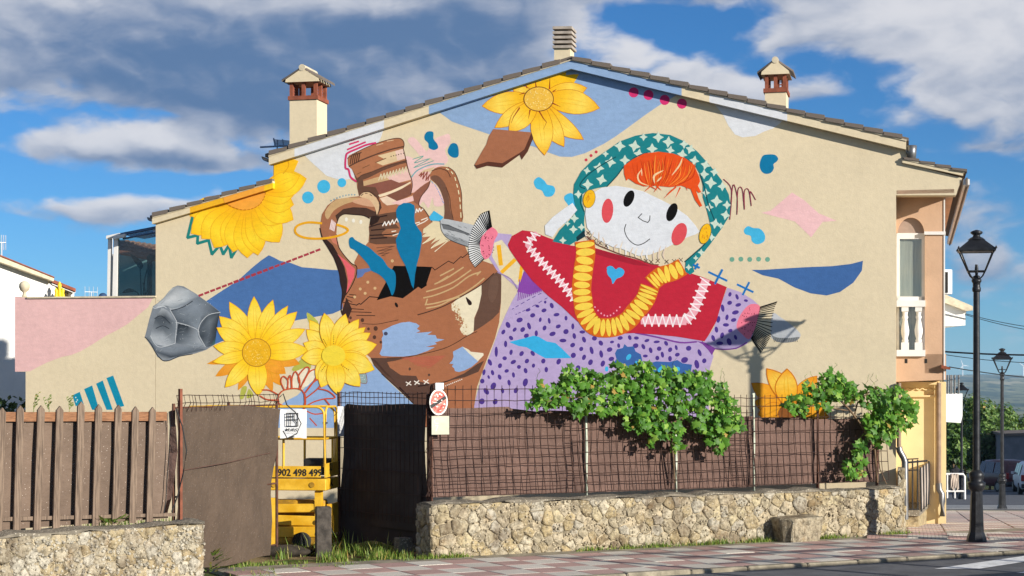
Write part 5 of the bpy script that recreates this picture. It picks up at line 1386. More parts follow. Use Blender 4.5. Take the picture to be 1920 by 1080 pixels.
for q in ([(285, 460), (250, 440), (290, 380), (380, 310), (500, 240)], [(440, 445), (510, 370), (560, 305), (640, 240), (720, 210)], [(1090, 360), (1120, 450), (1145, 560), (1190, 680)], [(280, 620), (255, 560), (262, 500)], [(985, 970), (1060, 905), (1120, 850), (1165, 780)]): f.stroke(z('Fz', *q), 2.0, '#0E4A50', smooth=True)
f.poly(z('Fz', (225, 800), (280, 750), (295, 790), (230, 830)), '#12343C')
# face
f.poly(z('Fz', (288, 640), (295, 570), (330, 500), (400, 455), (500, 440), (600, 455), (700, 482), (800, 530), (900, 580), (1000, 650), (1060, 720), (1086, 762), (1060, 780), (1000, 800), (900, 850), (820, 892), (740, 922), (660, 930), (600, 905), (540, 880), (480, 868), (400, 830), (340, 790), (300, 730)), '#DEE0E4')
for i in range(15):
    t = i / 14; x = 300 + 540 * t; y = 790 + 150 * math.sin(t * 1.9)
    f.stroke(z('Fz', (x + mr.uniform(-8, 20), y - mr.uniform(30, 75)), (x + mr.uniform(-10, 6), y - 15), (x, y + 18)), 3.0, mr.choice(['#E6D8C6', '#DCC8B4', '#D6C2B0', '#E8E6E4']), smooth=True, taper='both')
f.stroke(z('Fz', (295, 795), (370, 850), (450, 885), (540, 920), (640, 945), (740, 985), (800, 992)), 1.8, '#7A4A3C', smooth=True)
for (x, y) in ((310, 770), (318, 805), (352, 825), (392, 840), (435, 860), (715, 965), (750, 972), (795, 965), (858, 970), (908, 967), (955, 958)):
    f.stroke(z('Fz', (x - 13, y - 13), (x + 13, y + 13)), 1.0, '#5A3A30'); f.stroke(z('Fz', (x - 13, y + 13), (x + 13, y - 13)), 1.0, '#5A3A30')
f.ell(*z('Fz', (593, 530))[0], 8.8, 16.5, 24, '#0B0A0C', 20); f.ell(*z('Fz', (893, 625))[0], 9.2, 18, 22, '#0B0A0C', 20)
f.ell(*z('Fz', (443, 615))[0], 10.8, 23, 5, '#DB4F57', 20); f.ell(*z('Fz', (944, 778))[0], 13.2, 22, 22, '#DB4F57', 20)
f.stroke(z('Fz', (683, 635), (658, 662), (690, 685), (725, 697), (738, 680), (740, 650)), 1.5, '#141214')
f.stroke(z('Fz', (572, 710), (562, 750), (580, 800), (615, 838), (655, 855), (700, 840), (738, 812)), 1.5, '#141214', smooth=True)
# hair
f.poly(z('Fz', (558, 300), (620, 255), (700, 215), (800, 203), (900, 215), (980, 245), (1045, 290), (1085, 380), (1090, 410), (1075, 440), (1098, 485), (1080, 490), (1060, 470), (1080, 530), (1105, 580), (1090, 588), (1055, 540), (1025, 465), (960, 440), (880, 450), (780, 440), (700, 445), (640, 425), (590, 390), (575, 405), (560, 360)), '#E4501B')
for q in ([(760, 430), (720, 465), (705, 478)], [(800, 440), (770, 482)], [(790, 445), (818, 470)], [(920, 450), (840, 525)], [(950, 455), (920, 520)], [(990, 440), (1000, 470)], [(740, 440), (790, 470)], [(895, 470), (860, 500)], [(1080, 410), (1060, 470)]): f.stroke(z('Fz', *q), 2.8, '#E4501B', taper=True)
for i in range(46):
    x = mr.uniform(580, 1060); t = (x - 560) / 500
    y0 = 225 + 110 * (t - .5) ** 2 * 2 + mr.uniform(0, 60)
    f.stroke(z('Fz', (x, y0), (x + (800 - x) * .12 + mr.uniform(-15, 15), y0 + 80), (x + (770 - x) * .45, min(440, y0 + 170))), mr.uniform(.9, 2.2), mr.choice(['#C63A10', '#F07020', '#D84614', '#F58A34', '#B8320E']), smooth=True, taper='both')
for q, w in (([(965, 250), (945, 300), (895, 365)], 3.2), ([(680, 330), (655, 370), (670, 415), (730, 440)], 3.0), ([(830, 335), (770, 370), (772, 420)], 3.8), ([(820, 380), (790, 410)], 3.0), ([(680, 320), (684, 370)], 2.0)): f.stroke(z('Fz', *q), w, '#EFCB9A', smooth=True, taper='both')
# earrings
for (x, y, rx, ry, ro) in ((316, 532, 43, 66, 12), (1125, 775, 40, 74, 16)):
    f.ell(*z('Fz', (x, y))[0], rx / 3.724, ry / 3.724, ro, '#7D6A22', 18); f.ell(*z('Fz', (x, y))[0], rx / 3.724 * .92, ry / 3.724 * .95, ro, '#F0B71E', 18)
    for i in range(16): f.ell(*z('Fz', (x + mr.uniform(-.5, .5) * rx, y + mr.uniform(-.6, .6) * ry))[0], .7, 1.8, mr.uniform(-30, 30), '#D8881A', 6)
# necklace of yellow beads
NO, NY = '#D4661A', '#F2CF4E'
neck = z('G', (850, 262), (858, 340), (845, 430), (835, 510), (830, 590), (840, 665), (850, 735), (880, 795), (925, 835), (985, 845), (1045, 840), (1100, 822), (1150, 788)) + z('Hz', (145, 595), (190, 545), (220, 500), (236, 455), (246, 425))
neck2 = z('Hz', (258, 402), (290, 372), (330, 345), (400, 325), (465, 290))
for nk, w0, n in ((neck, 37, 26), (neck2, 34, 7)):
    C_ = catmull(nk, False, 8); f.stroke(C_[::2], w0 * .98, NO)
    tot = len(C_) - 1
    for i in range(n):
        a_ = C_[int(i / n * tot)]; b_ = C_[min(tot, int((i + 1) / n * tot))]
        cx, cy = (a_[0] + b_[0]) / 2, (a_[1] + b_[1]) / 2; an = math.degrees(math.atan2(b_[1] - a_[1], b_[0] - a_[0]))
        l = math.dist(a_, b_)
        f.ell(cx, cy, max(1.5, l * .5 - .55), w0 * .45 + mr.uniform(-1.5, 1.5), an + mr.uniform(-6, 6), NY, 16)
# cuffs and fringes
f.poly(z('G', (225, 165), (265, 205), (240, 260), (225, 330), (205, 370), (170, 382), (150, 340), (142, 280), (150, 235), (185, 195)), '#EC7D93', smooth=True, sub=3)
f.poly(z('Hz', (930, 540), (990, 555), (975, 640), (950, 720), (915, 778), (870, 745), (832, 700), (845, 640), (880, 580)), '#EC7D93', smooth=True, sub=3)
for i in range(34):
    x, y = mr.uniform(155, 250), mr.uniform(190, 370)
    if (x - 195) ** 2 / 52 ** 2 + (y - 280) ** 2 / 95 ** 2 < .85: f.ell(*z('G', (x, y))[0], 1.0, 1.0, 0, '#7A1830', 7)
for i in range(50):
    x, y = mr.uniform(840, 985), mr.uniform(550, 770)
    if (x - 912) ** 2 / 60 ** 2 + (y - 660) ** 2 / 100 ** 2 < .9: f.ell(*z('Hz', (x, y))[0], .95, .95, 0, '#7A1830', 7)
FW = [(205, 55), (150, 80), (105, 150), (80, 220), (65, 300), (75, 380), (110, 435), (170, 380), (150, 340), (142, 280), (150, 235), (185, 195), (222, 160)]
f.poly(z('G', *FW), '#ECECEA')
ou = catmull(z('G', (205, 55), (150, 80), (105, 150), (80, 220), (65, 300), (75, 380), (112, 435)), False, 5); inn = catmull(z('G', (222, 162), (198, 180), (165, 212), (147, 255), (142, 290), (148, 340), (172, 380)), False, 5)
for i in range(len(ou)):
    f.stroke([ou[i], inn[min(i, len(inn) - 1)]], 1.5 if i > 6 else 2.1, '#0C0B0D')
ou = catmull(z('Hz', (1105, 525), (1085, 570), (1075, 640), (1065, 745), (1045, 790), (1025, 830), (995, 868)), False, 4); inn = catmull(z('Hz', (992, 560), (985, 590), (975, 640), (962, 690), (950, 725), (940, 755), (930, 770)), False, 4)
for i in range(len(ou)): f.stroke([inn[i], ou[i]], 1.5, '#0C0B0D')
# crosses, spirals
for (x, y, s_) in ((705, 355, 60), (890, 435, 52), (560, 285, 20)):
    f.stroke(z('Hz', (x - s_, y - s_ * .5), (x + s_, y + s_ * .45)), 3.8, '#1B74BC'); f.stroke(z('Hz', (x + s_ * .5, y - s_ * .75), (x - s_ * .3, y + s_ * .8)), 3.8, '#1B74BC')
f.stroke(z('Fz', (1255, 395), (1310, 470), (1298, 675), (1320, 435), (1350, 520), (1348, 640), (1355, 470), (1385, 465), (1400, 605), (1400, 480), (1430, 470), (1448, 580), (1440, 480), (1478, 538)), 1.5, '#8A2A45', smooth=True)
f.poly(z('Fz', (5, 720), (60, 660), (140, 600), (200, 560), (232, 610), (180, 670), (100, 740), (60, 800), (10, 780)), '#DEE0E4')
f.done()
# ------------------------------------------------------------------ garden walls of rubble stone
def clip_poly(poly, a, b, c):
    out = []; n = len(poly)
    for i in range(n):
        p, q = poly[i], poly[(i + 1) % n]; fp, fq = a * p[0] + b * p[1] - c, a * q[0] + b * q[1] - c
        if fp <= 0: out.append(p)
        if (fp <= 0) != (fq <= 0):
            t = fp / (fp - fq); out.append((p[0] + (q[0] - p[0]) * t, p[1] + (q[1] - p[1]) * t))
    return out
def voronoi(seeds, w, h):
    cells = []
    for i, s in enumerate(seeds):
        poly = [(0, 0), (w, 0), (w, h), (0, h)]
        for j, t in enumerate(seeds):
            if i == j or abs(s[0] - t[0]) > 0.9: continue
            a, b = t[0] - s[0], t[1] - s[1]
            c = (t[0] ** 2 + t[1] ** 2 - s[0] ** 2 - s[1] ** 2) / 2
            poly = clip_poly(poly, a, b, c)
            if len(poly) < 3: break
        if len(poly) >= 3: cells.append((s, poly))
    return cells

def stone_mat(name, cols_, lichen=0.5):
    m = bpy.data.materials.new(name); m.use_nodes = True
    T = NT(m.node_tree); out = T.n('ShaderNodeOutputMaterial'); b = T.n('ShaderNodeBsdfPrincipled'); T.l(b.outputs[0], out.inputs[0])
    g = T.n('ShaderNodeNewGeometry').outputs['Position']; oi = T.n('ShaderNodeObjectInfo').outputs['Random']
    cr = T.n('ShaderNodeValToRGB'); T.l(oi, cr.inputs[0]); cr.color_ramp.interpolation = 'CONSTANT'
    els = cr.color_ramp.elements
    for i, c in enumerate(cols_):
        e = els[i] if i < 2 else els.new(i / len(cols_))
        e.position = i / len(cols_); e.color = (*hexl(c), 1)
    n1 = T.noise(g, 13, 8, 0.72); n2 = T.noise(g, 38, 6, 0.7); n3 = T.noise(g, 3.3, 5, 0.6)
    sc = T.n('ShaderNodeVectorMath', operation='SCALE'); T.l(cr.outputs[0], sc.inputs[0]); sc.inputs['Scale'].default_value = 0.46
    c = T.mix(T.ramp(n1, 0.32, 0.62), sc.outputs[0], cr.outputs[0])
    c = T.mix(T.math('MULTIPLY', T.ramp(n2, 0.52, 0.70), 0.65), c, hexl('#D8CFBA'))
    c = T.mix(T.math('MULTIPLY', T.ramp(T.noise(g, 15, 6, 0.7), 0.50, 0.62), lichen), c, hexl('#3E3427'))
    c = T.mix(T.math('MULTIPLY', T.ramp(n3, 0.55, 0.75), 0.35), c, hexl('#B08A52'))
    c = T.mix(T.math('MULTIPLY', T.ramp(T.noise(g, 1.7, 4, 0.6), 0.50, 0.66), 0.55), c, hexl('#5C4A36'))
    T.l(c, b.inputs['Base Color']); b.inputs['Roughness'].default_value = 0.95; b.inputs['Specular IOR Level'].default_value = 0.15
    h = T.math('ADD', T.math('MULTIPLY', n1, 1.0), T.math('MULTIPLY', n2, 0.4))
    bp = T.n('ShaderNodeBump'); bp.inputs['Strength'].default_value = 0.9; bp.inputs['Distance'].default_value = 0.03
    T.l(h, bp.inputs['Height']); T.l(bp.outputs[0], b.inputs['Normal'])
    return m
M_STONE = stone_mat('rubble_stone', ['#BDB096', '#AEA288', '#C2B492', '#A89C84', '#B8A680', '#B6AE9C', '#C8BDA4', '#AC9C7C'])
M_STONE2 = stone_mat('pebbly_stone', ['#B6AA92', '#BBB098', '#B4A482', '#A89C86', '#C4BCAA', '#AE9C7A'], 0.6)
M_WMORTAR = mat('wall_mortar', hexl('#A0937A'), 0.95, var=0.6, vscale=7, bump=0.9, bscale=35, bdist=0.03, speck=(26, hexl('#C4B69A'), 0.35))
M_CAP = mat('cement_cap', hexl('#766E60'), 0.95, var=0.3, vscale=5, bump=0.8, bscale=28, bdist=0.02, speck=(30, hexl('#B5AC9A'), 0.3))

def stone_face(par, org, du, dv, dn, w, h, size, mt, seed, proud=(0.004, 0.026), gap=0.005, keep=None):
    """irregular stones packed into a w x h face"""
    rg = random.Random(seed); seeds = []; rad = []
    for _ in range(int(w * h / size ** 2 * 40)):                 # dart throwing with very unequal stones
        r_ = size * (rg.choice((.40, .50, .62, .78, 1.0, 1.25)) if len(seeds) < w * h / size ** 2 * .4 else rg.uniform(.36, .56))
        p_ = (rg.uniform(-.05, w + .05), rg.uniform(-.03, h + .03))
        if all((p_[0] - q_[0]) ** 2 + ((p_[1] - q_[1]) * 1.25) ** 2 > ((r_ + k_) * .86) ** 2 for q_, k_ in zip(seeds, rad)):
            seeds.append(p_); rad.append(r_)
    for (s, poly) in voronoi(seeds, w, h):
        cx = sum(p[0] for p in poly) / len(poly); cy = sum(p[1] for p in poly) / len(poly)
        if keep and not keep(cx, cy): continue
        ar = abs(sum(poly[i][0] * poly[(i + 1) % len(poly)][1] - poly[(i + 1) % len(poly)][0] * poly[i][1] for i in range(len(poly)))) / 2
        if ar < 0.0012 or rg.random() < .10: continue
        r = math.sqrt(ar)
        pts = []
        n = len(poly)
        for i in range(n):
            p, q = poly[i], poly[(i + 1) % n]
            l = math.dist(p, q); pts.append(p)
            if l > r * .55: pts.append(((p[0] + q[0]) / 2 + rg.uniform(-.05, .05) * r, (p[1] + q[1]) / 2 + rg.uniform(-.05, .05) * r))
        n = len(pts); k0 = max(.6, 1 - gap / r * 2); out = rg.uniform(*proud) * min(1.3, r / .13)
        rings = []
        for (k, o) in ((k0 * 1.0, -0.02), (k0 * .95, out * .75), (k0 * .72, out * 1.0)):
            ring = []
            for (px_, py_) in pts:
                j = 1 + rg.uniform(-.05, .05)
                ring.append((cx + (px_ - cx) * k * j, cy + (py_ - cy) * k * j, o * (1 + rg.uniform(-.5, .5))))
            rings.append(ring)
        mb = MB(); vs = []
        for ring in rings:
            for (a_, b_, o_) in ring: vs.append(org + du * a_ + dv * b_ + dn * o_)
        vs.append(org + du * cx + dv * cy + dn * out * rg.uniform(.9, 1.25))
        fs = []
        for k in range(2):
            for i in range(n):
                i2 = (i + 1) % n; fs.append([k * n + i, k * n + i2, (k + 1) * n + i2, (k + 1) * n + i])
        for i in range(n): fs.append([2 * n + i, 2 * n + (i + 1) % n, 3 * n])
        mb.mesh(vs, fs, 0, True)
        mb.build('stone', mt, par)

def pebbles(par, org, du, dv, dn, w, h, n, seed, mt):
    rg = random.Random(seed); mb = MB()
    for _ in range(n):
        a, b = rg.uniform(0, w), rg.uniform(0, h); r = rg.uniform(.008, .032); o = rg.uniform(-.005, .022)
        c = org + du * a + dv * b + dn * o; k = rg.randint(5, 7); ph = rg.uniform(0, 6.28)
        ring = [c + du * (r * rg.uniform(.7, 1.3) * math.cos(ph + 6.283 * i / k)) + dv * (r * rg.uniform(.6, 1.1) * math.sin(ph + 6.283 * i / k)) for i in range(k)]
        top = [c + (p - c) * .6 + dn * r * rg.uniform(.3, .7) for p in ring]; ring = [p - dn * .02 for p in ring]
        fs = [[i, (i + 1) % k, k + (i + 1) % k, k + i] for i in range(k)] + [list(range(k, 2 * k))]
        mb.mesh(ring + top, fs, 0, False)
    mb.build('pebbles', mt, par)['kind'] = 'stuff'

def garden_wall(pl, s0, s1, h, th, label, size, mt, seed, endface=None, z0=-0.25, npeb=260):
    t = thing('garden_wall', label, 'wall', pl.u((s0 + s1) / 2, 0, -th / 2))
    mb = MB()
    a, b = pl.u(s0, z0), pl.u(s1, z0)
    mb.prism([a, b, b - pl.n * th, a - pl.n * th], (0, 0, h - z0 - 0.05)); mb.build('wall_core', M_WMORTAR, t)
    # uneven cement cap
    mb = MB(); n = int((s1 - s0) / .22); prev = None
    rows = []
    rg = random.Random(seed + 5)
    for i in range(n + 1):
        s_ = s0 + (s1 - s0) * i / n; e = rg.uniform(.0, .035); zz = h + rg.uniform(-.035, .018)
        rows.append([pl.u(s_, h - .04 + rg.uniform(-.02, .02), e), pl.u(s_, zz - .012, e - .01), pl.u(s_, zz + .012, -th * .35), pl.u(s_, zz + rg.uniform(-.01, .01), -th * .75), pl.u(s_, h - .06, -th - .01)])
    for i in range(n):
        for j in range(4): mb.face([rows[i][j], rows[i + 1][j], rows[i + 1][j + 1], rows[i][j + 1]], 0, None, True)
    mb.face(rows[0][::-1]); mb.face(rows[-1]); mb.build('cap', M_CAP, t)
    stone_face(t, pl.u(s0, z0 + .2), pl.d, V(0, 0, 1), pl.n, s1 - s0, h - .035 - z0 - .2, size, mt, seed)
    pebbles(t, pl.u(s0, z0 + .2), pl.d, V(0, 0, 1), pl.n, s1 - s0, h - .05 - z0 - .2, int((s1 - s0) * npeb), seed + 9, mt)
    if endface == 'left':
        stone_face(t, pl.u(s0, z0 + .2, -th), pl.n, V(0, 0, 1), -pl.d, th, h - .07 - z0 - .2, size, mt, seed + 1)
    if endface == 'right':
        stone_face(t, pl.u(s1, z0 + .2, 0), -pl.n, V(0, 0, 1), pl.d, th, h - .07 - z0 - .2, size, mt, seed + 1)
    return t
LR = WR.dist(1691)
wall_r = garden_wall(WR, WR.dist(808), LR, 0.74, 0.46, 'low rubble stone wall under the rusty wire fence', 0.165, M_STONE, 21, 'left')
wall_l = garden_wall(WL, WL.dist(-75), WL.dist(381), 0.76, 0.5, 'low pebbly stone wall under the wooden picket fence', 0.15, M_STONE2, 33, 'right', npeb=480)

# stone quoin at the house corner
qn = thing('corner_buttress', 'narrow stone buttress at the house corner beside the wall end', 'buttress', H.at(1688, 0, .05))
o_ = H.at(1683, -.1, .25)
mb = MB(); mb.prism([o_, o_ + H.d * .1, o_ + H.d * .1 + BACK * .5, o_ + BACK * .5], (0, 0, 1.1)); mb.build('core', M_WMORTAR, qn)
stone_face(qn, o_, H.d, V(0, 0, 1), H.n, .1, 1.1, .14, M_STONE, 5); stone_face(qn, o_ + H.d * .1, BACK, V(0, 0, 1), H.d, .5, 1.1, .16, M_STONE, 6)

# loose carved boulder in front of the wall
def rock(name, c, rx, ry, rz, seed, mt, flat=0.5, par=None):
    rg = random.Random(seed); bm = bmesh.new(); bmesh.ops.create_icosphere(bm, subdivisions=3, radius=1.0)
    ph = [rg.uniform(0, 6.28) for _ in range(6)]
    vs = []
    for v in bm.verts:
        p = v.co.normalized()
        k = 1 + .09 * math.sin(3 * p.x + ph[0]) * math.sin(2.6 * p.y + ph[1]) + .07 * math.sin(5 * p.z + ph[2]) + .05 * math.sin(7 * p.x + 5 * p.y + ph[3])
        q = Vector((math.copysign(abs(p.x) ** flat, p.x), math.copysign(abs(p.y) ** flat, p.y), math.copysign(abs(p.z) ** flat, p.z))) * k
        vs.append(c + V(q.x * rx, q.y * ry, (q.z + 1) * rz))
    mb = MB(); bm.verts.index_update(); mb.mesh(vs, [[v.index for v in f.verts] for f in bm.faces], 0, True); bm.free()
    return mb.build(name, mt, par)
c = PG(1497, 1013)
def boulder():
    rg = random.Random(8); bm = bmesh.new()
    d, n = WR.d, WR.n
    lo = [(-.30, -.20), (.20, -.20), (.27, .04), (.22, .22), (-.26, .22), (-.34, .05)]; hi = [(-.36, -.22), (.30, -.22), (.37, .02), (.30, .24), (-.28, .24), (-.38, .05)]
    vb = [bm.verts.new(c + d * a + n * b + V(0, 0, -.04)) for a, b in lo]; vt = [bm.verts.new(c + d * a + n * b + V(0, 0, .36 + rg.uniform(-.03, .02))) for a, b in hi]
    k = len(lo); bm.faces.new(vb[::-1]); bm.faces.new(vt)
    for i in range(k): bm.faces.new([vb[i], vb[(i + 1) % k], vt[(i + 1) % k], vt[i]])
    bmesh.ops.bevel(bm, geom=bm.edges[:], offset=.035, segments=2, affect='EDGES', profile=.5)
    bmesh.ops.triangulate(bm, faces=bm.faces[:]); bmesh.ops.subdivide_edges(bm, edges=bm.edges[:], cuts=1)
    for v in bm.verts: v.co += Vector((rg.uniform(-1, 1), rg.uniform(-1, 1), rg.uniform(-1, 1))) * .007
    bm.verts.index_update(); mb = MB(); mb.mesh([v.co.copy() for v in bm.verts], [[v.index for v in f.verts] for f in bm.faces], 0, False); bm.free()
    return mb.build('boulder', M_STONE)
bo = boulder()
tag(bo, 'squarish pale boulder lying on the pavement against the stone wall', 'boulder')

# ------------------------------------------------------------------ fence: wire mesh, posts, shade net
M_NET = mat('brown_shade_net', hexl('#664F46'), 0.9, var=0.14, vscale=1.6, bump=0.7, bscale=4.5, bdist=0.07, speck=(34, hexl('#C9B8AA'), 0.10), streak=(1, 1, 1))
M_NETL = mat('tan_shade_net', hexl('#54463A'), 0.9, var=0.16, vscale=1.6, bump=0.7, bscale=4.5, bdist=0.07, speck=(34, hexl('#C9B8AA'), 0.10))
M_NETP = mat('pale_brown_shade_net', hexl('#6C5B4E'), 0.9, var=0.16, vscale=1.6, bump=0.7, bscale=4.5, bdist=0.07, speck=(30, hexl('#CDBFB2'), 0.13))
M_NETD = mat('net_dark_for_shade', hexl('#3A322E'), 0.9, var=0.25, vscale=2.2, bump=0.25, bscale=160, bdist=0.004)  # net colour darkened for the gate leaf turned away from the sun
M_RUST = mat('rusty_wire', hexl('#3A241C'), 0.8, var=0.35, vscale=14)
M_POST = mat('pale_green_post', hexl('#B9C2AC'), 0.6, var=0.2, vscale=9, col2=hexl('#C8CDBB'))
M_POSTD = mat('rusty_post', hexl('#5A3A2C'), 0.8, var=0.4, vscale=8)

def net(pl, xs, ytop, zb, off, name, mt, parent, wave=.02, seed=1, nz=10):
    """sheet of shade net between pixel columns xs; ytop(x) = its upper edge in the photo's rows"""
    rg = random.Random(seed); n = 48; rows = []
    ph = [rg.uniform(0, 6.28) for _ in range(5)]
    s0, s1 = pl.dist(xs[0], off), pl.dist(xs[1], off)
    for i in range(n + 1):
        x = xs[0] + (xs[1] - xs[0]) * i / n
        zt = pl.p(x, ytop(x), off).z; col_ = []
        for j in range(nz + 1):
            t = j / nz; zz = zb + (zt - zb) * t
            o = off + wave * (math.sin(i * .55 + ph[0] + t * 2) * .5 + math.sin(i * .21 + ph[1]) + .6 * math.sin(t * 5 + ph[2] + i * .1)) + wave * .35 * rg.uniform(-1, 1) + wave * .8 * math.sin(i * 1.3 + t * 3.5 + ph[3]) * (1 - t) + wave * .5 * math.sin(i * .9 - t * 9 + ph[4])
            p = pl.at(x, zz, off) + pl.n * (o - off)
            col_.append(p)
        rows.append(col_)
    mb = MB()
    for i in range(n):
        for j in range(nz): mb.face([rows[i][j], rows[i + 1][j], rows[i + 1][j + 1], rows[i][j + 1]], 0, None, True)
    me_v = [tuple(p) for r in rows for p in r]
    mb2 = MB(); fs = []
    for i in range(n):
        for j in range(nz):
            a = i * (nz + 1) + j; fs.append([a, a + nz + 1, a + nz + 2, a + 1])
    mb2.mesh(me_v, fs, 0, True)
    return mb2.build(name, mt, parent)

fr = thing('wire_fence', 'rusty wire mesh fence with pale posts and brown shade net on the stone wall', 'fence', WR.u(4, .72, -.2))
wave_y = lambda x: (763 + 2 * math.sin((x - 808) / 30) + (x - 808) * .012) if x < 960 else ((766 + (x - 960) * .12) if x < 1010 else 772 + (x - 1010) * .022 + 3 * math.sin(x / 60))
net(WR, (809, 1099), wave_y, .78, -.30, 'shade_net', M_NET, fr, .018, 3)
net(WR, (1099, 1413), lambda x: 775 + (x - 1099) * .022 + 2 * math.sin(x / 40), .78, -.31, 'shade_net', M_NET, fr, .016, 4)
net(WR, (1413, 1648), lambda x: 784 + 1.5 * math.sin(x / 30), .80, -.30, 'shade_net', M_NET, fr, .014, 5)
def wires(pl, x0, x1, zr, dx, off, parent, bulge=.06, r=.0055, seed=1, jit=.006, ytops=None):
    rg = random.Random(seed); mb = MB()
    zs = zr; z0, z1 = zs[0], zs[-1]
    def pt(x, zz):
        t = (zz - z0) / (z1 - z0)
        b = bulge * max(0, 1 - t * 1.9) ** 1.2
        return pl.at(x, zz, off) + pl.n * (b + rg.uniform(-.003, .003)) + pl.d * (bulge * .9 * max(0, 1 - t * 1.9))
    n = 14
    for zz in zs:
        mb.tube([pt(x0 + (x1 - x0) * i / n, zz + rg.uniform(-jit, jit)) for i in range(n + 1)], r, 4, 0, False)
    s0, s1 = pl.dist(x0), pl.dist(x1); m = int((s1 - s0) / dx)
    for i in range(m + 1):
        s_ = s0 + (s1 - s0) * i / m; q = pl.u(s_, 0); x = CX + F * q.x / q.y + rg.uniform(-.6, .6)
        mb.tube([pt(x, z0 + (z1 - z0) * k / 8) for k in range(9)] + [pt(x, z1 + .05)], r, 4, 0, False)
    return mb.build('wire_mesh', M_RUST, parent)
zl = [.80, .90, 1.0, 1.1, 1.22, 1.34, 1.46, 1.6, 1.76, 1.92, 2.10, 2.26]
wires(WR, 809, 1082, zl, .118, -.20, fr, .07, seed=2)
zr_ = [.80, .93, 1.06, 1.2, 1.36, 1.52, 1.7, 1.9, 2.08]
wires(WR, 1070, 1250, zr_[:-1], .105, -.21, fr, .05, seed=3)
wires(WR, 1240, 1412, zr_[:-1], .105, -.20, fr, .05, seed=4)
wires(WR, 1366, 1532, [.82, .97, 1.12, 1.28, 1.44, 1.62, 1.82, 2.0, 2.12], .105, -.205, fr, .04, seed=5)
wires(WR, 1534, 1662, [.82, .97, 1.12, 1.28, 1.44, 1.62, 1.82, 1.98], .11, -.205, fr, .03, seed=6)
for (x, yt, mt, r_) in ((808, 720, M_POSTD, .03), (1099, 764, M_POST, .024), (1267, 800, M_POST, .024), (1413, 737, M_POST, .022), (1533, 760, M_POSTD, .024), (1644, 770, M_POSTD, .026)):
    b = WR.at(x, .72, -.24); tp = WR.p(x, yt, -.24)
    mb = MB(); mb.tube([b, b + (tp - b) * .5 + V(.004, 0, 0), tp], r_, 10, 0); mb.build('post', mt, fr)
mb = MB()
for k in range(7):                                     # twisted loose wire on the gate post
    pts = [WR.at(806 + rnd.uniform(-5, 3), .8 + 1.4 * i / 9, -.22) + V(rnd.uniform(-.03, .03), 0, 0) for i in range(10)]
    mb.tube(pts, .005, 4, 0, False)
mb.build('loose_wire', M_RUST, fr)

# picket fence on the left wall
pf = thing('picket_fence', 'weathered wooden picket fence backed by brown net on the pebbly wall', 'fence', WL.u(1, .75, -.25))
M_WOOD = mat('weathered_wood', hexl('#6E5C4E'), 0.9, var=0.4, vscale=3, streak=(22, 22, 1.2), bump=0.5, bscale=8, col2=hexl('#8E7A68'))
M_WOODR = mat('brown_rail_wood', hexl('#8A5F42'), 0.85, var=0.3, vscale=3, streak=(3, 3, 25), bump=0.4, bscale=6, col2=hexl('#9C6F4E'))
pk = [(-62, 768, 9), (-28, 767, 8.5), (5, 764, 8), (39, 760, 8), (78, 760, 9), (113, 761, 8), (153, 753, 7), (186, 758, 7), (223, 759, 7), (255, 762, 7), (287, 763, 7)]
for (x, yt, lean) in pk:
    zb = .76; zt = WL.p(x, yt, -.2).z; w = .044
    o1_, th_ = -.185, .022
    def q(u_, zz):
        k = (zz - zb) / (zt - zb); return WL.at(x - lean * .9, zz, o1_) + WL.d * (u_ + (WL.dist(x, o1_) - WL.dist(x - lean * .9, o1_)) * k)
    mb = MB(); mb.prism([q(-w, zb), q(w, zb), q(w, zt - .05), q(0, zt), q(-w, zt - .05)], -WL.n * th_); mb.build('picket', M_WOOD, pf)
mb = MB(); mb.prism([WL.p(-90, 773, -.209), WL.p(313, 772, -.209), WL.p(313, 789, -.209), WL.p(-90, 791, -.209)], -WL.n * .03); mb.build('rail', M_WOODR, pf)
mb = MB(); mb.prism([WL.p(-90, 972, -.209), WL.p(330, 962, -.209), WL.p(330, 968, -.209), WL.p(-90, 980, -.209)], -WL.n * .03); mb.build('rail', M_WOOD, pf)
net(WL, (-90, 316), lambda x: 774, .78, -.262, 'shade_net', M_NETP, pf, .006, 8)
b = WL.at(338, .7, -.30); tp = WL.p(338.5, 729, -.30)
mb = MB(); mb.box((b + tp) / 2, WL.d * .018, WL.n * .018, V(0, 0, (tp.z - b.z) / 2)); mb.build('post', mat('rust_red_post', hexl('#7A4632'), .8, var=.3, vscale=9), pf)
mb = MB()                                              # rolled, curling edge of the net
edge = [(316, 772, .0), (318, 800, .01), (316, 850, .0), (312, 900, .03), (310, 940, .02), (306, 962, .0)]
edge2 = [(330, 766, .05), (342, 800, .10), (350, 845, .12), (343, 890, .10), (333, 930, .06), (322, 960, .02)]
A1 = [WL.p(x, y, -.31 + o) for x, y, o in edge]; B1 = [WL.p(x, y, -.27 + o) for x, y, o in edge2]; C1 = [WL.p((a[0] + b_[0]) / 2, (a[1] + b_[1]) / 2, -.20) for a, b_ in zip(edge, edge2)]
for i in range(5):
    mb.face([A1[i], A1[i + 1], C1[i + 1], C1[i]], 0, None, True)
mb.build('net_edge', M_NET, pf)
mb = MB(); mb.tube(B1, .008, 5); mb.tube([WL.p(x + 1, y, -.2) for x, y, o in edge], .006, 5); mb.build('wire_edge', mat('black_wire', (.02, .02, .02), .7), pf)

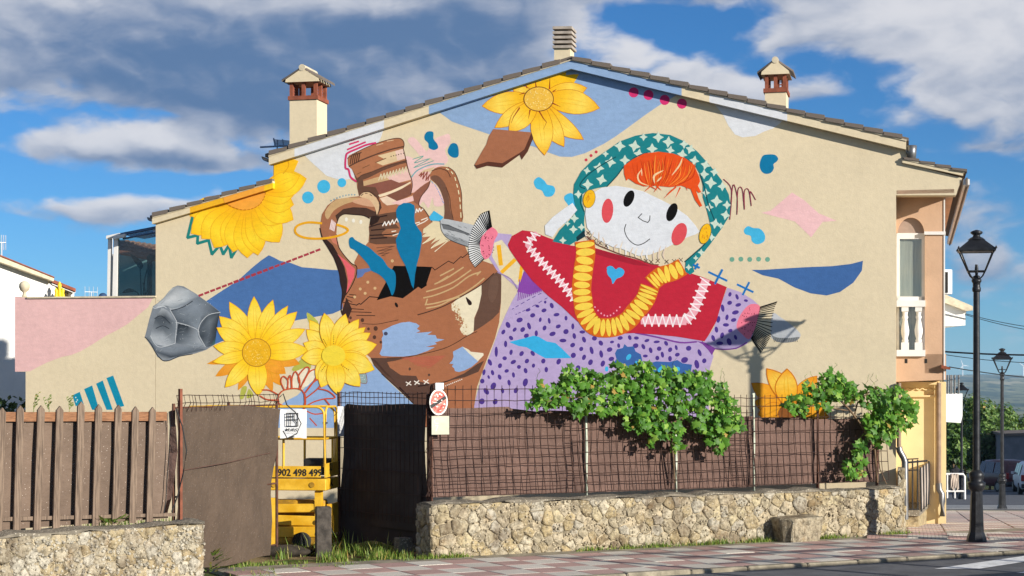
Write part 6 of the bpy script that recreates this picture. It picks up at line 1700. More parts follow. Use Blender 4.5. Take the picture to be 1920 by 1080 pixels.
# gate leaves
GL = Plane((-3.92, 20.75), (-3.08, 23.75)); GRP = Plane((-1.17, 24.2), (-2.52, 26.05))
gl = thing('gate_leaf', 'open gate leaf covered with sunlit brown shade net', 'gate', V(-3.5, 22.2, 0), 'the two gate leaves')
def leaf_net(a, b, z0f, z1f, name, mt, par, wave, seed, n=26, nz=22, slant=0.0):
    rg = random.Random(seed); a, b = Vector((*a, 0)), Vector((*b, 0)); d = (b - a); L = d.length; d.normalize(); nn = Vector((d.y, -d.x, 0))
    vs = []; fs = []; ph = [rg.uniform(0, 6.28) for _ in range(6)]
    for i in range(n + 1):
        u_ = i / n
        for j in range(nz + 1):
            t = j / nz; zz = z0f(u_) + (z1f(u_) - z0f(u_)) * t
            o = wave * .55 * math.sin(u_ * 16 + t * 9 + ph[4]) * math.sin(t * 7 + u_ * 5 + ph[5]) + wave * (math.sin(u_ * 7 + ph[0]) * .6 + math.sin(u_ * 4 + t * 6 + ph[1]) + .5 * math.sin(t * 11 + ph[2] + u_ * 2) + rg.uniform(-.12, .12))
            shift = wave * 1.2 * math.sin(t * 4 + ph[3]) * u_
            p = a + d * (u_ * L * (1 - slant * (1 - t)) + shift) + nn * o; vs.append((p.x, p.y, zz))
    for i in range(n):
        for j in range(nz):
            q = i * (nz + 1) + j; fs.append([q, q + nz + 1, q + nz + 2, q + 1])
    mb = MB(); mb.mesh(vs, fs, 0, True); return mb.build(name, mt, par)
leaf_net((-3.94, 20.75), (-3.10, 23.75), lambda u_: .10 - .04 * u_ + .02 * math.sin(u_ * 9), lambda u_: 2.03 + .05 * math.sin(u_ * 3.1) - .04 * u_, 'shade_net', M_NETL, gl, .024, 12, slant=.13)
mb = MB(); mb.tube([(-3.9, 20.8, 1.31), (-3.55, 22.05, 1.35), (-3.2, 23.4, 1.42)], .007, 5); mb.build('seam', mat('net_seam', hexl('#5A4238'), .9), gl)
mb = MB()
P0, P1 = Vector((-3.94, 20.8, 0)), Vector((-3.12, 23.75, 0))
for p in (P0, P1, (P0 + P1) / 2): mb.tube([p + V(.035 * -1, 0, .15), p + V(-.035, 0, 2.1)], .02, 8)
for zz in (.18, 1.0, 2.05): mb.tube([P0 + V(-.035, 0, zz), P1 + V(-.035, 0, zz)], .012, 6)
mb.build('frame', M_POSTD, gl)
mb = MB()
for i in range(24):
    p = P0 + (P1 - P0) * i / 23; k = .03 * math.sin(i); mb.tube([p + V(0, 0, 2.0), p + V(.02 + k, 0, 2.1), p + V(k, 0, 2.2)], .0045, 4, 0, False)
for zz in (2.10, 2.19): mb.tube([P0 + (P1 - P0) * i / 10 + V(0, 0, zz + rnd.uniform(-.01, .01)) for i in range(11)], .0045, 4, 0, False)
mb.build('wire_mesh', M_RUST, gl)
mb = MB(); e = P1
mb.tube([e + V(0, 0, 2.15), e + V(.05, 0, 2.2), e + V(.1, 0, 2.05), e + V(.2, .1, 1.95), e + V(.28, .1, 1.8), e + V(.22, .1, 1.66), e + V(.1, .05, 1.6), e + V(.05, 0, 1.7)], .008, 6); mb.build('loose_cable', bpy.data.materials['black_wire'], gl)
gr_ = thing('gate_leaf', 'open gate leaf covered with net coloured dark for its shaded side', 'gate', V(-1.8, 25.1, 0), 'the two gate leaves')
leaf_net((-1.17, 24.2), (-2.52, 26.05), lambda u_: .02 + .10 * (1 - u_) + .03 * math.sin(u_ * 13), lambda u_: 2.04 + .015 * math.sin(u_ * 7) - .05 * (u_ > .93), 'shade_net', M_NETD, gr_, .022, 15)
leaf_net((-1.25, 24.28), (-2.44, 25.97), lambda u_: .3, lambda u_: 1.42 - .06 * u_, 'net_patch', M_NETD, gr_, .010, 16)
P0, P1 = Vector((-1.14, 24.14, 0)), Vector((-2.54, 26.02, 0)); nn = Vector((-.81, -.59, 0)) * .03
mb = MB()
for i in range(22):
    p = P0 + (P1 - P0) * i / 21 + nn; mb.tube([p + V(0, 0, .4), p + V(.01, 0, 1.3), p + V(0, 0, 2.22)], .005, 4, 0, False)
for zz in (.5, .8, 1.1, 1.4, 1.55, 1.75, 1.9, 2.05, 2.14, 2.2): mb.tube([P0 + (P1 - P0) * i / 8 + nn + V(0, 0, zz + rnd.uniform(-.01, .01)) for i in range(9)], .005, 4, 0, False)
mb.build('wire_mesh', M_RUST, gr_)
mb = MB()
for p in (P0, P1): mb.tube([p, p + V(0, 0, 2.2)], .022, 8)
mb.build('frame', M_POSTD, gr_)

# small items by the gate
mb = MB(); c = PG(760, 1036); mb.bbox(c + V(0, .1, .1), WR.d * .14, WR.n * .10, V(0, 0, .1), .012)
tag(mb.build('concrete_block', M_CAP), 'grey concrete block standing beside the dark gate leaf', 'block')
mb = MB(); c = PZ(606, 1030, 24.55); c.z = 0; mb.bbox(c + V(0, 0, .28), (.105, .02, 0), (-.02, .10, 0), (0, 0, .35), .012)
tag(mb.build('wooden_stump_post', mat('shade_darkened_wood', hexl('#4A443E'), .9, var=.5, vscale=9, bump=.5)), 'wooden post coloured dark for its shaded side, in the grass before the yellow lift', 'post')  # wood colour darkened to carry the post's shaded side

# plates on the fence post
M_ENAM = mat('white_enamel', (0.72, 0.72, 0.66), .5, var=.12, vscale=10); M_REDS = mat('faded_red_paint', hexl('#C23A34'), .6, var=.35, vscale=22, col2=hexl('#D88A78')); M_BLACKS = mat('black_paint', (.015, .015, .015), .6)
def plate_poly(pl, pts, off, th): return [pl.p(x, y, off) for x, y in pts]
sg = thing('oval_sign', 'faded red and white oval no-entry style plate wired to the fence', 'sign', WR.p(823, 780, -.13))
el_ = [(822.5 + 17.2 * math.cos(t), 754 + 24.5 * math.sin(t)) for t in [2 * math.pi * i / 28 for i in range(28)]]
mb = MB(); mb.prism(plate_poly(WR, el_, -.13, 0), -WR.n * .006); mb.build('plate', M_ENAM, sg)
el_ = [(822.5 + 14.6 * math.cos(t), 754 + 21.5 * math.sin(t)) for t in [2 * math.pi * i / 28 for i in range(28)]]
mb = MB(); mb.prism(plate_poly(WR, el_, -.128, 0), -WR.n * .001); mb.build('red_disc', M_REDS, sg)
mb = MB(); mb.prism(plate_poly(WR, [(806.5, 760), (835, 742), (837.5, 747), (809, 766)], -.126, 0), -WR.n * .001); mb.build('black_bar', M_BLACKS, sg)
mb = MB()
for i in range(26):
    t = rnd.uniform(0, 6.28); r = math.sqrt(rnd.random()); x, y = 822.5 + 12 * r * math.cos(t), 754 + 19 * r * math.sin(t); a, b_ = rnd.uniform(.8, 2.6), rnd.uniform(.6, 2.4)
    mb.face(plate_poly(WR, [(x - a, y), (x, y - b_), (x + a, y + .4), (x - .2, y + b_)], -.1268 + i * .00004, 0))
mb.build('flaked_patch', M_ENAM, sg)['kind'] = 'stuff'
mb = MB(); mb.prism(plate_poly(WR, [(817, 718), (832, 718), (832, 730), (817, 730)], -.128, 0), -WR.n * .03); mb.build('bracket', mat('galvanised_steel', (.45, .45, .44), .4, metal=.6), sg)
def text_mesh(body, height, origin, ex, ez, mt, name, parent, width=None, bold=0.0, align='CENTER'):
    cu = bpy.data.curves.new('t', 'FONT'); cu.body = body; cu.size = 1.0; cu.align_x = align; cu.offset = bold; cu.resolution_u = 2
    to = bpy.data.objects.new('t', cu); COL.objects.link(to)
    dg = bpy.context.evaluated_depsgraph_get(); me = bpy.data.meshes.new_from_object(to.evaluated_get(dg))
    bpy.data.objects.remove(to); bpy.data.curves.remove(cu)
    vs = [v.co.copy() for v in me.vertices]; fs = [list(p.vertices) for p in me.polygons]
    ys = [v.y for v in vs]; xs = [v.x for v in vs]; k = height / (max(ys) - min(ys)); kx = k if width is None else width / (max(xs) - min(xs))
    x0 = (max(xs) + min(xs)) / 2; y0 = min(ys)
    mb = MB(); mb.mesh([Vector(origin) + Vector(ex) * ((v.x - x0) * kx) + Vector(ez) * ((v.y - y0) * k) for v in vs], fs)
    bpy.data.meshes.remove(me)
    return mb.build(name, mt, parent)
sp_ = thing('square_plate', 'pale weathered square plate with faded digits below the oval sign', 'sign', WR.p(825, 815, -.13))
mb = MB(); q = [WR.p(x, y, -.125) for x, y in ((809, 780), (842, 780), (842, 815), (809, 815))]
cc_ = sum(q, Vector()) / 4; mb.bbox(cc_, WR.d * ((q[1] - q[0]).length / 2), WR.n * .006, V(0, 0, (q[0].z - q[3].z) / 2), .003); mb.build('plate', mat('pale_plate', hexl('#B9B9A2'), .6, var=.1, vscale=8), sp_)
M_FADE = mat('faded_digit', hexl('#D2D2C2'), .6, var=.05)
text_mesh('7', .085, WR.p(819, 809, -.117), WR.d, V(0, 0, 1), M_FADE, 'digit', sp_); text_mesh('C', .075, WR.p(818, 795, -.117), WR.d, V(0, 0, 1), M_FADE, 'digit', sp_)

# ------------------------------------------------------------------ scissor lift in the yard
M_YEL = mat('yellow_lift_paint', hexl('#E0A81E'), .42, var=.18, vscale=4, col2=hexl('#E8B93C'))
M_DIRTY = mat('dirty_yellow_steel', hexl('#B08428'), .6, var=.5, vscale=4, col2=hexl('#D9A630'))
lift = thing('scissor_lift', 'yellow scissor lift with guard rails parked behind the open gate', 'lift', V(-3.6, 25.6, 0))
LZ = 25.05
lx = Vector((1, -.13, 0)).normalized(); ly = Vector((.13, 1, 0)).normalized(); LO = PZ(611, 900, LZ); LO.z = 0
def LP(a, b, zz): return LO + lx * a + ly * b + V(0, 0, zz)     # a: along front (negative to the left), b: depth
Lw, Ld = 1.9, .80
zd = EYE - (897 - HY) / F * LZ; zt = EYE - (876 - HY) / F * LZ; zr = EYE - (763 - HY) / F * LZ; zu = EYE - (919 - HY) / F * LZ
mb = MB(); mb.bbox(LP(-Lw / 2, Ld / 2, (zd + zu) / 2 - .01), lx * Lw / 2, ly * Ld / 2, V(0, 0, (zd - zu) / 2), .012); mb.build('platform', M_YEL, lift)
mb = MB(); mb.box(LP(-Lw / 2 - .04, .018, (zd + zt) / 2 + .012), lx * (Lw / 2 - .04), ly * .012, V(0, 0, (zt - zd) / 2)); tb = mb.build('toe_board', M_YEL, lift)
mb = MB(); mb.box(LP(-.012, Ld / 2, (zd + zt) / 2 + .03), lx * .012, ly * (Ld / 2 - .01), V(0, 0, (zt - zd) / 2 + .02)); tb2 = mb.build('toe_board', M_YEL, lift)
px0 = LP(-.375, .0, zd + .028); text_mesh('902 498 499', .105, px0, lx, V(0, 0, 1), M_BLACKS, 'phone_number', tb, width=.645, bold=.02)
text_mesh('SU', .12, LP(.003, .30, zd + .09), ly, V(0, 0, 1), M_BLACKS, 'lettering', tb2, bold=.02); text_mesh('AL', .10, LP(.008, .32, zu + .045), ly, V(0, 0, 1), M_BLACKS, 'lettering', tb2, bold=.02)
def rail_tube(pts, r=.017, name='rail'):
    mb = MB(); mb.tube(pts, r, 8); mb.build(name, M_YEL, lift)
zm = EYE - (823 - HY) / F * LZ
def hoop(p, q, r=.017):
    d = (q - p); L = d.length; d.normalize(); c = .12
    up = V(0, 0, 1); pts = [p + up * zt, p + up * (zr - c)]
    for i in range(1, 6): a = math.pi / 2 * i / 5; pts.append(p + up * (zr - c) + d * (c * (1 - math.cos(a))) + up * (c * math.sin(a)))
    for i in range(5, -1, -1): a = math.pi / 2 * i / 5; pts.append(q + up * (zr - c) - d * (c * (1 - math.cos(a))) + up * (c * math.sin(a)))
    pts.append(q + up * zt); rail_tube(pts)
Z0 = lambda a, b: LP(a, b, 0)
hoop(Z0(-1.2, .02), Z0(-.03, .02)); hoop(Z0(-2.08, .02), Z0(-1.24, .02)); hoop(Z0(-.02, .06), Z0(-.02, Ld - .03)); hoop(Z0(-2.08, Ld - .03), Z0(-.05, Ld - .03))
for (a, b, c, d) in ((-1.2, .02, -.03, .02), (-.02, .06, -.02, Ld - .03), (-2.08, Ld - .03, -.05, Ld - .03), (-2.08, .02, -1.24, .02)): rail_tube([LP(a, b, zm), LP(c, d, zm)], .017)
for (a, b) in ((-.62, .02), (-.86, .02), (-.02, .5), (-.5, Ld - .03), (-1.3, Ld - .03)): rail_tube([LP(a, b, zt - .02), LP(a, b, zm)], .018, 'upright')
mb = MB(); mb.box(LP(-.02, .045, (zr + zm) / 2), lx * .035, ly * .01, V(0, 0, .012)); mb.build('rail_clamp', M_ZINC, lift)
for (a, b, w, h, m_) in ((-.25, .60, .19, .12, M_BLACKS), (-.9, .4, .30, .05, M_ZINC)):
    mb = MB(); mb.bbox(LP(a, b, zd + h + .02), lx * w, ly * .14, V(0, 0, h), .02); mb.build('control_box' if m_ is M_BLACKS else 'tray', m_, lift)
for k, (za, zb_) in enumerate(((.14, .30), (.32, .47), (.49, .62))):     # folded scissor arms
    for b_, sg_ in ((.06, 1), (.62, -1)):
        mb = MB(); mb.bbox(LP(-.90, b_ + .025 * k, (za + zb_) / 2), lx * .86 + V(0, 0, .015 * sg_ * (-1) ** k), ly * .03, V(0, 0, (zb_ - za) / 2 - .004), .01); mb.build('scissor_arm', M_YEL if sg_ > 0 else M_DIRTY, lift)
    for a_ in (-.08, -.9, -1.7):
        mb = MB(); c = LP(a_, .02, (za + zb_) / 2); mb.tube([c - ly * .03, c + ly * .02], .032, 10); mb.build('pivot_pin', M_ZINC, lift)
mb = MB(); mb.bbox(LP(-.92, .36, .40), lx * .84, ly * .10, V(0, 0, .27), .02); mb.build('power_pack', M_DIRTY, lift)
mb = MB(); mb.bbox(LP(-1.0, Ld / 2, .10), lx * 1.0, ly * .36, V(0, 0, .06), .02); mb.build('chassis', M_DIRTY, lift)
mb = MB(); mb.box(LP(-.13, .12, .45), lx * .05, ly * .05, V(0, 0, .36)); mb.build('ladder_post', M_YEL, lift)
mb = MB(); mb.bbox(LP(.0, .40, .40), lx * .03, ly * .26, V(0, 0, .22), .01); mb.build('side_panel', M_YEL, lift)
mb = MB(); mb.tube([LP(-.02, .10, .60), LP(.03, .12, .5), LP(.02, .2, .3), LP(.05, .25, .18)], .014, 6); mb.build('hose', M_BLACKS, lift)
for (a, b) in ((-.35, .0), (-1.6, .0), (-.35, Ld - .05), (-1.6, Ld - .05)):
    mb = MB(); c = LP(a, b, .10); mb.tube([c - ly * .05, c + ly * .05], .13, 18); mb.build('wheel', mat('tyre', (.02, .02, .02), .9) if 'tyre' not in bpy.data.materials else bpy.data.materials['tyre'], lift)
mb = MB(); q = PZ(513, 970, 24.75); q.z = .38; mb.bbox(q, (.06, 0, 0), (0, .05, 0), (0, 0, .36), .01); mb.build('outrigger', M_YEL, lift)
for (x, y) in ((-.2, .13), (-.75, .13)):
    mb = MB(); c = LP(x, .0, (zd + zu) / 2 - .01); mb.tube([c - ly * .012, c + ly * .0], .038, 14); mb.build('bolt_cap', M_DIRTY, lift)
# poster hung on the rail
po = thing('poster', 'white poster with black lettering hung on the lift rail', 'poster', PZ(550, 822, 24.9))
Zp = 24.95
mb = MB(); n = 8
rows = []
for i in range(n + 1):
    x = 525 + 50 * i / n; dz = .012 * math.sin(i * .9); rows.append([PZ(x, 767 + .6 * math.sin(i), Zp + dz), PZ(x, 795, Zp + dz * .5), PZ(x, 822 - (1.2 if 1 < i < 7 else 0), Zp - dz)])
for i in range(n):
    for j in range(2): mb.face([rows[i][j], rows[i][j + 1], rows[i + 1][j + 1], rows[i + 1][j]], 0, None, True)
mb.build('sheet', mat('white_vinyl', (.74, .74, .73), .5, var=.05), po)
X1 = V(1, 0, 0); Z1 = V(0, 0, 1)
pp = lambda x, y: PZ(x, y, Zp - .02)
text_mesh('MURO', 5.6 / F * Zp, pp(548, 808.5), X1, Z1, M_BLACKS, 'lettering', po, width=23.5 / F * Zp, bold=.012)
text_mesh('CRITICO', 3.0 / F * Zp, pp(548, 813.2), X1, Z1, mat('grey_print', (.5, .5, .5), .6), 'lettering', po, width=25 / F * Zp)
text_mesh('mural', 2.0 / F * Zp, pp(547, 820), X1, Z1, M_BLACKS, 'small_print', po, width=9 / F * Zp) if False else None
mb = MB()
for q in ([(537, 775), (558.5, 775)], [(537, 787), (558.5, 787)], [(537, 799), (558.5, 799)], [(537, 775), (537, 799)], [(558.5, 775), (558.5, 799)], [(544, 775), (544, 799)], [(551.5, 775), (551.5, 787)], [(551, 787), (556, 793)], [(556, 793), (556, 799)], [(537, 781), (551, 781)]):
    a, b_ = pp(*q[0]), pp(*q[1]); d = (b_ - a).normalized(); s_ = V(-d.z, 0, d.x) * .0055
    mb.face([a + s_ - d * .005, b_ + s_ + d * .005, b_ - s_ + d * .005, a - s_ - d * .005])
mb.build('window_logo', M_BLACKS, po)
mb = MB(); mb.face([pp(543, 818), pp(552, 818), pp(552, 820), pp(543, 820)]); mb.build('small_print', M_BLACKS, po)
po2 = thing('poster', 'narrow white poster edge beside the dark gate leaf', 'poster', PZ(637, 822, 25.6))
mb = MB(); mb.prism([PZ(633, 762, 25.3), PZ(645, 762, 25.6), PZ(645, 818, 25.6), PZ(633, 818, 25.3)], (0, .004, 0)); mb.build('sheet', bpy.data.materials['white_vinyl'], po2)
# ------------------------------------------------------------------ street lamps
M_LAMP = mat('black_cast_iron', (0.022, 0.023, 0.026), .42, metal=.35, var=.4, vscale=9, bump=.2, bscale=30)
M_LGLASS = glass_mat('lamp_glass', (0.97, 0.98, 0.985), 0.0)
S_ = 126.7
def lamp(loc, label):
    t = thing('street_lamp', label, 'street lamp', loc, 'black lantern street lamps')
    zc = lambda y: (1027 - y) / S_
    def L(prof, name, seg=14, m=M_LAMP, rot=0, smooth=True):
        mb = MB(); mb.lathe(loc, prof, seg, 0, rot, smooth); return mb.build(name, m, t)
    L([(.150, -.1), (.152, .02), (.150, .10), (.140, .16), (.118, .215), (.108, .235)], 'base', 8, smooth=False)
    L([(.108, .235), (.104, .30), (.086, zc(925)), (.084, zc(921))], 'pedestal', 8, smooth=False)
    L([(.084, zc(921)), (.100, zc(919)), (.128, zc(912)), (.130, zc(905)), (.100, zc(903)), (.092, zc(901)), (.108, zc(894)), (.112, zc(888)), (.085, zc(884)), (.055, zc(881))], 'collar', 16)
    L([(.052, zc(881)), (.050, zc(700)), (.047, zc(560)), (.046, zc(548))], 'column', 16)
    L([(.046, zc(548)), (.062, zc(546)), (.064, zc(540)), (.054, zc(538)), (.056, zc(531)), (.072, zc(528)), (.072, zc(524)), (.03, zc(523))], 'column_cap', 16)
    # lantern: four-sided frame
    lan = MB(); rot = R(33)
    def sq(r, zz): return [Vector(loc) + V(r * math.cos(rot + math.pi / 2 * i), r * math.sin(rot + math.pi / 2 * i), zz) for i in range(4)]
    b, tp = sq(.175, zc(506)), sq(.375, zc(470)); b2 = sq(.075, zc(524))
    b = sq(.19, zc(507)); tp = sq(.335, zc(469))
    zb_, zt_ = zc(509), zc(470)
    fr_ = MB()
    bt, tpp = sq(.185, zc(508)), sq(.335, zc(470))
    bt = sq(.18, zc(509)); tpp = sq(.34, zc(471))
    lo, hi = sq(.165, zc(509)), sq(.345, zc(470))
    return t, L, sq, zc
def lamp_full(loc, label):
    loc = Vector(loc)
    t, L, sq, zc = lamp(loc, label)
    lo, hi = sq(.17, zc(509)), sq(.34, zc(471))
    mb = MB()
    for i in range(4):
        j = (i + 1) % 4
        mb.tube([lo[i], hi[i]], .011, 6); mb.tube([lo[i], lo[j]], .012, 6); mb.tube([hi[i], hi[j]], .016, 6)
        foot = loc + (lo[i] - loc) * .32; foot.z = zc(524) + loc.z
        mb.tube([lo[i], lo[i] * .6 + foot * .4 + V(0, 0, -.02), foot], .010, 6)
    mb.build('lantern_frame', M_LAMP, t)
    for i in range(4):
        j = (i + 1) % 4; mb = MB(); k = .985
        q = [lo[i], lo[j], hi[j], hi[i]]; c = sum(q, Vector()) / 4; q = [c + (p - c) * .96 for p in q]
        mb.face(q); mb.build('pane', M_LGLASS, t)
    mb = MB(); r0, r1, r2 = sq(.375, zc(470)), sq(.345, zc(466)), sq(.13, zc(449))
    up, dn = sq(.375, zc(468)), sq(.375, zc(472))
    mb.mesh(dn + up + r2, [[0, 1, 5, 4], [1, 2, 6, 5], [2, 3, 7, 6], [3, 0, 4, 7], [4, 5, 9, 8], [5, 6, 10, 9], [6, 7, 11, 10], [7, 4, 8, 11], [8, 9, 10, 11], [3, 2, 1, 0]])
    mb.build('lantern_roof', M_LAMP, t)
    L([(.13, zc(450)), (.09, zc(446)), (.055, zc(444)), (.05, zc(441)), (.085, zc(438)), (.09, zc(435)), (.06, zc(433)), (.015, zc(431))], 'finial', 12)
    L([(.05, zc(523)), (.05, zc(518)), (.02, zc(516)), (.028, zc(505)), (.02, zc(496))], 'lamp_holder', 10)
    for p in sq(.375, zc(469)):
        mb = MB(); mb.lathe(p, [(.012, 0), (.02, .015), (.012, .03), (.003, .045)], 8); mb.build('corner_knob', M_LAMP, t)
    return t
l0 = Vector((871 / F * 26.2, 26.2, EYE - 307 / F * 26.2))
lamp1 = lamp_full(l0, 'tall black lantern street lamp at the kerb corner beside the house')
l2 = Vector((919 / F * 50.5, 50.5, EYE - 242 / F * 50.5)); l3 = Vector((843 / F * 71.6, 71.6, EYE - 215 / F * 71.6))
lamp2 = dup_tree(lamp1, l2 - l0); lamp2['label'] = 'black lantern street lamp at the far end of the tiled footway'
lamp3 = dup_tree(lamp1, l3 - l0); lamp3['label'] = 'black lantern street lamp beside the white railing'

# ------------------------------------------------------------------ leaves
def leaf_mat(name, c1, c2, c3, trans=.35):
    m = bpy.data.materials.new(name); m.use_nodes = True
    T = NT(m.node_tree); out = T.n('ShaderNodeOutputMaterial')
    g = T.n('ShaderNodeNewGeometry'); oi = T.n('ShaderNodeObjectInfo')
    r = T.math('FRACT', T.math('ADD', g.outputs['Random Per Island'], oi.outputs['Random']))
    c = T.mix(T.ramp(r, 0, .6, False), hexl(c1), hexl(c2)); c = T.mix(T.ramp(r, .7, .97, False), c, hexl(c3)); c = T.mix(T.ramp(r, .982, .984, False), c, hexl('#A88A44'))
    d = T.n('ShaderNodeBsdfPrincipled'); T.l(c, d.inputs['Base Color']); d.inputs['Roughness'].default_value = .5; d.inputs['Specular IOR Level'].default_value = .35
    tr = T.n('ShaderNodeBsdfTranslucent'); c4 = T.mix(.5, c, hexl('#9AB83A')); T.l(c4, tr.inputs[0])
    mx = T.n('ShaderNodeMixShader'); mx.inputs[0].default_value = trans; T.l(d.outputs[0], mx.inputs[1]); T.l(tr.outputs[0], mx.inputs[2]); T.l(mx.outputs[0], out.inputs[0])
    return m
M_VINE = leaf_mat('vine_leaf', '#2E5A1C', '#588A2C', '#93B64A'); M_TREE = leaf_mat('tree_leaf', '#35502A', '#5A7A38', '#8AA05A', .25)
M_TREED = leaf_mat('dark_tree_leaf', '#22361C', '#3A5428', '#5E7440', .2); M_BUSH = leaf_mat('bush_leaf', '#1E2A1C', '#34462A', '#4E5E38', .15); M_GRASS = leaf_mat('grass_blade', '#4C6A26', '#7C9440', '#B4A868', .3)
M_BARK = mat('vine_bark', hexl('#6E5A44'), .9, var=.4, vscale=12, bump=.6)

def vine_leaf_geo():
    """five-lobed leaf, unit size, lying in xy with its stalk at the origin"""
    pts = [(0, 0), (.22, -.18), (.48, -.02), (.40, .16), (.58, .42), (.30, .46), (.16, .62), (0, .92), (-.16, .62), (-.30, .46), (-.58, .42), (-.40, .16), (-.48, -.02), (-.22, -.18)]
    vs = [(x, y, -.10 * abs(x) * 1.6 - .12 * max(0, y - .3)) for x, y in pts] + [(0, .34, .06)]
    fs = [[14, i, (i + 1) % 14] for i in range(14)]
    return vs, fs
LV, LF = vine_leaf_geo()
def rot_to(nrm, spin):
    q = Vector(nrm).normalized().to_track_quat('Z', 'Y')
    return q.to_matrix() @ Matrix.Rotation(spin, 3, 'Z')
leaf_me = bpy.data.meshes.new('vine_leaf'); leaf_me.from_pydata(LV, [], LF); leaf_me.materials.append(M_VINE)
for p in leaf_me.polygons: p.use_smooth = True

def vine(name, label, blobs, n, n_obj, seed, size, stems, loc, depth=(-.3, .30), holes=()):
    t = thing(name, label, 'vine', loc); rg = random.Random(seed)
    items = []
    areas = [b[2] * b[3] for b in blobs]; tot = sum(areas)
    for b, a in zip(blobs, areas):
        for _ in range(int(n * a / tot) + 1):
            th = rg.uniform(0, 6.283); r = rg.random() ** .45
            x = b[0] + b[2] * r * math.cos(th); y = b[1] + b[3] * r * math.sin(th)
            if any((x - h[0]) ** 2 / h[2] ** 2 + (y - h[1]) ** 2 / h[3] ** 2 < 1 for h in holes) and rg.random() < .85: continue
            dd = depth[0] + (depth[1] - depth[0]) * (rg.random() * (1 - .6 * r * r) + .3 * r * r)
            p = WR.p(x, y, dd)
            nn = WR.n * rg.uniform(.25, 1.0) + V(rg.uniform(-.7, .7), rg.uniform(-.5, .3), rg.uniform(-.1, .95))
            items.append((p, nn, rg.uniform(0, 6.28), size * rg.choice((.5, .7, .85, 1.0, 1.0, 1.2, 1.35)) * rg.uniform(.9, 1.1), dd))
    items.sort(key=lambda i: -i[4])
    mb = MB()
    for k, (p, nn, sp, sz, dd) in enumerate(items):
        Mx = rot_to(nn, sp)
        if k < n_obj:
            o = bpy.data.objects.new('leaf', leaf_me); COL.objects.link(o); place(o, p, t)
            o.rotation_euler = Mx.to_euler(); o.scale = (sz, sz, sz)
        else:
            mb.mesh([p + Mx @ (Vector(v) * sz) for v in LV], LF, 0, True)
    f_ = mb.build('foliage', M_VINE, t); f_['kind'] = 'stuff'
    mb = MB()
    for st_ in stems: mb.tube([WR.p(x, y, o) for x, y, o in st_[0]], st_[1], 6)
    mb.build('stem', M_BARK, t)
    mb = MB()                                           # fine tendrils
    for _ in range(16):
        b = rg.choice(blobs); x = b[0] + rg.uniform(-.5, .5) * b[2]; y = b[1] - b[3] * .8
        pts = [WR.p(x, y, .0)]
        for i in range(5): x += rg.uniform(-5, 5); y -= rg.uniform(2, 7); pts.append(WR.p(x, y, rg.uniform(-.1, .1)))
        mb.tube(pts, .003, 4, 0, False)
    mb.build('tendril', M_VINE, t)['kind'] = 'stuff'
    return t
B1 = [(1035, 742, 32, 20), (1080, 735, 38, 34), (1130, 738, 42, 36), (1180, 735, 42, 40), (1235, 740, 46, 42), (1290, 742, 44, 42), (1335, 755, 36, 42), (1362, 785, 22, 36), (1008, 757, 20, 10), (1230, 790, 32, 28), (1190, 785, 24, 22), (1345, 812, 24, 24), (1212, 693, 20, 16), (1165, 698, 20, 16), (1070, 703, 16, 14), (1008, 730, 8, 20), (1378, 795, 16, 16), (1262, 806, 18, 18), (1312, 790, 18, 24), (1350, 838, 10, 12), (1255, 708, 26, 18), (1300, 712, 22, 18), (1090, 765, 14, 12), (1140, 772, 14, 12), (1225, 826, 10, 12), (1270, 838, 8, 10), (1105, 700, 12, 10), (1330, 708, 12, 12), (1355, 728, 10, 12)]
vine('grape_vine', 'large grape vine sprawling over the middle of the wire fence', B1, 2000, 300, 5, .100, [([(1265, 905, -.2), (1262, 850, -.16), (1250, 800, -.1), (1220, 760, -.05)], .014), ([(1250, 800, -.1), (1300, 770, -.05), (1350, 770, 0)], .009), ([(1220, 760, -.05), (1140, 745, 0), (1060, 745, 0), (1010, 757, 0)], .008)], WR.at(1220, .74, -.2), holes=[(1254, 772, 13, 18), (1130, 790, 22, 14), (1300, 775, 8, 14)], depth=(-.26, .20))
B2 = [(1492, 756, 26, 15), (1520, 742, 26, 24), (1560, 716, 24, 20), (1588, 735, 28, 20), (1545, 745, 24, 22), (1635, 745, 30, 22), (1672, 755, 36, 34), (1660, 795, 30, 32), (1690, 775, 26, 32), (1712, 770, 14, 16), (1640, 790, 20, 30), (1612, 845, 10, 18), (1604, 880, 22, 20), (1618, 836, 10, 12), (1570, 730, 24, 18), (1498, 770, 18, 10), (1655, 822, 22, 14)]
vine('grape_vine', 'leafy grape vine on twisted stems at the house end of the fence', B2, 1050, 220, 9, .098, [([(1645, 905, -.18), (1640, 840, -.12), (1610, 790, -.05), (1590, 765, 0), (1560, 735, 0)], .016), ([(1600, 785, -.05), (1608, 755, -.05), (1630, 735, 0)], .012), ([(1590, 770, 0), (1540, 762, 0), (1500, 760, 0)], .010), ([(1650, 830, -.1), (1660, 790, 0), (1675, 760, 0)], .012), ([(1640, 840, -.12), (1618, 850, 0), (1605, 885, .05)], .007), ([(1646, 850, -.1), (1650, 880, -.1), (1662, 908, -.1)], .008)], WR.at(1645, .74, -.2), depth=(-.25, .25))

